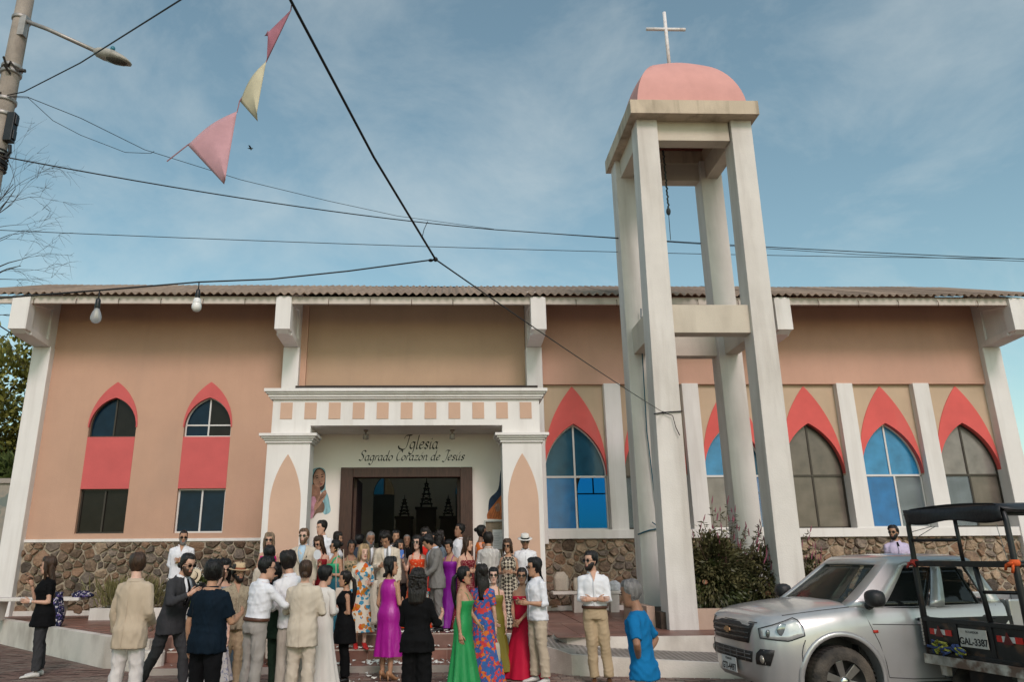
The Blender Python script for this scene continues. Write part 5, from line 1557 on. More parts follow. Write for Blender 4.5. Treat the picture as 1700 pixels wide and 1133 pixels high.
# cabin fittings
cab = MB().box(-2.0, -.3, -.74, .74, .5, .86).box(-.52, -.25, -.74, .74, .86, 1.12).build('cabin_floor', BLKPL, pk)
for sx, sy_ in ((-1.05, .36), (-1.05, -.36), (-1.65, .36), (-1.65, -.36)):
    s_ = MB().box(sx - .10, sx + .36, sy_ - .25, sy_ + .25, .80, .98).hexa([(sx - .16, sy_ - .24, .9), (sx, sy_ - .24, .9), (sx, sy_ + .24, .9), (sx - .16, sy_ + .24, .9)], [(sx - .28, sy_ - .22, 1.38), (sx - .18, sy_ - .22, 1.38), (sx - .18, sy_ + .22, 1.38), (sx - .28, sy_ + .22, 1.38)]).box(sx - .29, sx - .18, sy_ - .12, sy_ + .12, 1.40, 1.53)
    s_.build('seat', cloth_ := mat('seat_cloth', (.13, .12, .11), .9, .15, 20), pk, bevel=.03)
st_ = MB(); st_.tube([(-.60 + .08 * math.sin(a), .38 + .18 * math.cos(a), 1.13 + .17 * math.sin(a)) for a in [2 * math.pi * i / 20 for i in range(21)]], .016, 6)
st_.tube([(-.60, .2, 1.13), (-.60, .56, 1.13)], .014, 5).build('steering_wheel', BLKPL, pk)
MB().box(-.36, -.345, .30, .52, 1.125, 1.145).build('dash_paper', MATS['paper'], pk)
# load bed
bd = MB().box(-3.65, -2.10, -.90, -.84, .45, 1.20).box(-3.65, -2.10, .84, .90, .45, 1.20).box(-2.16, -2.10, -.84, .84, .45, 1.20).box(-3.65, -3.59, -.84, .84, .45, 1.20).box(-3.6, -2.12, -.84, .84, .52, .58)
bdo = bd.build('load_bed', SILVER, pk, bevel=.02)
MB().box(-3.5, .5, -.45, .45, .28, .42).build('chassis', BLKPL, pk)
def wheel(parent, x, sd, r_=.362, w=.25):
    y0, y1 = .915, .665
    t_ = MB(); prof = [(r_ * .62, 0), (r_ * .80, -.012), (r_ * .95, .012), (r_, .05), (r_ * 1.0, w - .05), (r_ * .95, w - .012), (r_ * .62, w)]
    rings = [[(x + rr * math.cos(a), sd * (y0 - d), .365 + rr * math.sin(a)) for a in [2 * math.pi * i / 36 for i in range(36)]] for rr, d in prof]
    wo = empty('wheel', (0, 0, 0), parent=parent)
    t_.loft(rings, cap=False).build('tyre', RUBBER, wo, smooth=True)
    tr = MB()
    for k in range(48):
        a = 2 * math.pi * k / 48
        for d0 in (.06, .16):
            c, s_ = math.cos(a), math.sin(a); c2, s2 = math.cos(a + .075), math.sin(a + .075)
            q = [(x + r_ * 1.012 * cc, sd * (y0 - dd), .365 + r_ * 1.012 * ss) for cc, ss, dd in ((c, s_, d0 - .04), (c2, s2, d0 - .04), (c2, s2, d0 + .04), (c, s_, d0 + .04))]
            tr.add(q, [(0, 1, 2, 3)])
    tag(tr.build('tread', RUBBER, wo), kind='stuff')
    ri = MB()
    RIM = mat('rim_grey', (.22, .21, .20), .35, .15, 8, metal=.7)
    prof = [(r_ * .64, .01), (r_ * .60, .03), (r_ * .58, .10), (r_ * .1, .12)]
    ri.loft([[(x + rr * math.cos(a), sd * (y0 - d), .365 + rr * math.sin(a)) for a in [2 * math.pi * i / 36 for i in range(36)]] for rr, d in prof], cap=False)
    ri.build('rim', mat('rim_dark', (.05, .048, .045), .5, .2, 9, metal=.4), wo, smooth=True)
    for k in range(6):
        a = 2 * math.pi * k / 6 + .3
        sp_ = MB(); d_ = Vector((math.cos(a), 0, math.sin(a))); n2 = Vector((-math.sin(a), 0, math.cos(a)))
        c0 = Vector((x, sd * (y0 - .035), .365)); c1_ = c0 + d_ * r_ * .60 + Vector((0, sd * .015, 0))
        a0, b0_, a1, b1_ = c0 + d_ * .03 - n2 * .032, c0 + d_ * .03 + n2 * .032, c1_ - n2 * .045, c1_ + n2 * .045
        dep = Vector((0, -sd * .05, 0))
        sp_.add([tuple(v) for v in (a0, b0_, b1_, a1, a0 + dep, b0_ + dep, b1_ + dep, a1 + dep)], [(0, 1, 2, 3), (7, 6, 5, 4), (0, 4, 5, 1), (1, 5, 6, 2), (2, 6, 7, 3), (3, 7, 4, 0)])
        sp_.build('spoke', RIM, wo, bevel=.006)
    hb = MB(); hb.loft([[(x + rr * math.cos(a), sd * (y0 - d), .365 + rr * math.sin(a)) for a in [2 * math.pi * i / 16 for i in range(16)]] for rr, d in ((.055, .05), (.05, .022), (.03, .015))])
    hb.build('hub_cap', CHROME, wo, smooth=True)
for x in (0, -2.75):
    for sd in (1, -1): wheel(pk, x, sd)
for sd in (1, -1):
    MB().loft([[(.45 * math.cos(a), sd * d, .385 + .45 * math.sin(a)) for a in [2 * math.pi * i / 24 for i in range(24)]] for d in (.62, .61)]).build('wheel_well', BLKPL, pk)
# number plate
pl_ = empty('number_plate', (front_x(0, .54) + .02, -.04, .455), parent=pk)
MB().box(0, .008, -.20, .20, -.075, .085).build('plate', mat('plate_white', (.55, .54, .53), .5, .06, 9), pl_)
PT = mat('plate_ink', (.015, .013, .013), .6)
text_obj('GTI-4497', 'plate_number', .105, (.0095, 0, -.062), PT, pl_, rotz=90, xs=.92, offset=.002)
text_obj('ECUADOR', 'plate_header', .036, (.0095, 0, .048), PT, pl_, rotz=90)

# ------------------------------------------------------------------ motor cargo tricycle, its rear towards the left
TUBE = mat('black_tube', (0.010, 0.010, 0.011), .42, .3, 9, dirt=(.10, .05, .03, .4), dscale=7, dstretch=(1, 1, 1), dpos=(.55, .72))
tk = tag(empty('cargo_tricycle', (5.43, 7.98, 0), R(11.5)), 'black motor cargo tricycle with canopy frame at the right edge', 'tricycle')
hw3 = .62
fr3 = MB()
for s_ in (-1, 1):
    pts = [(0, s_ * hw3, .62), (0, s_ * hw3, 1.3), (0, s_ * hw3, 2.02), (.01, s_ * (hw3 - .02), 2.10), (.03, s_ * (hw3 - .08), 2.16)]
    fr3.tube(pts, [.034, .032, .026, .026, .026], 8)
    fr3.tube([(1.75, s_ * hw3, .62), (1.75, s_ * hw3, 2.05), (1.72, s_ * (hw3 - .08), 2.16)], .026, 8)
    fr3.tube([(0, s_ * hw3, 1.60), (1.75, s_ * hw3, 1.60)], .022, 6)
    fr3.tube([(.03, s_ * (hw3 - .08), 2.16), (1.72, s_ * (hw3 - .08), 2.16)], .022, 6)
fr3.tube([(.03, -(hw3 - .08), 2.16), (.03, hw3 - .08, 2.16)], .026, 8)
fr3.build('canopy_frame', TUBE, tk, smooth=True)
rl = MB()
rl.box(-.03, .03, -hw3, hw3, 1.575, 1.635)
rl.build('rear_rail', TUBE, tk, bevel=.006)
ms = MB()
ms.tube([(0, hw3, 1.86), (0, -.02, 1.85)], .018, 6).tube([(0, -.02, 2.12), (0, -.03, 1.60)], .020, 6)
ms.tube([(0, -.16, 1.60), (0, -.22, 1.02)], .026, 6).tube([(0, -.20, 1.33), (0, -hw3, 1.34)], .018, 6)
ms.build('rail_stays', TUBE, tk, smooth=True)
# canopy cloth with a hanging valance
cv = []; nx_, ny_ = 10, 12
TARP = mat('black_tarp', (0.014, 0.015, 0.018), .5, .3, 5, .5, 12)
pts = []
for i in range(nx_ + 1):
    x = -.03 + 1.85 * i / nx_; row = []
    for j in range(ny_ + 1):
        t = j / ny_; y = -hw3 - .02 + 2 * (hw3 + .02) * t
        z = 2.19 + .03 * math.sin(math.pi * t) - .012 * math.sin(4 * math.pi * i / nx_) - (.05 if j in (0, ny_) else 0)
        row.append((x, y, z))
    pts.append(row)
patch3('canopy', TARP, pts, tk, thick=.008)
val = []
for k, (dx, z) in enumerate(((-.035, 2.185), (-.042, 2.13), (-.04, 2.07), (-.03, 2.035))):
    val.append([(dx - .012 * math.sin(9 * t + k), -hw3 + 2 * hw3 * t, z - (.02 * math.sin(3 * math.pi * t) if k == 3 else 0) + .02 * (t - .5)) for t in [j / 18 for j in range(19)]])
patch3('valance', TARP, val, tk, thick=.006)
MB().tube([(0, .60, 1.95), (0, .30, 2.0)], .004, 4).tube([(0, -.50, 2.0), (0, -.55, 1.62)], .004, 4).tube([(0, .55, 1.88), (0, .25, 2.0)], .004, 4).build('canopy_cords', mat('cord_grey', (.25, .25, .24), .9), tk)
# load box with three rear panels
bx3 = MB()
bx3.box(.02, 1.75, -hw3, hw3, .66, .70)
bx3.box(.02, 1.75, -hw3 - .01, -hw3 + .02, .70, 1.02).box(.02, 1.75, hw3 - .02, hw3 + .01, .70, 1.02)
bx3.build('load_box', TUBE, tk)
for k, (y0, y1) in enumerate(((-.60, -.22), (-.21, .20), (.21, .60))):
    MB().box(-.012, .012, y0, y1, .70, 1.00).build('tail_panel', mat('panel_black', (.014, .013, .013), .45, .5, 5, dirt=(.16, .07, .03, .6), dscale=5, dstretch=(1, 1, 1), dpos=(.56, .68)), tk)
tr3 = MB()
tr3.box(-.028, .028, -.64, .64, .995, 1.04).box(-.026, .026, -.64, .64, .66, .70)
for y in (-.62, -.215, .205, .62): tr3.box(-.026, .026, y - .018, y + .018, .70, .995)
tr3.build('tail_frame', TUBE, tk, bevel=.004)
RED = mat('reflector_red', (.50, .02, .015), .3, .2, 30); WHR = mat('reflector_white', (.55, .53, .50), .3, .1, 30)
for y in (.40, -.42):
    MB().box(-.020, -.014, y + .09, y + .15, .865, .925).build('tape', RED, tk)
    MB().box(-.020, -.014, y - .05, y + .09, .868, .922).build('tape', WHR, tk)
    MB().box(-.020, -.014, y - .13, y - .05, .865, .925).build('tape', RED, tk)
    q = MB().add([(-.026, y + .07, .85), (-.026, y - .03, .85), (-.026, y + .02, .96)], [(0, 1, 2)]).build('triangle_reflector', mat('maroon_reflector', (.10, .012, .012), .35), tk)
    q.modifiers.new('t', 'SOLIDIFY').thickness = .01
pl3 = empty('number_plate', (-.03, -.005, .865), parent=tk)
MB().box(-.004, .004, -.165, .165, -.085, .095).build('plate', mat('dirty_plate', (.47, .44, .40), .6, .2, 12, dirt=(.2, .15, .1, .5), dscale=12, dstretch=(1, 1, 1)), pl3)
text_obj('GAL-3387', 'plate_number', .095, (-.006, 0, -.06), PT, pl3, rotz=-90, xs=.84, offset=.002)
text_obj('ECUADOR', 'plate_header', .032, (-.006, 0, .055), PT, pl3, rotz=-90)
MB().prism_y([(-.05, .56), (.06, .56), (.06, .655), (-.05, .655)], -.66, .66).build('bumper_beam', mat('rusty_white', (.36, .33, .29), .8, .4, 7, dirt=(.10, .05, .03, .9), dscale=6, dstretch=(1, 1, 1), dpos=(.45, .6)), tk)
for y in (-.45, .45): MB().box(-.02, .04, y - .04, y + .04, .46, .57).build('bumper_bracket', MATS['rusty_white'], tk)
for sd in (-1, 1):
    w3 = MB(); w3.loft([[(.45 + rr * math.cos(a), sd * (.60 - d), .28 + rr * math.sin(a)) for a in [2 * math.pi * i / 28 for i in range(28)]] for rr, d in ((.16, 0), (.26, .0), (.28, .03), (.28, .10), (.26, .13), (.16, .13))])
    wo = w3.build('wheel', RUBBER, tk, smooth=True)
    MB().loft([[(.45 + rr * math.cos(a), sd * (.60 - d), .28 + rr * math.sin(a)) for a in [2 * math.pi * i / 20 for i in range(20)]] for rr, d in ((.17, .03), (.05, .0), (.03, -.01))], cap=False).build('rim', STEEL, wo, smooth=True)
MB().tube([(.45, -.6, .28), (.45, .6, .28)], .035, 8).box(.1, 2.2, -.25, .25, .40, .58).build('axle', TUBE, tk)
ch = MB()
for k in range(8): ch.tube([(-.03, .635, 1.02 - .035 * k), (-.035, .64, .99 - .035 * k)], .010, 5)
ch.build('latch_chain', STEEL, tk)
# motorcycle front half, out of frame to the right
MB().box(1.9, 2.6, -.13, .13, .55, .80).box(2.0, 2.5, -.14, .14, .80, .90).build('seat', BLKPL, tk, bevel=.03)
MB().tube([(2.6, 0, .7), (2.95, 0, 1.0), (3.2, 0, .3)], .04, 8).tube([(2.92, -.35, 1.08), (2.95, 0, 1.0), (2.92, .35, 1.08)], .02, 6).build('fork', TUBE, tk)
MB().loft([[(3.22 + rr * math.cos(a), d, .29 + rr * math.sin(a)) for a in [2 * math.pi * i / 28 for i in range(28)]] for rr, d in ((.18, -.05), (.27, -.05), (.29, 0), (.27, .05), (.18, .05))]).build('front_wheel', RUBBER, tk, smooth=True)
# bundle of rope and rags tucked in the tail, ties on the posts
rag = MB(); rr = random.Random(4)
for k in range(26):
    p0 = Vector((-.06, .30 + rr.uniform(-.2, .22), .74 + rr.uniform(-.04, .06)))
    rag.cur = rr.randrange(2)
    rag.tube([p0, p0 + Vector((rr.uniform(-.03, .02), rr.uniform(-.07, .07), rr.uniform(-.03, .04))), p0 + Vector((rr.uniform(-.02, .03), rr.uniform(-.12, .12), rr.uniform(-.05, .02)))], .014, 5)
tag(rag.build('tied_rags', [mat('rag_yellow', (.24, .24, .04), .9, .4, 30), mat('rag_blue', (.03, .05, .14), .9, .4, 30)], loc=(0, 0, 0)), 'bundle of yellow and blue rope tucked in the tricycle tail', 'rope')
bpy.data.objects['tied_rags'].location = tk.location; bpy.data.objects['tied_rags'].rotation_euler = tk.rotation_euler
for yy, c, lab in ((hw3, (.30, .03, .02), 'red rag tied to the far canopy post'), (-hw3, (.65, .10, .02), 'orange cord tied to the near canopy post')):
    t_ = MB(); rr = random.Random(int(yy * 10) + 40)
    t_.lathe([(.04, -.03), (.05, 0), (.04, .03)], (0, yy, 1.62), 10)
    for k in range(4): t_.tube([(-.03, yy, 1.62), (-.06, yy + rr.uniform(-.06, .06), 1.60 + rr.uniform(-.03, .05)), (-.05, yy + rr.uniform(-.08, .08), 1.56 + rr.uniform(-.05, .05))], .014, 5)
    o = tag(t_.build('tied_cloth', mat('tie_%d' % int(c[0] * 100), c, .8, .2, 30), smooth=True, loc=tk.location), lab, 'rag'); o.rotation_euler = tk.rotation_euler
# ------------------------------------------------------------------ people: kit
SKIN = {'light': (0.52, 0.305, 0.215), 'fair': (0.60, 0.38, 0.29), 'tan': (0.41, 0.225, 0.14), 'brown': (0.28, 0.145, 0.088), 'dark': (0.19, 0.10, 0.065)}
def skin_mat(k): return mat('skin_' + k, SKIN[k], .52, .10, 14, .12, 120, spec=.35, subsurf=.12)
HAIRC = {'black': (0.0045, 0.004, 0.004), 'dark': (0.009, 0.006, 0.0045), 'brown': (0.046, 0.024, 0.013), 'lightbrown': (0.11, 0.06, 0.032), 'blonde': (0.36, 0.245, 0.13), 'grey': (0.16, 0.15, 0.145), 'ashblonde': (0.20, 0.14, 0.09), 'white': (.38, .36, .34)}
def hair_mat(k): return mat('hair_' + k, HAIRC[k], .40, .5, 26, .9, 70, stretch=(1, 1, .12), spec=.34)
def cloth(name, col, rough=.85, bump=.25, var=.10, pattern=None, cols=None, pscale=14, stretch=(1, 1, 1), sheen=0, spec=.15):
    """woven cloth: base colour, soft crease relief and an optional print"""
    key = 'cloth_' + name
    if key in MATS: return MATS[key]
    m = mat(key, col, rough, var, 7, bump * 1.1, 8, spec=spec, sheen=sheen, stretch=(stretch[0], stretch[1], stretch[2] * .45), bdist=.035)
    if pattern:
        N, L = m.node_tree.nodes, m.node_tree.links
        b = N['Principled BSDF']
        old = b.inputs['Base Color'].links[0].from_socket
        tcn = N.new('ShaderNodeTexCoord')
        def mix(fac, a, c):
            mx = N.new('ShaderNodeMix'); mx.data_type = 'RGBA'
            L.new(fac, mx.inputs[0]); L.new(a, mx.inputs[6])
            if hasattr(c, 'links'): L.new(c, mx.inputs[7])
            else: mx.inputs[7].default_value = tuple(c) + (1,)
            return mx.outputs[2]
        def step(sock, lo, hi):
            r_ = N.new('ShaderNodeValToRGB'); r_.color_ramp.elements[0].position = lo; r_.color_ramp.elements[1].position = hi
            L.new(sock, r_.inputs[0]); return r_.outputs[0]
        def inv(sock):
            n = N.new('ShaderNodeMath'); n.operation = 'SUBTRACT'; n.inputs[0].default_value = 1; L.new(sock, n.inputs[1]); return n.outputs[0]
        out = old
        if pattern == 'floral':
            for i, c in enumerate(cols):
                v = N.new('ShaderNodeTexVoronoi'); v.inputs['Scale'].default_value = pscale * (1 + .22 * i)
                mp_ = N.new('ShaderNodeMapping'); mp_.inputs['Location'].default_value = (i * 3.7, i * 1.9, i * 5.1)
                nz_ = N.new('ShaderNodeTexNoise'); nz_.inputs['Scale'].default_value = pscale * 1.3
                ad = N.new('ShaderNodeMix'); ad.data_type = 'RGBA'; ad.blend_type = 'LINEAR_LIGHT'; ad.inputs[0].default_value = .05
                L.new(tcn.outputs['Object'], mp_.inputs[0]); L.new(mp_.outputs[0], nz_.inputs['Vector'])
                L.new(mp_.outputs[0], ad.inputs[6]); L.new(nz_.outputs['Color'], ad.inputs[7]); L.new(ad.outputs[2], v.inputs['Vector'])
                out = mix(inv(step(v.outputs['Distance'], .36, .40)), out, c)
        elif pattern == 'stripes':
            w = N.new('ShaderNodeTexWave'); w.inputs['Scale'].default_value = pscale; w.bands_direction = 'X'
            L.new(tcn.outputs['Object'], w.inputs['Vector'])
            out = mix(step(w.outputs['Fac'], .72, .86), out, cols[0])
        elif pattern == 'dots':
            v = N.new('ShaderNodeTexVoronoi'); v.inputs['Scale'].default_value = pscale; v.inputs['Randomness'].default_value = .25
            L.new(tcn.outputs['Object'], v.inputs['Vector'])
            out = mix(inv(step(v.outputs['Distance'], .26, .34)), out, cols[0])
        elif pattern == 'check':
            mp_ = N.new('ShaderNodeMapping'); mp_.inputs['Rotation'].default_value = (0, R(45), 0)
            ck = N.new('ShaderNodeTexChecker'); ck.inputs['Scale'].default_value = pscale
            L.new(tcn.outputs['Object'], mp_.inputs[0]); L.new(mp_.outputs[0], ck.inputs['Vector'])
            out = mix(ck.outputs['Fac'], out, cols[0])
        elif pattern == 'fade':
            sp_ = N.new('ShaderNodeSeparateXYZ'); L.new(tcn.outputs['Object'], sp_.inputs[0])
            mr = N.new('ShaderNodeMapRange'); mr.inputs[1].default_value = pscale[0]; mr.inputs[2].default_value = pscale[1]
            L.new(sp_.outputs['Z'], mr.inputs[0])
            out = mix(mr.outputs[0], out, cols[0])
        L.new(out, b.inputs['Base Color'])
    return m

PENDING = []     # (object, voxel, wrinkle, extra mesh) surfaces to be fused in one go
def fuse(name, mb, m, parent, voxel, wrinkle=0.0, extra=None, smooth_it=4, seed=0):
    o = mb.build(name, m, parent)
    md = o.modifiers.new('fuse', 'REMESH'); md.mode = 'VOXEL'; md.voxel_size = voxel; md.use_smooth_shade = True
    sm_ = o.modifiers.new('soft', 'SMOOTH'); sm_.factor = .5; sm_.iterations = smooth_it
    PENDING.append((o, wrinkle, extra, seed))
    return o
def fuse_all():
    dg = bpy.context.evaluated_depsgraph_get()
    for o, wr, extra, seed in PENDING:
        me = bpy.data.meshes.new_from_object(o.evaluated_get(dg))
        if wr:
            n = len(me.vertices)
            co = np.empty(n * 3, np.float32); me.vertices.foreach_get('co', co); co = co.reshape(-1, 3)
            no = np.empty(n * 3, np.float32); me.vertex_normals.foreach_get('vector', no); no = no.reshape(-1, 3)
            r_ = np.random.default_rng(seed)
            d = np.zeros(n, np.float32)
            for k in range(5):
                a = r_.normal(0, 1, 3) * np.array((24, 24, 17)); b2 = r_.normal(0, 1, 3) * 10; ph = r_.uniform(0, 6.28, 2)
                d += (1 - 2 * np.abs(np.sin(co @ a + ph[0] + 1.6 * np.sin(co @ b2 + ph[1])))).astype(np.float32)
            co += no * (np.tanh(d * .6) * wr * .8)[:, None]
            me.vertices.foreach_set('co', co.reshape(-1))
        if extra is not None:
            bm = bmesh.new(); bm.from_mesh(me); bm.from_mesh(extra)
            for f in bm.faces: f.smooth = True
            bm.to_mesh(me); bm.free()
        mats_ = [mm for mm in o.data.materials]
        me.materials.clear()
        for mm in mats_: me.materials.append(mm)
        me.polygons.foreach_set('use_smooth', [True] * len(me.polygons))
        old = o.data
        o.modifiers.clear()
        o.data = me; me.name = o.name
        bpy.data.meshes.remove(old)

HEAD = [(-.118, .024, .024, -.055), (-.108, .040, .040, -.046), (-.085, .052, .062, -.028), (-.05, .061, .080, -.010), (-.01, .068, .090, -.001), (.03, .072, .096, .005), (.065, .070, .094, .008), (.092, .058, .078, .010), (.110, .038, .05, .010), (.120, .014, .018, .010)]
TORSO_M = [(.78, .160, .118, .012), (.84, .164, .120, .012), (.92, .166, .122, .016), (1.00, .158, .112, .006), (1.08, .150, .106, .0), (1.18, .160, .112, -.002), (1.30, .172, .122, -.006), (1.37, .156, .110, .0), (1.425, .112, .086, .012), (1.478, .068, .062, .018)]
TORSO_F = [(.78, .168, .122, .016), (.84, .168, .118, .016), (.92, .170, .126, .020), (1.00, .152, .110, .010), (1.08, .128, .094, .0), (1.16, .130, .098, -.004), (1.265, .150, .124, -.020), (1.34, .136, .102, -.002), (1.40, .102, .078, .010), (1.455, .058, .054, .018)]
ARMS = {'down': ((.15, .03, -1), (.05, -.16, -1)), 'bent': ((.22, .06, -1), (-.40, -1, .10)), 'phone': ((.20, -.20, -1), (-.22, -.85, .75)), 'hip': ((.75, .35, -1), (-.85, -.25, -.62)),
        'cross': ((.14, -.22, -1), (-1, -.42, .06)), 'camera': ((.45, -.55, -.75), (-.62, -.62, .62)), 'hug': ((.35, -1, -.25), (-.55, -.9, -.15)), 'front': ((.10, -.25, -1), (-.38, -.62, -.55)),
        'folded': ((.12, .10, -1), (-.62, -.72, .30)), 'mouth': ((.20, -.45, -1), (-.20, -.35, 1)), 'side': ((.32, .02, -1), (.10, -.25, -1)), 'back': ((.35, .30, -1), (-.75, .35, -.25)), 'low': ((.30, -.05, -1), (.05, -.35, -1))}

class Person:
    def __init__(s, label, x, y, z, H, face, sex='m', skin='light', lean=0, side=0, twist=0, hy=0, hp=0, hs=0, L='down', Rr='down', feet=None, knee=.02, build=1.0, vox=.0125, group='wedding guests'):
        s.k = H / 1.75; s.sex = sex; s.skin = skin; s.b = build; s.vox = vox
        s.root = tag(empty('person', (x, y, z), R(face)), label, 'person', group)
        s.seed = int(abs(x * 971 + y * 313)) + 1
        s.rnd = random.Random(s.seed)
        s.tor = TORSO_M if sex == 'm' else TORSO_F
        s.A = Matrix.Translation((0, 0, .95)) @ Matrix.Rotation(R(twist), 4, 'Z') @ Matrix.Rotation(R(lean), 4, 'X') @ Matrix.Rotation(R(side), 4, 'Y') @ Matrix.Translation((0, 0, -.95))
        s.lean = lean
        s.sw = (.158 if sex == 'm' else .136) * (.5 + .5 * build)
        s.arm = {}
        for sd, spec in ((1, L), (-1, Rr)):
            ua, fa = ARMS[spec] if isinstance(spec, str) else spec
            ua = Vector((ua[0] * sd, ua[1], ua[2])).normalized(); fa = Vector((fa[0] * sd, fa[1], fa[2])).normalized()
            if abs(lean) < 40 and ua.z < -.75: rotm = Matrix.Rotation(R(twist), 3, 'Z')
            else: rotm = s.A.to_3x3()
            S = s.A @ Vector((s.sw * sd, .01, 1.375 if sex == 'm' else 1.352))
            E = S + (rotm @ ua) * .285; W = E + (rotm @ fa) * .255
            s.arm[sd] = (S, E, W, (rotm @ fa).normalized())
        nb = s.A @ Vector((0, .018, 1.455))
        hc = s.A @ Vector((0, -.012, 1.632))
        s.Hm = Matrix.Translation(nb) @ (s.A.to_3x3().to_4x4() if abs(lean) < 12 else Matrix.Rotation(R(lean * .7), 4, 'X')) @ Matrix.Rotation(R(hy), 4, 'Z') @ Matrix.Rotation(R(hp), 4, 'X') @ Matrix.Rotation(R(hs), 4, 'Y') @ Matrix.Translation((0, -.03, .168)) @ Matrix.Scale(1.07, 4)
        s.nb = nb
        feet = feet or ((.10, 0), (-.10, .02))
        s.leg = {}
        for sd, f in ((1, feet[0]), (-1, feet[1])):
            hip = Vector((.080 * sd * (.6 + .4 * build), .012, .90)); an = Vector((f[0], f[1] + .03, .085 + (f[2] if len(f) > 2 else 0)))
            kn = (hip + an) / 2 + Vector((0, -knee - max(0, .815 - (hip - an).length) * .6, .01))
            s.leg[sd] = (hip, kn, an)
        s.parts()
    # ---- geometry builders in unit-height coordinates, scaled at the end
    def out(s, mb):
        k = s.k
        mb.v = [(x * k, y * k, z * k) for x, y, z in mb.v]
        return mb
    def tw(s, p):
        """upper-body transform, blended in over the waist"""
        p = Vector(p); t = min(1, max(0, (p.z - .90) / .18))
        return p.lerp(s.A @ p, t)
    def torso(s, mb, inf=0.0, z0=.84, z1=9, n=22, rows=None, hem=0.0, flut=0):
        rows = rows or s.tor
        zs = [r_[0] for r_ in rows]
        lo = z0 if z0 is not None else zs[0]; hi = min(z1, zs[-1])
        zz = sorted(set([lo, hi] + [z for z in zs if lo < z < hi] + ([lo + (hi - lo) * .5] if hi - lo > .5 else [])))
        rings = []
        for z in zz:
            rx = np.interp(z, zs, [q[1] for q in rows]) * s.b; ry = np.interp(z, zs, [q[2] for q in rows]) * s.b ** 1.3; yc = np.interp(z, zs, [q[3] for q in rows])
            e = inf + hem * max(0, (1.0 - z)) / .2
            e *= 1.0 if z < 1.4 else max(.25, 1 - (z - 1.4) / .1)
            ring = []
            for i in range(n):
                a = 2 * math.pi * i / n
                ca, sa = math.cos(a), math.sin(a)
                w = 1 + (flut * math.sin(a * 9 + z * 4) if z < 1.0 else 0)
                x = (rx + e) * w * math.copysign(abs(ca) ** .86, ca); y = yc + (ry + e) * w * math.copysign(abs(sa) ** .86, sa)
                ring.append(s.tw((x, y, z)))
            rings.append(ring)
        mb.loft(rings)
        return mb
    def limb(s, mb, pts, rad, n=12):
        P_ = []; RR = []
        for i in range(len(pts) - 1):
            for t in (0, .34, .67):
                P_.append(Vector(pts[i]).lerp(Vector(pts[i + 1]), t)); RR.append(rad[i] + (rad[i + 1] - rad[i]) * t)
        P_.append(Vector(pts[-1])); RR.append(rad[-1])
        mb.tube(P_, RR, n)
        return mb
    def arm_geo(s, mb, sd, frac=2.0, inf=0.0, flare=0.0):
        S, E, W, d = s.arm[sd]
        f = (1.0 if s.sex == 'm' else .80) * (.5 + .5 * s.b)
        inner = s.A @ Vector((s.sw * .55 * sd, .012, 1.385 if s.sex == 'm' else 1.36))
        ra = [.055 * f + inf * .6, .058 * f + inf, .047 * f + inf, .040 * f + inf, .041 * f + inf, .027 * f + inf * .8]
        m1 = S.lerp(E, .5)
        pts = [inner, S, m1, E, E.lerp(W, .3), W]
        cum = [0, 0, .5, 1, 1.3, 2]
        if frac < 2:
            for i in range(len(cum) - 1):
                if cum[i] <= frac <= cum[i + 1] and cum[i + 1] > cum[i]:
                    t = (frac - cum[i]) / (cum[i + 1] - cum[i])
                    pts = pts[:i + 1] + [Vector(pts[i]).lerp(pts[i + 1], t)]; ra = ra[:i + 1] + [ra[i] + (ra[i + 1] - ra[i]) * t + flare]; break
        elif flare: ra[-1] += flare
        return s.limb(mb, pts, ra)
    def leg_geo(s, mb, sd, inf=0.0, cut=0.0, wide=0.0):
        hip, kn, an = s.leg[sd]
        f = .5 + .5 * s.b
        ra = [.078 * f + inf, .076 * f + inf, .055 * f + inf + wide * .3, .053 * f + inf + wide * .5, .036 * f + inf * 1.2 + wide]
        mid = hip.lerp(kn, .5); cf = kn.lerp(an, .32) + Vector((0, .015, 0)); end = an if not cut else kn.lerp(an, 1 - cut)
        return s.limb(mb, [hip + Vector((0, 0, .03)), mid, kn, cf, end], ra)
    def hand(s, mb, sd):
        S, E, W, d = s.arm[sd]
        up = Vector((0, 0, 1)) if abs(d.z) < .75 else Vector((0, -1, 0))
        if d.z < -.75: side = Vector((0, -1, 0)); nrm = d.cross(side) * sd
        else:
            side = (up - d * up.dot(d)).normalized(); nrm = d.cross(side)
        side = (side - d * side.dot(d)).normalized()
        nrm = side.cross(d).normalized() * (sd if d.z < -.75 else 1)
        rings = []
        for t, w, th in ((-.02, .024, .022), (.02, .030, .018), (.06, .038, .016), (.09, .038, .014)):
            c = W + d * t
            rings.append([c + side * w * math.cos(a) + nrm * th * math.sin(a) for a in [2 * math.pi * i / 10 for i in range(10)]])
        mb.loft(rings)
        inw = -nrm if (nrm.x * sd) > 0 else nrm
        for q, (off, ln) in enumerate(((.028, .070), (.010, .080), (-.008, .075), (-.026, .058))):
            b0 = W + d * .082 + side * off
            j1 = b0 + d * ln * .5 + inw * .010; j2 = j1 + d * ln * .34 + inw * .022; j3 = j2 + d * ln * .2 + inw * .022
            mb.tube([b0, j1, j2, j3], [.0090, .0085, .0075, .006], 6)
        t0 = W + d * .03 + side * .026
        t1 = t0 + d * .035 + side * .026 + inw * .008; t2 = t1 + d * .032 + side * .006 + inw * .012
        mb.tube([t0, t1, t2], [.012, .010, .007], 6)
        return mb
    def head_ring(s, z, rx, ry, yc, n=20, sc=1.0):
        return [s.Hm @ Vector((rx * sc * math.cos(a), yc + ry * sc * math.sin(a), z)) for a in [2 * math.pi * i / n for i in range(n)]]
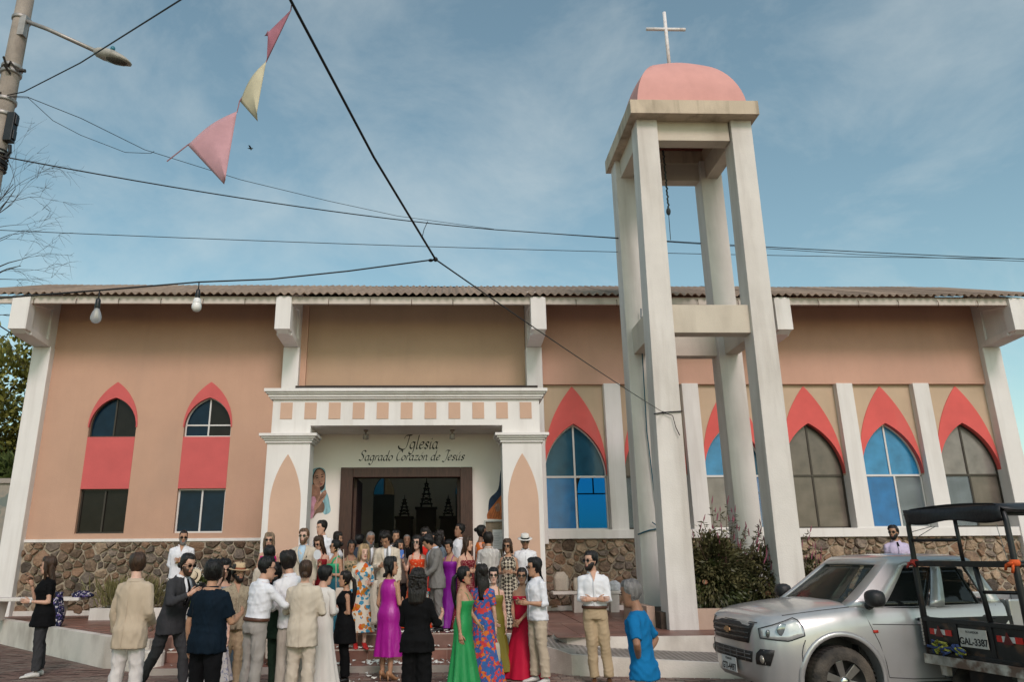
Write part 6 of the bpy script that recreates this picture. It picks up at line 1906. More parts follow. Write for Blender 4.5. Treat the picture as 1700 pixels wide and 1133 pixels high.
    def parts(s):
        mb = MB()
        s.torso(mb, -.012, .84, 1.22); s.torso(mb, 0, 1.19)
        for sd in (1, -1): s.arm_geo(mb, sd); s.leg_geo(mb, sd, -.004)
        f = .92 if s.sex == 'm' else .80
        mb.tube([s.A @ Vector((0, .02, 1.40)), s.nb + Vector((0, 0, .01)), s.Hm @ Vector((0, .012, -.06)), s.Hm @ Vector((0, .01, 0))], [.075 * f, .063 * f, .058 * f, .055 * f], 12)
        w = 1.0 if s.sex == 'm' else .93
        mb.loft([s.head_ring(z, rx * w, ry * w, yc) for z, rx, ry, yc in HEAD])
        # nose, brow, ears, chin
        mb.loft([[s.Hm @ Vector((x, y, z)) for x, y, z in ring] for ring in (
            [(-.008, -.088, .022), (.008, -.088, .022), (.006, -.07, .03), (-.006, -.07, .03)],
            [(-.015, -.108, -.022), (.015, -.108, -.022), (.018, -.07, -.012), (-.018, -.07, -.012)],
            [(-.014, -.102, -.034), (.014, -.102, -.034), (.014, -.07, -.036), (-.014, -.07, -.036)])])
        for sd in (1, -1): mb.ball(s.Hm @ Vector((.070 * sd * w, .008, -.005)), .012, .018, .030, 8, 6)
        ex = MB()
        for sd in (1, -1): s.hand(ex, sd)
        s.out(mb); s.out(ex)
        # feet only where bare skin shows is the shoe's business
        s.body = fuse('body', mb, skin_mat(s.skin), s.root, s.vox * s.k, 0, ex.mesh('hands', skin_mat(s.skin)), 3, s.seed)
    def face(s, lips=(0.30, 0.105, 0.085), brow='dark', eyes=True):
        if eyes:
            for sd in (1, -1):
                e = MB().ball((0, 0, 0), .009, .005, .0055, 10, 7)
                e.v = [tuple(s.Hm @ (Vector(v) + Vector((.030 * sd, -.083, .010)))) for v in e.v]
                s.out(e).build('eye', mat('eye', (0.025, 0.016, 0.012), .25), s.root, smooth=True)
        for sd in (1, -1):
            b = MB().tube([(.014 * sd, -.093, .030), (.032 * sd, -.090, .036), (.052 * sd, -.070, .030)], [.0025, .0032, .0015], 5)
            b.v = [tuple(s.Hm @ Vector(v)) for v in b.v]
            s.out(b).build('eyebrow', hair_mat(brow), s.root)
        l = MB().ball((0, -.0855, -.062), .024, .011, .0075, 10, 7)
        l.v = [tuple(s.Hm @ Vector(v)) for v in l.v]
        s.out(l).build('lips', mat('lips_%d' % int(lips[0] * 1000), lips, .45), s.root, smooth=True)
        return s
    def cap(s, c, sc=1.10, hairline=.072, nape=-.075, front=.0, grow=.012, name='hair', low=None, sides=.0):
        """hair (or beard) as a shell over the skull; where the face is open it dips under the skin"""
        rows = [(-.095, .050, .062, -.01), (-.07, .056, .074, -.006)] + [h for h in HEAD if h[0] > -.06]
        mb = MB(); rings = []; n = 28
        for z, rx, ry, yc in rows:
            ring = []
            for i in range(n):
                a = 2 * math.pi * i / n; ca, sa = math.cos(a), math.sin(a)
                fr = -sa                                    # 1 at the face
                line = hairline if fr > .55 else (hairline + (nape - hairline) * min(1, max(0, (.55 - fr) / .75)))
                if abs(ca) > .8 and fr > -.2: line = min(line, .02 - sides)
                t = min(1, max(0, (z - line) / .025))
                k = (sc if t > 0 else .9) if t in (0, 1) else .9 + (sc - .9) * t
                g_ = grow * t * (1 + .35 * math.sin(5 * a + 31 * z))
                ring.append(s.Hm @ Vector((rx * k * ca + g_ * ca, yc + (ry * k + g_) * sa, z * (1 + .08 * t * (z > 0)) + (g_ * .9 if z > .08 else 0))))
            rings.append(ring)
        mb.loft(rings)
        return s.out(mb).build(name, hair_mat(c), s.root, smooth=True)
    def hair(s, style, c):
        if style == 'bald': s.cap(c, 1.02, .075, -.06, grow=.001)
        elif style == 'short': s.cap(c, 1.04, .076, -.06, grow=.013)
        elif style == 'thick': s.cap(c, 1.06, .070, -.075, grow=.019, sides=.01)
        elif style == 'curlyshort':
            s.cap(c, 1.07, .072, -.065, grow=.022)
        else:
            tight = style in ('bun', 'pony', 'lowbun', 'curlypony')
            s.cap(c, 1.04 if tight else 1.055, .078, -.085 if tight else -.095, grow=.008 if tight else .016, sides=0 if tight else .05)
            mb = MB()
            T = lambda p: s.Hm @ Vector(p)
            A3 = s.A
            if style in ('bun', 'lowbun'):
                z = .045 if style == 'bun' else -.035
                c0 = T((0, .118, z)); mb.ball(c0, .042, .040, .042, 14, 9)
            elif style in ('pony', 'curlypony'):
                p0, p1, p2 = T((0, .098, .035)), T((0, .155, -.03)), T((0, .165, -.16))
                p3 = T((0, .14, -.34)); p4 = T((.01, .12, -.47))
                w = 1.9 if style == 'curlypony' else 1.0
                mb.tube([p0, p1, p2, p3, p4], [.024, .036 * w, .042 * w, .034 * w, .008], 12)
                if style == 'curlypony':
                    rr = random.Random(s.seed)
                    for _ in range(60):
                        t = rr.random(); q = p1.lerp(p3, t) + Vector((rr.gauss(0, .045), rr.gauss(0, .03), rr.gauss(0, .02)))
                        mb.ball(q, .026, .024, .03, 7, 5)
            elif style in ('long', 'bob', 'verylong', 'curly'):
                end = {'long': -.36, 'bob': -.15, 'verylong': -.47, 'curly': -.27}[style]
                rings = []
                m = 9
                for k in range(m):
                    t = k / (m - 1); z = .03 + (end - .03) * t
                    wx = .080 + .020 * math.sin(t * 2.4) - .02 * t; wy = .055 - .018 * t
                    yc = .050 + .035 * t if z < -.1 else .045
                    wx *= 1.25 if style == 'curly' else 1; wy *= 1.5 if style == 'curly' else 1
                    rings.append([T((wx * math.cos(a) * (1 + .05 * math.sin(6 * a + k)), yc + wy * math.sin(a), z)) for a in [2 * math.pi * i / 22 for i in range(22)]])
                mb.loft(rings)
                for sd in (1, -1):          # locks beside the face
                    mb.tube([T((.050 * sd, -.030, .085)), T((.078 * sd, -.020, .02)), T((.084 * sd, -.012, -.06)), T((.080 * sd, -.02, max(end, -.30) * .95))], [.020, .026, .028, .008], 9)
                if style == 'curly':
                    rr = random.Random(s.seed)
                    for _ in range(110):
                        a = rr.uniform(.2, 2.94) if rr.random() < .8 else rr.uniform(0, 6.28); z = rr.uniform(end, .13)
                        rad = .088 if z < .06 else .075 * (1 - (z - .06) / .12)
                        mb.ball(T((rad * 1.08 * math.cos(a), .02 + rad * 1.1 * math.sin(a), z)), .026, .026, .026, 7, 5)
            if mb.v: s.out(mb).build('hair_length', hair_mat(c), s.root, smooth=True)
        return s
    def beard(s, c):
        mb = MB(); rings = []; n = 24
        for z, rx, ry, yc in [h for h in HEAD if h[0] < -.0]:
            ring = []
            for i in range(n):
                a = 2 * math.pi * i / n; ca, sa = math.cos(a), math.sin(a)
                on = (-sa > -.15) and (z < -.035 or abs(ca) > .72) and not (abs(ca) < .28 and -.075 < z < -.045)
                k = 1.06 if on else .88
                ring.append(s.Hm @ Vector((rx * k * ca, yc + ry * k * sa - (.004 if on else 0), z - (.006 if z < -.1 else 0))))
            rings.append(ring)
        s.out(mb.loft(rings)).build('beard', hair_mat(c), s.root, smooth=True); return s
    def glasses(s, dark=True):
        mb = MB()
        for sd in (1, -1):
            pts = [(.034 * sd + .026 * math.cos(a), -.101 + .006 * abs(math.cos(a)), .010 + .020 * math.sin(a)) for a in [2 * math.pi * i / 12 for i in range(12)]]
            mb.loft([pts, [(x, y + .006, z) for x, y, z in pts]])
            mb.tube([(.058 * sd, -.094, .014), (.073 * sd, -.05, .014), (.074 * sd, .01, .006)], .003, 5)
        mb.tube([(-.01, -.104, .014), (.01, -.104, .014)], .003, 5)
        mb.v = [tuple(s.Hm @ Vector(v)) for v in mb.v]
        s.out(mb).build('sunglasses', mat('sunglass', (0.008, 0.007, 0.007), .12, .1, spec=.7), s.root); return s
    def hat(s, m, band, brim=.145):
        mb = MB().lathe([(.083, .045), (.086, .052), (brim * .8, .048), (brim, .054), (brim, .059), (.088, .058)], (0, .005, 0), 26)
        mb.lathe([(.086, .052), (.084, .10), (.076, .142), (.055, .150), (.025, .140), (.001, .138)], (0, .005, 0), 26)
        mb.v = [tuple(s.Hm @ (Matrix.Rotation(R(6), 3, 'X') @ Vector((v[0] * .93, v[1] * 1.13, v[2])))) for v in mb.v]
        h = s.out(mb).build('hat', m, s.root, smooth=True)
        b = MB().lathe([(.0885, .058), (.0885, .085)], (0, .005, 0), 26, cap=False)
        b.v = [tuple(s.Hm @ (Matrix.Rotation(R(6), 3, 'X') @ Vector((v[0] * .93, v[1] * 1.13, v[2])))) for v in b.v]
        s.out(b).build('hat_band', band, h, smooth=True); return s
    # ---- clothes
    def shirt(s, m, sleeve=1.75, hem=.86, inf=.016, collar=True, name='shirt', flare=.004, top=1.462, wr=.0085, hemf=.006, skin_v=False, rolled=False):
        mb = MB(); s.torso(mb, inf, hem, top, hem=hemf)
        if sleeve > 0:
            for sd in (1, -1): s.arm_geo(mb, sd, sleeve, inf * .75, flare)
        o = fuse(name, s.out(mb), m, s.root, .0150 * s.k, wr, None, 2, s.seed + 7)
        if collar:
            c = MB(); rings = []
            for z, r_, dy in ((1.440, .082, .016), (1.470, .075, .014), (1.492, .070, .010), (1.486, .078, .012), (1.455, .088, .016)):
                rings.append([s.A @ Vector((r_ * math.cos(a), dy + r_ * .86 * math.sin(a) - (.012 if math.sin(a) < -.8 else 0), z - (.030 * max(0, -math.sin(a)) ** 3))) for a in [2 * math.pi * i / 20 for i in range(20)]])
            s.out(c.loft(rings, cap=False)).build('collar', m, o, smooth=True)
        if collar:
            n_ = 8; zz_ = [hem + .02 + (1.40 - hem - .02) * i / n_ for i in range(n_ + 1)]
            pts = [s.tw((0, s.front_y(max(z, .84), inf + hemf * max(0, (1.0 - z)) / .2) - .006, z)) for z in zz_]
            q = MB().add([tuple(p + Vector((dx, 0, 0))) for p in pts for dx in (-.016, .016)], [(2 * i, 2 * i + 1, 2 * i + 3, 2 * i + 2) for i in range(n_)])
            ob = s.out(q).build('placket', m, o, smooth=True); ob.modifiers.new('t', 'SOLIDIFY').thickness = .007
        if skin_v:      # open collar: a small V of bare chest
            v = MB().prism_y([(-.040, 1.475), (0, 1.345), (.040, 1.475)], 0, .012)
            y0, y1 = s.front_y(1.345, inf), s.front_y(1.470, inf * .4)
            v.v = [tuple(s.A @ Vector((x, y - .016 + y0 + (y1 - y0) * (z - 1.345) / .13, z))) for x, y, z in v.v]
            s.out(v).build('open_collar', skin_mat(s.skin), o)
        return s
    def front_y(s, z, inf):
        zs = [q[0] for q in s.tor]
        return np.interp(z, zs, [q[3] for q in s.tor]) - (np.interp(z, zs, [q[2] for q in s.tor]) * s.b ** 1.3 + inf)
    def jacket(s, m, shirtm=None, tie=None, hem=.74, inf=.024, sleeve=1.93, square=None):
        mb = MB(); s.torso(mb, inf, hem, 1.468, hem=.012)
        for sd in (1, -1): s.arm_geo(mb, sd, sleeve, .015, .003)
        o = fuse('jacket', s.out(mb), m, s.root, .016 * s.k, .0065, None, 2, s.seed + 3)
        def on_front(pts, lift):
            out = []
            for x, z in pts:
                fy = s.front_y(z, inf if z < 1.4 else inf * max(.25, 1 - (z - 1.4) / .1))
                rx = .17; fy *= 1.0
                out.append(s.A @ Vector((x, fy * math.sqrt(max(.2, 1 - (x / .24) ** 2)) - lift, z)))
            return out
        def strip(name, L_, R_, m_, lift, parent):
            n = len(L_); a = on_front(L_, lift); b2 = on_front(R_, lift)
            q = MB().add([tuple(v) for v in a + b2], [(i, i + 1, n + i + 1, n + i) for i in range(n - 1)])
            ob = s.out(q).build(name, m_, parent, smooth=True)
            ob.modifiers.new('t', 'SOLIDIFY').thickness = .006
            return ob
        if shirtm:
            zz = [1.475, 1.43, 1.36, 1.28, 1.20, 1.12]
            ww = [.050, .070, .066, .050, .030, .004]
            strip('shirt_front', [(-w, z) for w, z in zip(ww, zz)], [(w, z) for w, z in zip(ww, zz)], shirtm, .008, s.root)
            for sd in (1, -1):
                strip('lapel', [(sd * w, z) for w, z in zip(ww, zz)], [(sd * (w + d), z) for w, z, d in zip(ww, zz, (.012, .035, .055, .050, .030, .006))], m, .014, o)
            c = MB(); rings = []
            for z, r_, dy in ((1.450, .080, .016), (1.492, .068, .010), (1.486, .076, .012), (1.455, .085, .016)):
                rings.append([s.A @ Vector((r_ * math.cos(a), dy + r_ * .86 * math.sin(a) - (.010 if math.sin(a) < -.8 else 0), z - (.030 * max(0, -math.sin(a)) ** 3))) for a in [2 * math.pi * i / 20 for i in range(20)]])
            s.out(c.loft(rings, cap=False)).build('shirt_collar', shirtm, s.root, smooth=True)
            if tie: strip('tie', [(-.012, 1.455), (-.016, 1.43), (-.020, 1.36), (-.022, 1.28), (-.02, 1.20), (-.003, 1.13)], [(.012, 1.455), (.016, 1.43), (.020, 1.36), (.022, 1.28), (.02, 1.20), (.003, 1.13)], tie, .014, s.root)
        else:
            c = MB(); rings = []
            for z, r_, dy in ((1.435, .10, .018), (1.478, .082, .016), (1.480, .088, .018), (1.445, .105, .02)):
                rings.append([s.A @ Vector((r_ * math.cos(a), dy + r_ * .86 * math.sin(a), z - (.04 * max(0, -math.sin(a)) ** 2))) for a in [2 * math.pi * i / 20 for i in range(20)]])
            s.out(c.loft(rings, cap=False)).build('collar', m, o, smooth=True)
        vent = MB()
        zs = [q[0] for q in s.tor]
        by = lambda z: np.interp(z, zs, [q[3] for q in s.tor]) + np.interp(z, zs, [q[2] for q in s.tor]) * s.b ** 1.3 + inf + .02 * max(0, (1.0 - z)) / .2
        pts = [s.tw((.0, by(max(z, .84)) + .001, z)) for z in (1.40, 1.2, 1.0, .9, .80, hem + .005)]
        s.out(vent.tube(pts, .0026, 4)).build('back_seam', m, o)
        if square: strip('pocket_square', [(.075, 1.285), (.075, 1.262)], [(.11, 1.290), (.108, 1.262)], square, .012, o)
        return s
    def vest(s, m, hem=.66):
        mb = MB(); s.torso(mb, .026, hem, 1.44, hem=.03)
        fuse('vest', s.out(mb), m, s.root, .016 * s.k, .005, None, 2, s.seed + 5); return s
    def trousers(s, m, inf=.016, wide=.014, top=1.03, cut=0.0, belt=None):
        mb = MB(); s.torso(mb, .009, .84, top)
        for sd in (1, -1): s.leg_geo(mb, sd, inf, cut, wide)
        fuse('trousers', s.out(mb), m, s.root, .0155 * s.k, .0080, None, 2, s.seed + 11)
        if belt:
            b = MB(); rings = []
            for z, e in ((top - .045, .020), (top - .040, .026), (top - .008, .026), (top - .004, .020)):
                zs = [q[0] for q in s.tor]
                rx = np.interp(z, zs, [q[1] for q in s.tor]) * s.b + e; ry = np.interp(z, zs, [q[2] for q in s.tor]) * s.b ** 1.3 + e; yc = np.interp(z, zs, [q[3] for q in s.tor])
                rings.append([s.tw((rx * math.copysign(abs(math.cos(a)) ** .86, math.cos(a)), yc + ry * math.copysign(abs(math.sin(a)) ** .86, math.sin(a)), z)) for a in [2 * math.pi * i / 26 for i in range(26)]])
            s.out(b.loft(rings, cap=False)).build('belt', belt, s.root, smooth=True)
        return s
    def shoes(s, m, heel=0.0, sole=None):
        for sd in (1, -1):
            an = s.leg[sd][2]; mb = MB(); rings = []
            x0, y0, z0 = an.x, an.y, an.z - .085
            for t, w, h, zb in ((.065, .018, .045, 0), (.05, .034, .075, 0), (.0, .038, .088, 0), (-.05, .040, .07, 0), (-.10, .045, .050, 0), (-.15, .043, .040, 0), (-.185, .030, .030, 0), (-.20, .010, .018, 0)):
                tw_ = .12 * sd * -t
                zb = heel * max(0, (t + .10) / .165) if heel else 0
                rings.append([(x0 + tw_ + w * math.cos(a), y0 + t, z0 + zb + max(0.0, h * (.5 + .5 * math.sin(a)))) for a in [2 * math.pi * i / 14 for i in range(14)]])
            mb.loft(rings)
            if heel: mb.tube([(x0, y0 + .05, z0 + heel), (x0, y0 + .052, z0)], [.012, .007], 8)
            sh = s.out(mb).build('shoe', m, s.root, smooth=True)
        return s
    def dress(s, m, top=1.30, hem=.10, flare=.30, flut=.05, inf=.012, straps=None, waist=None, sleeve=0, name='dress', nf=11, kneef=None, lag=0.0, one=False):
        """one lofted garment from bust to hem, falling in folds that deepen towards the hem"""
        mb = MB(); rings = []; n = 66
        rows = s.tor[1:]; zs = [q[0] for q in rows]
        zz = [hem + (0.84 - hem) * t for t in (0, .004, .12, .25, .4, .55, .7, .85)] + [.84, .92, .97, 1.02, 1.08, 1.14, 1.20, 1.265, min(1.31, top), top]
        zz = sorted(set([z for z in zz if z <= top]))
        ph = s.rnd.uniform(0, 6)
        for z in zz:
            if z >= .84:
                rx = np.interp(z, zs, [q[1] for q in rows]) * s.b + inf; ry = np.interp(z, zs, [q[2] for q in rows]) * s.b ** 1.3 + inf; yc = np.interp(z, zs, [q[3] for q in rows]); fl = .004 * max(0, (1.0 - z)) / .16
            else:
                t = (.84 - z) / (.84 - hem); r0 = rows[0]
                kk = flare if kneef is None else (kneef * (1 - t) + flare * t)
                e = t ** 1.15
                rx = (r0[1] * s.b + inf) * (1 - e) + kk * e; ry = (r0[2] * s.b ** 1.3 + inf) * (1 - e) + kk * .86 * e; yc = r0[3] * (1 - t) + lag * t; fl = flut * t ** .8 + .004
            ring = []
            for i in range(n):
                a = 2 * math.pi * i / n; ca, sa = math.cos(a), math.sin(a)
                w = 1 + fl * (math.sin(nf * a + ph + 1.5 * math.sin(2 * a)) + .5 * math.sin(nf * 1.7 * a + 2 * ph + z * 2))
                q = .9 if z >= .84 else 1.0
                ring.append(s.tw((rx * w * math.copysign(abs(ca) ** q, ca), yc + ry * w * math.copysign(abs(sa) ** q, sa), z)))
            rings.append(ring)
        mb.loft(rings)
        o = s.out(mb).build(name, m, s.root, smooth=True)
        if sleeve:
            q = MB()
            for sd in (1, -1): s.arm_geo(q, sd, sleeve, .014, .012)
            s.torso(q, .010, 1.2, min(top + .02, 1.45))
            fuse('sleeves', s.out(q), m, o, .0155 * s.k, .003, None, 2, s.seed)
        if straps:
            for sd in (1, -1):
                if one and sd < 0: continue
                x = .075 * sd
                fz = min(top, 1.30)
                fpt = Vector((x, s.front_y(fz, inf) * .86, fz - .01)); bpt = Vector((x * .9, .085, fz - .01)); tp = Vector((x * 1.05, .01, 1.435))
                pts = [s.A @ p for p in (fpt, fpt.lerp(tp, .5) + Vector((0, -.030, .012)), tp, tp.lerp(bpt, .5) + Vector((0, .03, .012)), bpt)]
                s.out(MB().tube(pts, straps, 6)).build('strap', m, o, smooth=True)
        return s
    def watch(s, sd=1, m=None):
        S, E, W, d = s.arm[sd]
        s.out(MB().tube([W - d * .018, W + d * .006], .031, 10)).build('wristwatch', m or mat('watch_white', (.6, .58, .55), .4), s.root, smooth=True); return s
    def earring(s, m):
        for sd in (1, -1):
            s.out(MB().ball(s.Hm @ Vector((.072 * sd, .0, -.055)), .009, .009, .016, 8, 6)).build('earring', m, s.root, smooth=True)
        return s
    def at_hand(s, sd=1, f=.11):
        S, E, W, d = s.arm[sd]
        return s.root_mat() @ ((W + d * f) * s.k)
    def root_mat(s):
        return Matrix.Translation(s.root.location) @ Matrix.Rotation(s.root.rotation_euler.z, 4, 'Z')
# ------------------------------------------------------------------ people: the guests
GRP = 'wedding guests'
wht = cloth('white_linen', (0.68, 0.68, 0.71), .85, .35, .05)
wht2 = cloth('white_cotton', (0.70, 0.70, 0.72), .85, .3, .04)
cream = cloth('cream_linen', (0.52, 0.45, 0.36), .9, .35, .08, pattern=None)
cream2 = cloth('oat_linen', (0.50, 0.43, 0.35), .9, .3, .08)
beigej = cloth('beige_blazer', (0.46, 0.37, 0.275), .9, .25, .07)
offw = cloth('off_white_denim', (0.58, 0.54, 0.52), .9, .4, .05)
khaki = cloth('khaki', (0.42, 0.315, 0.20), .9, .35, .07)
stone_t = cloth('stone_chino', (0.43, 0.385, 0.33), .9, .35, .06)
greyt = cloth('grey_chino', (0.30, 0.275, 0.25), .9, .35, .06)
blk = cloth('black', (0.0035, 0.0035, 0.004), .85, .3, .15)
char = cloth('charcoal_wool', (0.016, 0.016, 0.018), .9, .25, .15)
navy = cloth('navy_pique', (0.003, 0.009, 0.017), .85, .3, .2)
bjeans = cloth('black_denim', (0.004, 0.004, 0.005), .9, .4, .25)
jeans = cloth('blue_denim', (0.05, 0.075, 0.12), .9, .35, .2)
greys = cloth('grey_suit', (0.175, 0.165, 0.155), .9, .25, .08)
green_d = cloth('forest_green', (0.020, 0.038, 0.024), .9, .3, .15)
chars = cloth('charcoal_suit', (0.040, 0.040, 0.043), .9, .25, .12)
SH_BLK = mat('shoe_black', (0.010, 0.009, 0.009), .35, .2, 20)
SH_BRN = mat('shoe_brown', (0.09, 0.040, 0.018), .4, .2, 20)
SH_WHT = mat('shoe_white', (0.55, 0.53, 0.50), .6, .1, 20)
SH_TAN = mat('shoe_tan', (0.36, 0.19, 0.10), .45, .15, 20)
SH_RED = mat('shoe_red', (0.45, 0.02, 0.02), .3, .1, 20)
BELT = mat('belt_brown', (0.075, 0.028, 0.014), .5, .2, 20)
GOLD = mat('gold', (0.55, 0.38, 0.14), .3, .1, 9, metal=.9)

# --- street level, from the left
p = Person('woman in long black vest and trousers with white sneakers holding a phone', -6.36, 12.5, 0, 1.76, -62, 'f', 'light', Rr='mouth', L='bent', hy=-18, hp=4, twist=8, feet=((.11, -.02), (-.11, .04)))
p.hair('verylong', 'brown').face(); p.shirt(blk, .62, .90, .012, False); p.vest(blk, .72); p.trousers(chars, .018, .010); p.shoes(SH_WHT); p.watch(1)
PH1 = p.at_hand(-1)
p = Person('man seen from behind in beige blazer and off-white jeans', -3.69, 9.3, 0, 1.78, 170, 'm', 'fair', hy=38, L='low', Rr=((.25, .12, -1), (-.25, -.8, -.5)), feet=((.13, .0), (-.12, -.06)))
p.hair('short', 'brown').face(brow='brown'); p.jacket(beigej, hem=.72); p.trousers(offw, .018, .018); p.shoes(SH_WHT)
HAND2 = p.at_hand(1)
p = Person('man in charcoal suit with hair tied in a bun leaning in with a camera', -3.66, 10.55, 0, 1.80, 66, 'm', 'light', lean=13, hy=-8, hp=6, L='camera', Rr='camera', feet=((.12, -.22), (-.10, .36)), knee=.06)
p.hair('lowbun', 'dark').beard('brown').face(brow='dark').glasses(); p.jacket(chars, wht2, blk); p.trousers(chars, .015, .012); p.shoes(SH_BLK)
CAM3 = p.at_hand(1)
p = Person('woman in pale printed dress half hidden behind the navy polo shirt', -3.02, 10.3, 0, 1.60, 20, 'f', 'fair', hy=-20, Rr=((.3, -.35, -1), (.05, -.5, .75)), L='down')
p.hair('bun', 'brown').face(); p.dress(cloth('pale_print', (0.50, 0.47, 0.46), .8, .3, .1, 'floral', [(0.22, 0.23, 0.32)], 22), 1.29, .25, .30, .05, straps=.008); p.shoes(SH_TAN, .05)
p = Person('broad man seen from behind in navy polo shirt and black jeans', -2.52, 8.4, 0, 1.69, 158, 'm', 'tan', hy=24, L='side', Rr=((.25, -.3, -1), (-.2, -.7, .2)), build=1.16, feet=((.14, 0), (-.14, .03)))
p.hair('thick', 'black').face(); p.shirt(navy, .78, .80, .020, True, 'polo_shirt'); p.trousers(bjeans, .018, .02); p.shoes(SH_BLK)
p = Person('smiling bearded man in straw hat and khaki printed shirt', -2.93, 10.9, 0, 1.64, 24, 'm', 'tan', hy=14)
p.hair('thick', 'dark').beard('dark').face(); p.shirt(cloth('khaki_print', (0.36, 0.30, 0.21), .9, .3, .1, 'floral', [(0.27, 0.22, 0.15)], 26), .85, .84, .018, skin_v=True); p.trousers(khaki); p.shoes(SH_BRN)
p.hat(cloth('straw', (0.50, 0.37, 0.23), .9, .5, .1), cloth('hat_band_rust', (0.25, 0.09, 0.05), .8))
p = Person('woman with long dark hair covering her mouth behind the straw hat man', -3.30, 11.45, 0, 1.71, 30, 'f', 'light', Rr='mouth', hp=12)
p.hair('long', 'black').face().glasses(); p.dress(cloth('grey_blue', (0.22, 0.26, 0.31), .8, .3), 1.36, .12, .32, .05); p.shoes(SH_BLK)
p = Person('man seen from behind in white shirt, brown belt and grey chinos embracing', -2.38, 9.85, 0, 1.73, 140, 'm', 'light', side=-4, lean=5, hy=-35, L=((.15, -1, -.35), (-.6, -.8, -.1)), Rr=((.45, -.6, -.6), (-.6, -.8, 0)), feet=((.11, 0), (-.13, .04)))
p.hair('short', 'black').face().glasses(); p.shirt(wht, 1.8, .985, .018); p.trousers(greyt, .018, .012, belt=BELT); p.shoes(SH_BRN)
p = Person('bearded man in dark green jacket hugging between two white shirts', -2.22, 10.45, 0, 1.66, -28, 'm', 'tan', lean=8, hp=16, hy=-12, L='hug', Rr=((.35, -1, -.35), (-.7, -.6, -.1)))
p.hair('curlyshort', 'black').beard('black').face(); p.jacket(green_d, wht2); p.trousers(green_d, .016, .012); p.shoes(SH_BRN)
p = Person('tall man seen from behind in untucked white shirt and stone chinos', -1.99, 10.15, 0, 1.80, 205, 'm', 'light', side=7, lean=4, hy=18, L='bent', Rr=((.5, -.75, -.5), (-.55, -.85, 0)), feet=((.13, .02), (-.10, -.04)))
p.hair('thick', 'dark').face().glasses(); p.shirt(wht2, 1.45, .84, .020); p.trousers(stone_t, .020, .014); p.shoes(SH_BRN)
p = Person('person seen from behind in cream linen suit with hair in a low bun', -1.80, 9.85, 0, 1.68, 176, 'm', 'light', hy=12, L=((.35, -.3, -1), (-.1, -.9, .15)), Rr=((.35, .0, -1), (-.4, -.7, .1)), feet=((.12, 0), (-.12, .03)), build=1.04)
p.hair('lowbun', 'brown').face(brow='brown'); p.jacket(cream, hem=.70); p.trousers(cream2, .022, .022); p.shoes(SH_TAN)
p = Person('dark-haired youth in white robe seen from behind beside the linen suit', -1.72, 10.75, 0, 1.60, 155, 'm', 'light', hy=-30, hp=8, L='bent', Rr='bent')
p.hair('thick', 'black').face(); p.dress(cloth('white_robe', (0.62, 0.59, 0.54), .85, .3, .05), 1.455, .12, .32, .04, inf=.03, sleeve=1.8, name='robe'); p.shoes(SH_TAN)
p = Person('woman in black sleeveless vest and trousers with ponytail and watch, hands raised', -1.52, 11.6, 0, 1.52, -72, 'f', 'tan', hy=2, hp=2, L='folded', Rr='folded', feet=((.09, 0), (-.09, .03)))
p.hair('pony', 'dark').face(); p.vest(blk, .60); p.trousers(blk, .016, .03); p.shoes(SH_BLK); p.watch(1); p.earring(GOLD)
p = Person('woman with black bob in magenta satin midi dress and gold heels', -.87, 11.7, 0, 1.71, 152, 'f', 'tan', hy=-70, L=((.16, .10, -1), (-.15, -.65, -.7)), Rr='bent', feet=((.08, 0), (-.08, .04)))
p.hair('bob', 'black').face(); p.dress(cloth('magenta_satin', (0.33, 0.006, 0.235), .40, .6, .14, spec=.45, sheen=0), 1.435, .34, .235, .075, inf=.012, nf=7); p.shoes(SH_TAN, .08)
p = Person('woman photographer seen from behind all in black with dark curls', -.34, 8.9, 0, 1.58, 168, 'f', 'light', hy=10, L=((.28, -.25, -1), (-.45, -.75, .35)), Rr=((.42, -.10, -1), (.02, -.85, .35)), build=1.06)
p.hair('curly', 'dark').face(); p.shirt(blk, 1.3, .78, .022, False, 'top', .012, hemf=.02); p.trousers(blk, .03, .05); p.shoes(SH_BLK)
CAM26 = p.at_hand(1)
p = Person('woman in emerald green slip dress with very long black ponytail', .22, 10.55, 0, 1.58, 66, 'f', 'tan', hy=8, L='front', Rr='down')
p.hair('pony', 'black').face(lips=(.33, .06, .06)).glasses().earring(mat('coral', (.6, .12, .08), .5)); p.dress(cloth('emerald', (0.014, 0.235, 0.062), .48, .6, .14, spec=.35, sheen=0), 1.275, .03, .30, .10, straps=.004, nf=8, inf=.010); p.shoes(SH_TAN, .07)
p = Person('woman seen from behind in blue and orange flowered maxi dress', .50, 11.05, 0, 1.60, 168, 'f', 'light', hy=30, L='bent', Rr='down')
p.hair('long', 'dark').face(); p.dress(cloth('tropical', (0.045, 0.085, 0.25), .8, .2, .25, 'floral', [(0.50, 0.045, 0.05), (0.55, 0.15, 0.03), (0.48, 0.05, 0.05), (0.03, 0.12, 0.34)], 9), 1.44, .06, .32, .06, sleeve=.7, nf=9); p.shoes(SH_TAN)
BAG38 = p.at_hand(-1)
p = Person('woman in olive dress and round sunglasses behind the flowered dress', .70, 11.75, 0, 1.55, 4, 'f', 'fair', hy=-6, L='down', Rr='front')
p.hair('bun', 'black').face().glasses(); p.dress(cloth('olive_satin', (0.165, 0.145, 0.020), .5, .2, .12, spec=.4), 1.31, .12, .30, .05, straps=.010); p.shoes(SH_TAN, .07)
p = Person('woman in strapless crimson gown behind the man with a phone', 1.13, 11.75, 0, 1.54, -30, 'f', 'tan', hy=20, L='front', Rr='front')
p.hair('bun', 'dark').face().glasses(); p.dress(cloth('crimson', (0.42, 0.008, 0.035), .65, .2, .10), 1.30, .02, .42, .06, nf=8); p.shoes(SH_RED, .05)
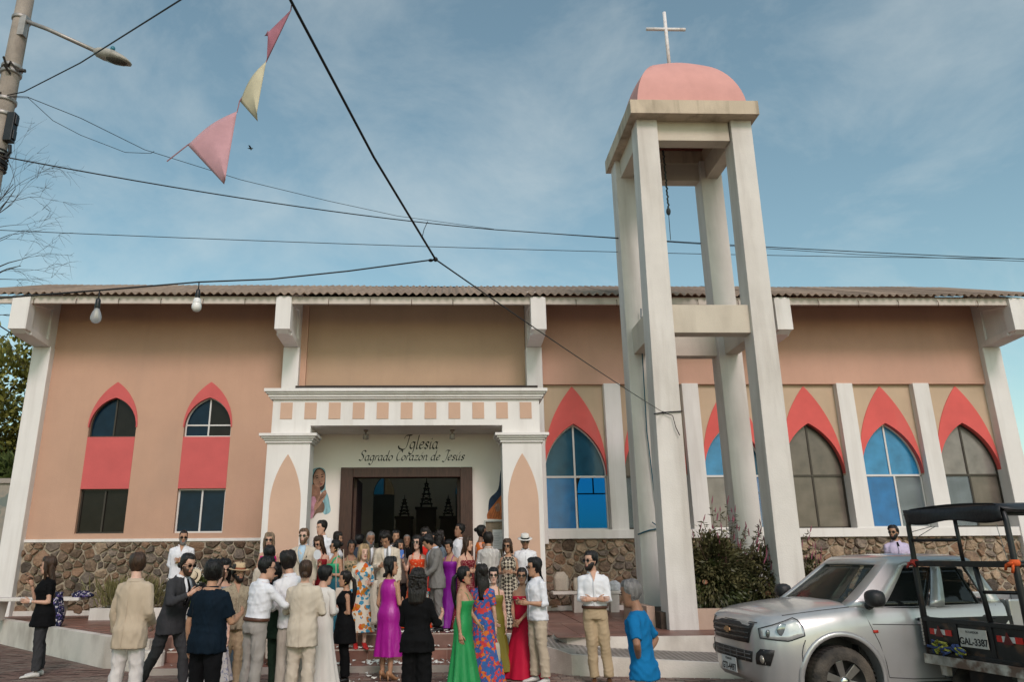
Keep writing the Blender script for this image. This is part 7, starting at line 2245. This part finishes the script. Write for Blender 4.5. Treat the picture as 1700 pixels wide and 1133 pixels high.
p = Person('man in white shirt, glasses and khaki chinos reading his phone', 1.29, 11.3, 0, 1.68, -66, 'm', 'tan', hy=-6, hp=4, L='bent', Rr='bent', feet=((.12, .02), (-.11, -.03)))
p.hair('thick', 'black').face().glasses(); p.shirt(wht, 1.25, .86, .020); p.trousers(cloth('light_khaki', (0.45, 0.37, 0.28), .9, .4, .06), .022, .016); p.shoes(SH_WHT)
PH41 = p.at_hand(-1)
p = Person('man with crossed arms in white shirt and khaki trousers', 2.10, 11.1, 0, 1.77, -8, 'm', 'light', hy=-46, L='cross', Rr='cross', feet=((.15, 0), (-.05, .02)))
p.hair('short', 'black').beard('dark').face().glasses(); p.shirt(wht2, 1.75, .985, .016, skin_v=True); p.trousers(khaki, .018, .012, belt=BELT); p.shoes(SH_BRN)
p = Person('older grey-haired man in bright blue T-shirt with hand on hip', 1.70, 6.9, 0, 1.50, -122, 'm', 'brown', lean=4, hy=10, hp=6, L='hip', Rr='hip', build=.86, group='passers-by')
p.hair('short', 'grey').face(); p.shirt(cloth('royal_blue', (0.006, 0.135, 0.32), .85, .3, .12), .85, .80, .026, False, 't_shirt', hemf=.032); p.trousers(cloth('tan_cargo', (0.36, 0.30, 0.24), .9, .4, .08), .010, .02, top=.95); p.shoes(SH_BRN)

# --- steps and terrace
p = Person('man in cream jacket seen from behind, low on the steps at left', -2.95, 12.8, .09, 1.82, 188, 'm', 'light', hy=10)
p.hair('short', 'black').face(); p.jacket(cream2); p.trousers(cream2); p.shoes(SH_BRN)
p = Person('woman with grey-blonde hair and dark glasses in bright pink dress', -3.34, 14.4, TZ, 1.70, 6, 'f', 'light', hp=4, L='bent', Rr='bent')
p.hair('long', 'ashblonde').face().glasses(); p.dress(cloth('hot_pink', (0.52, 0.008, 0.17), .6, .2), 1.33, .1, .32, .05); p.shoes(SH_TAN)
p = Person('bald bearded man in white shirt and sunglasses by the left stone wall', -5.22, 15.2, TZ, 1.79, 14, 'm', 'tan', hp=8, hy=8, L='folded', Rr='folded', build=1.06)
p.hair('bald', 'dark').beard('grey').face().glasses(); p.shirt(wht, 1.2, .86, .022, skin_v=True); p.trousers(jeans); p.shoes(SH_BRN); p.watch(-1, GOLD)
p = Person('red-bearded man in cream jacket, blue shirt and sunglasses on the top step', -2.60, 13.9, TZ, 1.75, -4, 'm', 'fair', hy=-4, build=1.12)
p.hair('short', 'lightbrown').beard('lightbrown').face(brow='lightbrown').glasses(); p.jacket(cream, cloth('sky_shirt', (0.40, 0.53, 0.64), .85, .2), None, square=blk); p.trousers(cream2); p.shoes(SH_BRN)
p = Person('man in white shirt and dark tie standing tallest beside the door', -2.50, 15.3, PZ, 1.83, -32, 'm', 'light', hy=-12, hp=6)
p.hair('short', 'dark').face(); p.shirt(wht2, 1.75, .985, .018); p.trousers(char); p.shoes(SH_BLK)
p = Person('brown-haired woman in dark red dress looking down beside the cream jacket', -2.36, 14.3, TZ, 1.64, -14, 'f', 'light', hp=18, hy=-12, L='bent', Rr='bent')
p.hair('long', 'brown').face().glasses(); p.dress(cloth('dark_red', (0.22, 0.012, 0.018), .75, .2), 1.31, .1, .32, .05, straps=.006); p.shoes(SH_BLK)
p = Person('short-haired woman just left of the door frame, head turned away', -2.28, 15.7, PZ, 1.62, 70, 'f', 'tan', hp=10)
p.hair('bob', 'dark').face(); p.shirt(wht, 1.0, .86, .016, False); p.trousers(char); p.shoes(SH_BLK)
p = Person('woman in green to teal one-shoulder dress holding a white fan', -2.00, 13.75, TZ, 1.55, -48, 'f', 'tan', hy=-24, L='bent', Rr='phone', build=1.08)
p.hair('bun', 'black').face().glasses().earring(GOLD); p.dress(cloth('green_teal', (0.006, 0.085, 0.125), .5, .2, .12, 'fade', [(0.018, 0.30, 0.13)], (.85, 1.12), spec=.4), 1.30, .03, .28, .05, straps=.022, one=True); p.shoes(SH_TAN)
FAN = p.at_hand(-1)
p = Person('blonde woman in cream dress with orange poppies and red shoes on the steps', -1.45, 13.22, .265, 1.66, 16, 'f', 'fair', hy=10, hp=4, L='bent', Rr='down', feet=((.06, -.06), (-.07, .06)))
p.hair('bob', 'blonde').face(lips=(.38, .10, .09), brow='lightbrown'); p.dress(cloth('poppy_print', (0.58, 0.52, 0.43), .8, .2, .05, 'floral', [(0.52, 0.085, 0.015), (0.45, 0.16, 0.02), (0.05, 0.22, 0.34)], 7.5), 1.445, .28, .24, .04, inf=.02, sleeve=1.6, nf=6); p.shoes(SH_RED, .05)
p = Person('man in cream suit bowing his head beside the blonde woman', -1.08, 13.8, TZ, 1.72, 4, 'm', 'tan', lean=5, hp=30, hy=-18, Rr='bent', L='down', build=1.05)
p.hair('thick', 'dark').face(); p.jacket(cloth('ivory_suit', (0.58, 0.50, 0.40), .9, .25, .05), wht2, cloth('grey_tie', (.2, .2, .2), .6)); p.trousers(cloth('ivory_suit', (0.58, 0.50, 0.40))); p.shoes(SH_BRN)
p = Person('older man with grey beard, grey waistcoat and tie smiling behind the blonde woman', -1.46, 14.35, TZ, 1.72, 10, 'm', 'brown', hp=16, hy=6)
p.hair('bald', 'grey').beard('grey').face(); p.jacket(cloth('taupe_suit', (0.26, 0.225, 0.18), .9, .2), wht2, cloth('silver_tie', (.16, .16, .15), .5)); p.trousers(greys); p.shoes(SH_BLK)
p = Person('smiling woman in patterned top between teal dress and blonde woman', -1.80, 14.35, TZ, 1.56, 12, 'f', 'brown', hp=6)
p.hair('bun', 'black').face(); p.dress(cloth('leaf_print', (0.30, 0.24, 0.15), .8, .2, .2, 'floral', [(0.04, 0.06, 0.03), (.42, .30, .18)], 20), 1.34, .1, .3, .05, straps=.012); p.shoes(SH_TAN)
p = Person('long-haired woman in orange-red flowered dress raising a phone', -.55, 14.0, TZ, 1.62, -10, 'f', 'fair', hy=-10, Rr=((.30, -.10, -1), (.12, -.75, .85)), L='down')
p.hair('verylong', 'dark').face().glasses(); p.dress(cloth('orange_bloom', (0.58, 0.055, 0.015), .75, .2, .1, 'floral', [(0.62, 0.20, 0.10), (0.60, 0.30, 0.18)], 13), 1.31, .06, .34, .06, straps=.014); p.shoes(SH_RED)
PH27 = p.at_hand(-1); BAG27 = p.at_hand(1, .13)
p = Person('young man in grey suit bowing his head, hands clasped', -.20, 13.8, TZ, 1.68, -72, 'm', 'tan', lean=5, hp=36, L='front', Rr='front', feet=((.10, .02), (-.10, -.04)))
p.hair('thick', 'black').face(); p.jacket(greys, cloth('pale_blue_shirt', (0.42, 0.48, 0.58), .85, .2)); p.trousers(greys); p.shoes(SH_BLK)
p = Person('curly-haired woman in bright red dress behind the orange flowered dress', -.42, 15.2, PZ, 1.68, 0, 'f', 'light', hp=14, hy=-20)
p.hair('curly', 'dark').face(); p.dress(cloth('signal_red', (0.56, 0.020, 0.012), .7, .2), 1.36, .1, .3, .05, sleeve=.5); p.shoes(SH_BLK)
p = Person('woman with curly dark hair turned away inside the doorway', -.16, 15.85, PZ, 1.64, 120, 'f', 'tan')
p.hair('curly', 'dark').face(); p.shirt(cloth('slate', (.12, .15, .18), .85), .8, .86, .016, False); p.trousers(char); p.shoes(SH_BLK)
p = Person('woman in purple dress leaning behind the grey suit', .05, 14.15, TZ, 1.56, -24, 'f', 'tan', hp=18, hy=-6)
p.hair('bun', 'black').face(); p.dress(cloth('violet_satin', (0.20, 0.008, 0.26), .5, .5, .1, spec=.35), 1.31, .04, .30, .06, straps=.008); p.shoes(SH_TAN)
p = Person('woman in burgundy polka-dot dress holding a paper', .34, 13.9, TZ, 1.59, 36, 'f', 'light', hy=22, hp=8, L='bent', Rr='bent', build=1.06)
p.hair('long', 'brown').face(); p.dress(cloth('burgundy_dots', (0.15, 0.012, 0.022), .8, .2, .1, 'dots', [(0.45, 0.25, 0.20)], 34), 1.31, .05, .33, .05, straps=.006); p.shoes(SH_BLK)
PAPER = p.at_hand(1)
p = Person('man in white shirt looking left inside the door, head above the others', .24, 15.95, PZ, 1.77, -62, 'm', 'brown', hp=-6, build=1.08)
p.hair('short', 'black').face(); p.shirt(wht2, 1.75, .9, .018); p.trousers(char); p.shoes(SH_BLK)
p = Person('woman in orange sleeveless top by the notice board', .68, 15.4, PZ, 1.72, 120, 'f', 'dark', hy=-30)
p.hair('bun', 'black').face().glasses(); p.dress(cloth('tangerine', (0.58, 0.13, 0.02), .75, .2, .1, 'floral', [(.6, .3, .22)], 9), 1.42, .1, .32, .06); p.shoes(SH_TAN)
p = Person('man seen from behind in striped short-sleeved shirt', .78, 14.45, TZ, 1.68, 168, 'm', 'tan', hy=20, hp=6, L='down', Rr='bent', build=1.05)
p.hair('thick', 'dark').face(); p.shirt(cloth('striped', (0.62, 0.60, 0.56), .85, .25, .05, 'stripes', [(0.13, 0.12, 0.12)], 13), .9, .80, .022); p.trousers(wht); p.shoes(SH_WHT)
p = Person('woman in checkered maxi dress and sunglasses beside the right porch pillar', 1.12, 14.1, TZ, 1.55, -10, 'f', 'tan', hy=-12, hp=6, L='bent', Rr='bent')
p.hair('bob', 'brown').face().glasses(); p.dress(cloth('check', (0.46, 0.40, 0.31), .8, .2, .08, 'check', [(0.045, 0.035, 0.03)], 22), 1.40, .03, .29, .05, straps=.02); p.shoes(SH_TAN)
p = Person('older man in white hat, white shirt and dark glasses by the right porch pillar', 1.47, 14.45, TZ, 1.64, 0, 'm', 'brown', hy=-4, hp=8, L='bent', Rr='down', build=1.04)
p.hair('short', 'white').face().glasses(); p.shirt(wht2, .95, .80, .022); p.trousers(greyt); p.shoes(SH_BRN)
p.hat(cloth('white_straw', (0.66, 0.64, 0.60), .9, .4, .04), blk, .15)
ARM36 = p.at_hand(1, -.08)
p = Person('man in lilac shirt and dark tie behind the silver pickup', 8.72, 14.6, TZ, 1.76, -16, 'm', 'tan', hy=-34, group='passers-by')
p.hair('short', 'black').beard('black').face().glasses(); p.shirt(cloth('lilac', (0.52, 0.45, 0.60), .85, .25), .9, .985, .018); p.trousers(char); p.shoes(SH_BLK)
tieo = MB().add([tuple((p.A @ Vector((x, p.front_y(z, .018) - .008, z))) * p.k) for x, z in ((-.014, 1.45), (.014, 1.45), (-.018, 1.38), (.018, 1.38), (-.022, 1.2), (.022, 1.2), (-.024, 1.04), (.024, 1.04))], [(0, 1, 3, 2), (2, 3, 5, 4), (4, 5, 7, 6)]).build('tie', blk, p.root)
tieo.modifiers.new('t', 'SOLIDIFY').thickness = .006
# heads in the dark doorway
for k, (x, y, z, H, fc, sx, sk, hs_, hc, lab) in enumerate((
    (-1.80, 15.6, PZ, 1.55, 160, 'm', 'dark', 'curlyshort', 'black', 'dark-haired man seen from behind at the left of the doorway'),
    (-1.37, 16.35, PZ, 1.66, -20, 'f', 'tan', 'long', 'black', 'woman half hidden behind the grey-bearded man in the doorway'),
    (-1.07, 15.7, PZ, 1.65, 12, 'm', 'tan', 'short', 'black', 'dark-haired young man looking down in the doorway'),
    (-.86, 16.1, PZ, 1.57, 6, 'm', 'brown', 'bald', 'grey', 'balding man in dark shirt at the back of the doorway'),
    (-.92, 14.65, TZ, 1.56, 30, 'f', 'tan', 'curly', 'dark', 'dark curly-haired woman behind the cream suit'),
    (-.30, 16.6, PZ, 1.62, 10, 'm', 'tan', 'short', 'black', 'man in grey shirt deepest in the doorway'))):
    p = Person(lab, x, y, z, H, fc, sx, sk, hp=8 if k in (2, 5) else 0)
    p.hair(hs_, hc).face()
    p.shirt(cloth(('dusk_blue', 'black', 'slate2', 'black', 'taupe_top', 'grey_shirt')[k], ((.04, .05, .07), (.01, .01, .01), (.07, .08, .09), (.01, .01, .01), (.14, .11, .09), (.2, .2, .2))[k]), .9, .86, .016, sx == 'm')
    p.trousers(char); p.shoes(SH_BLK)
fuse_all()

# ------------------------------------------------------------------ things they hold or left about
def phone(loc, rz, tilt, label, m=None):
    o = MB().box(-.037, .037, -.005, .005, -.075, .075).build('phone', m or mat('phone_black', (0.012, 0.012, 0.014), .25), bevel=.004)
    o.location = loc; o.rotation_euler = (tilt, 0, rz)
    return tag(o, label, 'phone')
phone(PH1 + Vector((-.02, -.02, .03)), R(-62), R(60), 'phone held flat to the mouth of the woman in black')
phone(PH41 + Vector((-.03, -.02, .03)), R(-66), R(75), 'phone in the hand of the man in white shirt and khakis')
phone(PH27 + Vector((0, -.02, .05)), R(10), R(-8), 'phone in bright blue case held up in the doorway crowd', mat('phone_blue', (0.015, 0.10, 0.38), .4))
phone(HAND2 + Vector((.02, -.02, -.03)), R(30), R(20), 'slim phone in the lowered hand of the blazer man')
def camera_thing(loc, rz, label):
    o = tag(empty('camera', loc, rz), label, 'camera')
    MB().box(-.07, .07, -.03, .03, -.045, .04).box(-.03, .03, -.028, .028, .04, .062).build('camera_body', BLACKPAINT, o, bevel=.006)
    mb = MB().lathe([(.032, 0), (.035, .02), (.035, .07), (.04, .075), (.04, .10), (.03, .10)], (0, 0, 0), 16)
    mb.v = [(x, -z - .03, y) for x, y, z in mb.v]
    mb.build('lens', BLACKPAINT, o, smooth=True)
camera_thing(CAM3 + Vector((-.05, -.03, .03)), R(66), 'black camera held up by the man in the charcoal suit')
camera_thing(CAM26 + Vector((0, .03, .0)), R(150), 'black camera in the left hand of the woman photographer')
fan = tag(empty('hand_fan', FAN + Vector((-.02, -.03, .06)), R(-30)), 'round white paper fan held by the woman in teal', 'fan')
f_ = MB().lathe([(.001, -.002), (.085, -.002), (.085, .002), (.001, .002)], (0, 0, 0), 24); f_.v = [(x, z, y + .08) for x, y, z in f_.v]
f_.build('fan_disc', wht2, fan)
MB().tube([(0, 0, 0), (0, 0, -.1)], .007, 6).build('handle', mat('fan_handle', (.55, .5, .42), .7), fan)
hat_ = tag(empty('straw_hat', (-4.78, 14.72, 1.40), 0), 'cream straw hat with black band held by the bald man in white', 'hat')
hm = MB().lathe([(.083, 0), (.12, -.004), (.15, .004), (.15, .009), (.086, .006)], (0, 0, 0), 26).lathe([(.086, 0), (.084, .05), (.076, .09), (.05, .10), (.001, .092)], (0, 0, 0), 26)
ho2 = hm.build('hat_body', cloth('straw2', (0.56, 0.46, 0.33), .9, .4, .08), hat_, smooth=True)
MB().lathe([(.0885, .008), (.0885, .035)], (0, 0, 0), 26, cap=False).build('hat_band', blk, ho2, smooth=True)
hat_.rotation_euler = (R(70), R(18), R(-25))
bird = tag(empty('bird', (-8.99, 30.0, 19.68)), 'small dark bird in flight below the pennants', 'bird')
MB().loft([[(x, r_ * math.cos(a), r_ * math.sin(a)) for a in [2 * math.pi * i / 8 for i in range(8)]] for x, r_ in ((-.14, .005), (-.06, .03), (.03, .035), (.09, .02), (.12, .004))]).build('body', BLACKPAINT, bird, smooth=True)
for sd in (1, -1): MB().add([(-.03, 0, .01), (.05, 0, .01), (.02, sd * .16, .05), (-.05, sd * .24, .03), (-.05, sd * .12, .03)], [(0, 1, 2, 3, 4)]).build('wing', BLACKPAINT, bird)
# folded floral coat and scarf on the left bench beside the woman in black
def drape(loc, w, h, d, m, label, name, cat, seed):
    rr = np.random.default_rng(seed); mb = MB(); rings = []
    for k in range(12):
        t = k / 11; ring = []
        for i in range(24):
            a = 2 * math.pi * i / 24
            q = 1 + .16 * math.sin(4 * a + seed + 3 * t) + .08 * math.sin(9 * a + 5 * t)
            ww = (.55 + .45 * math.sin(math.pi * min(1, .25 + t * .8))) * q
            ring.append((w * ww * math.cos(a) + .02 * math.sin(7 * t), d * ww * math.sin(a), h * t))
        rings.append(ring)
    mb.loft(rings)
    return tag(mb.build(name, m, smooth=True, loc=loc), label, cat)
flor = cloth('navy_floral', (0.012, 0.016, 0.04), .8, .3, .2, 'floral', [(.50, .46, .48), (.10, .07, .22)], 16)
drape((-7.75, 15.62, TZ - .02), .20, .66, .14, flor, 'navy and white flowered garment hanging beside the left bench', 'flowered_garment', 'garment', 3)
drape((-7.95, 17.2, TZ + .46), .20, .14, .15, flor, 'bundled dark flowered scarf on the left bench end', 'scarf', 'scarf', 5)
drape((-5.62, 16.2, TZ), .13, .80, .10, blk, 'black jacket folded over between planter and blazer man', 'folded_jacket', 'jacket', 8)
def handbag(loc, w, h, d, m, label, strap=None, sm=None):
    o = tag(empty('handbag', loc), label, 'bag')
    mb = MB(); rings = []
    for t in (0, .08, .4, .75, .95, 1):
        s_ = (.9, 1.0, 1.02, .95, .85, .7)[(0, .08, .4, .75, .95, 1).index(t)]
        rings.append([(w * s_ * math.copysign(abs(math.cos(a)) ** .6, math.cos(a)), d * s_ * math.copysign(abs(math.sin(a)) ** .8, math.sin(a)), -h + h * t) for a in [2 * math.pi * i / 20 for i in range(20)]])
    mb.loft(rings).build('bag_body', m, o, smooth=True)
    if strap: MB().tube([Vector(q) - Vector(loc) for q in strap], .008, 6).build('strap', sm or m, o, smooth=True)
    return o
handbag(BAG38 + Vector((-.04, -.06, -.08)), .09, .26, .06, cloth('beige_beaded', (.40, .36, .29), .8, .8, .2), 'beige beaded handbag hanging beside the emerald dress', [tuple(BAG38 + Vector((-.10, -.06, -.10))), tuple(BAG38 + Vector((-.03, -.02, .04))), tuple(BAG38 + Vector((.03, -.06, -.10)))])
handbag((-1.86, 13.50, 1.22), .085, .20, .03, cloth('ivory_bag', (.55, .46, .38), .6, .1), 'small ivory crossbody bag on the woman in teal', [(-1.93, 13.50, 1.20), (-1.96, 13.58, 1.6), (-1.95, 13.70, 1.88), (-1.86, 13.72, 1.86), (-1.79, 13.52, 1.20)])
drape(tuple(BAG27 + Vector((0, -.04, -.50))), .10, .52, .06, cloth('turquoise_scarf', (.42, .48, .42), .8, .3, .1, 'floral', [(.02, .26, .26), (.45, .12, .03), (.02, .08, .2)], 24), 'turquoise patterned shawl hanging from a hand in front of the grey suit', 'shawl', 'shawl', 9)
drape((1.62, 14.12, TZ + .60), .15, .46, .07, blk, 'dark jacket folded over the forearm of the man in white hat', 'folded_jacket', 'jacket', 4)
drape((-1.22, 13.05, TZ + .18), .06, .70, .05, cream2, 'long cream shawl hanging from the arm of the blonde woman', 'shawl', 'shawl', 6)
pp_ = MB().box(-.06, .06, -.002, .002, -.08, .08).build('paper_sheet', MATS['paper'], loc=PAPER + Vector((.03, -.02, .06))); pp_.rotation_euler = (R(-20), R(20), R(30))
tag(pp_, 'folded white paper in the hand of the polka-dot dress woman', 'paper')
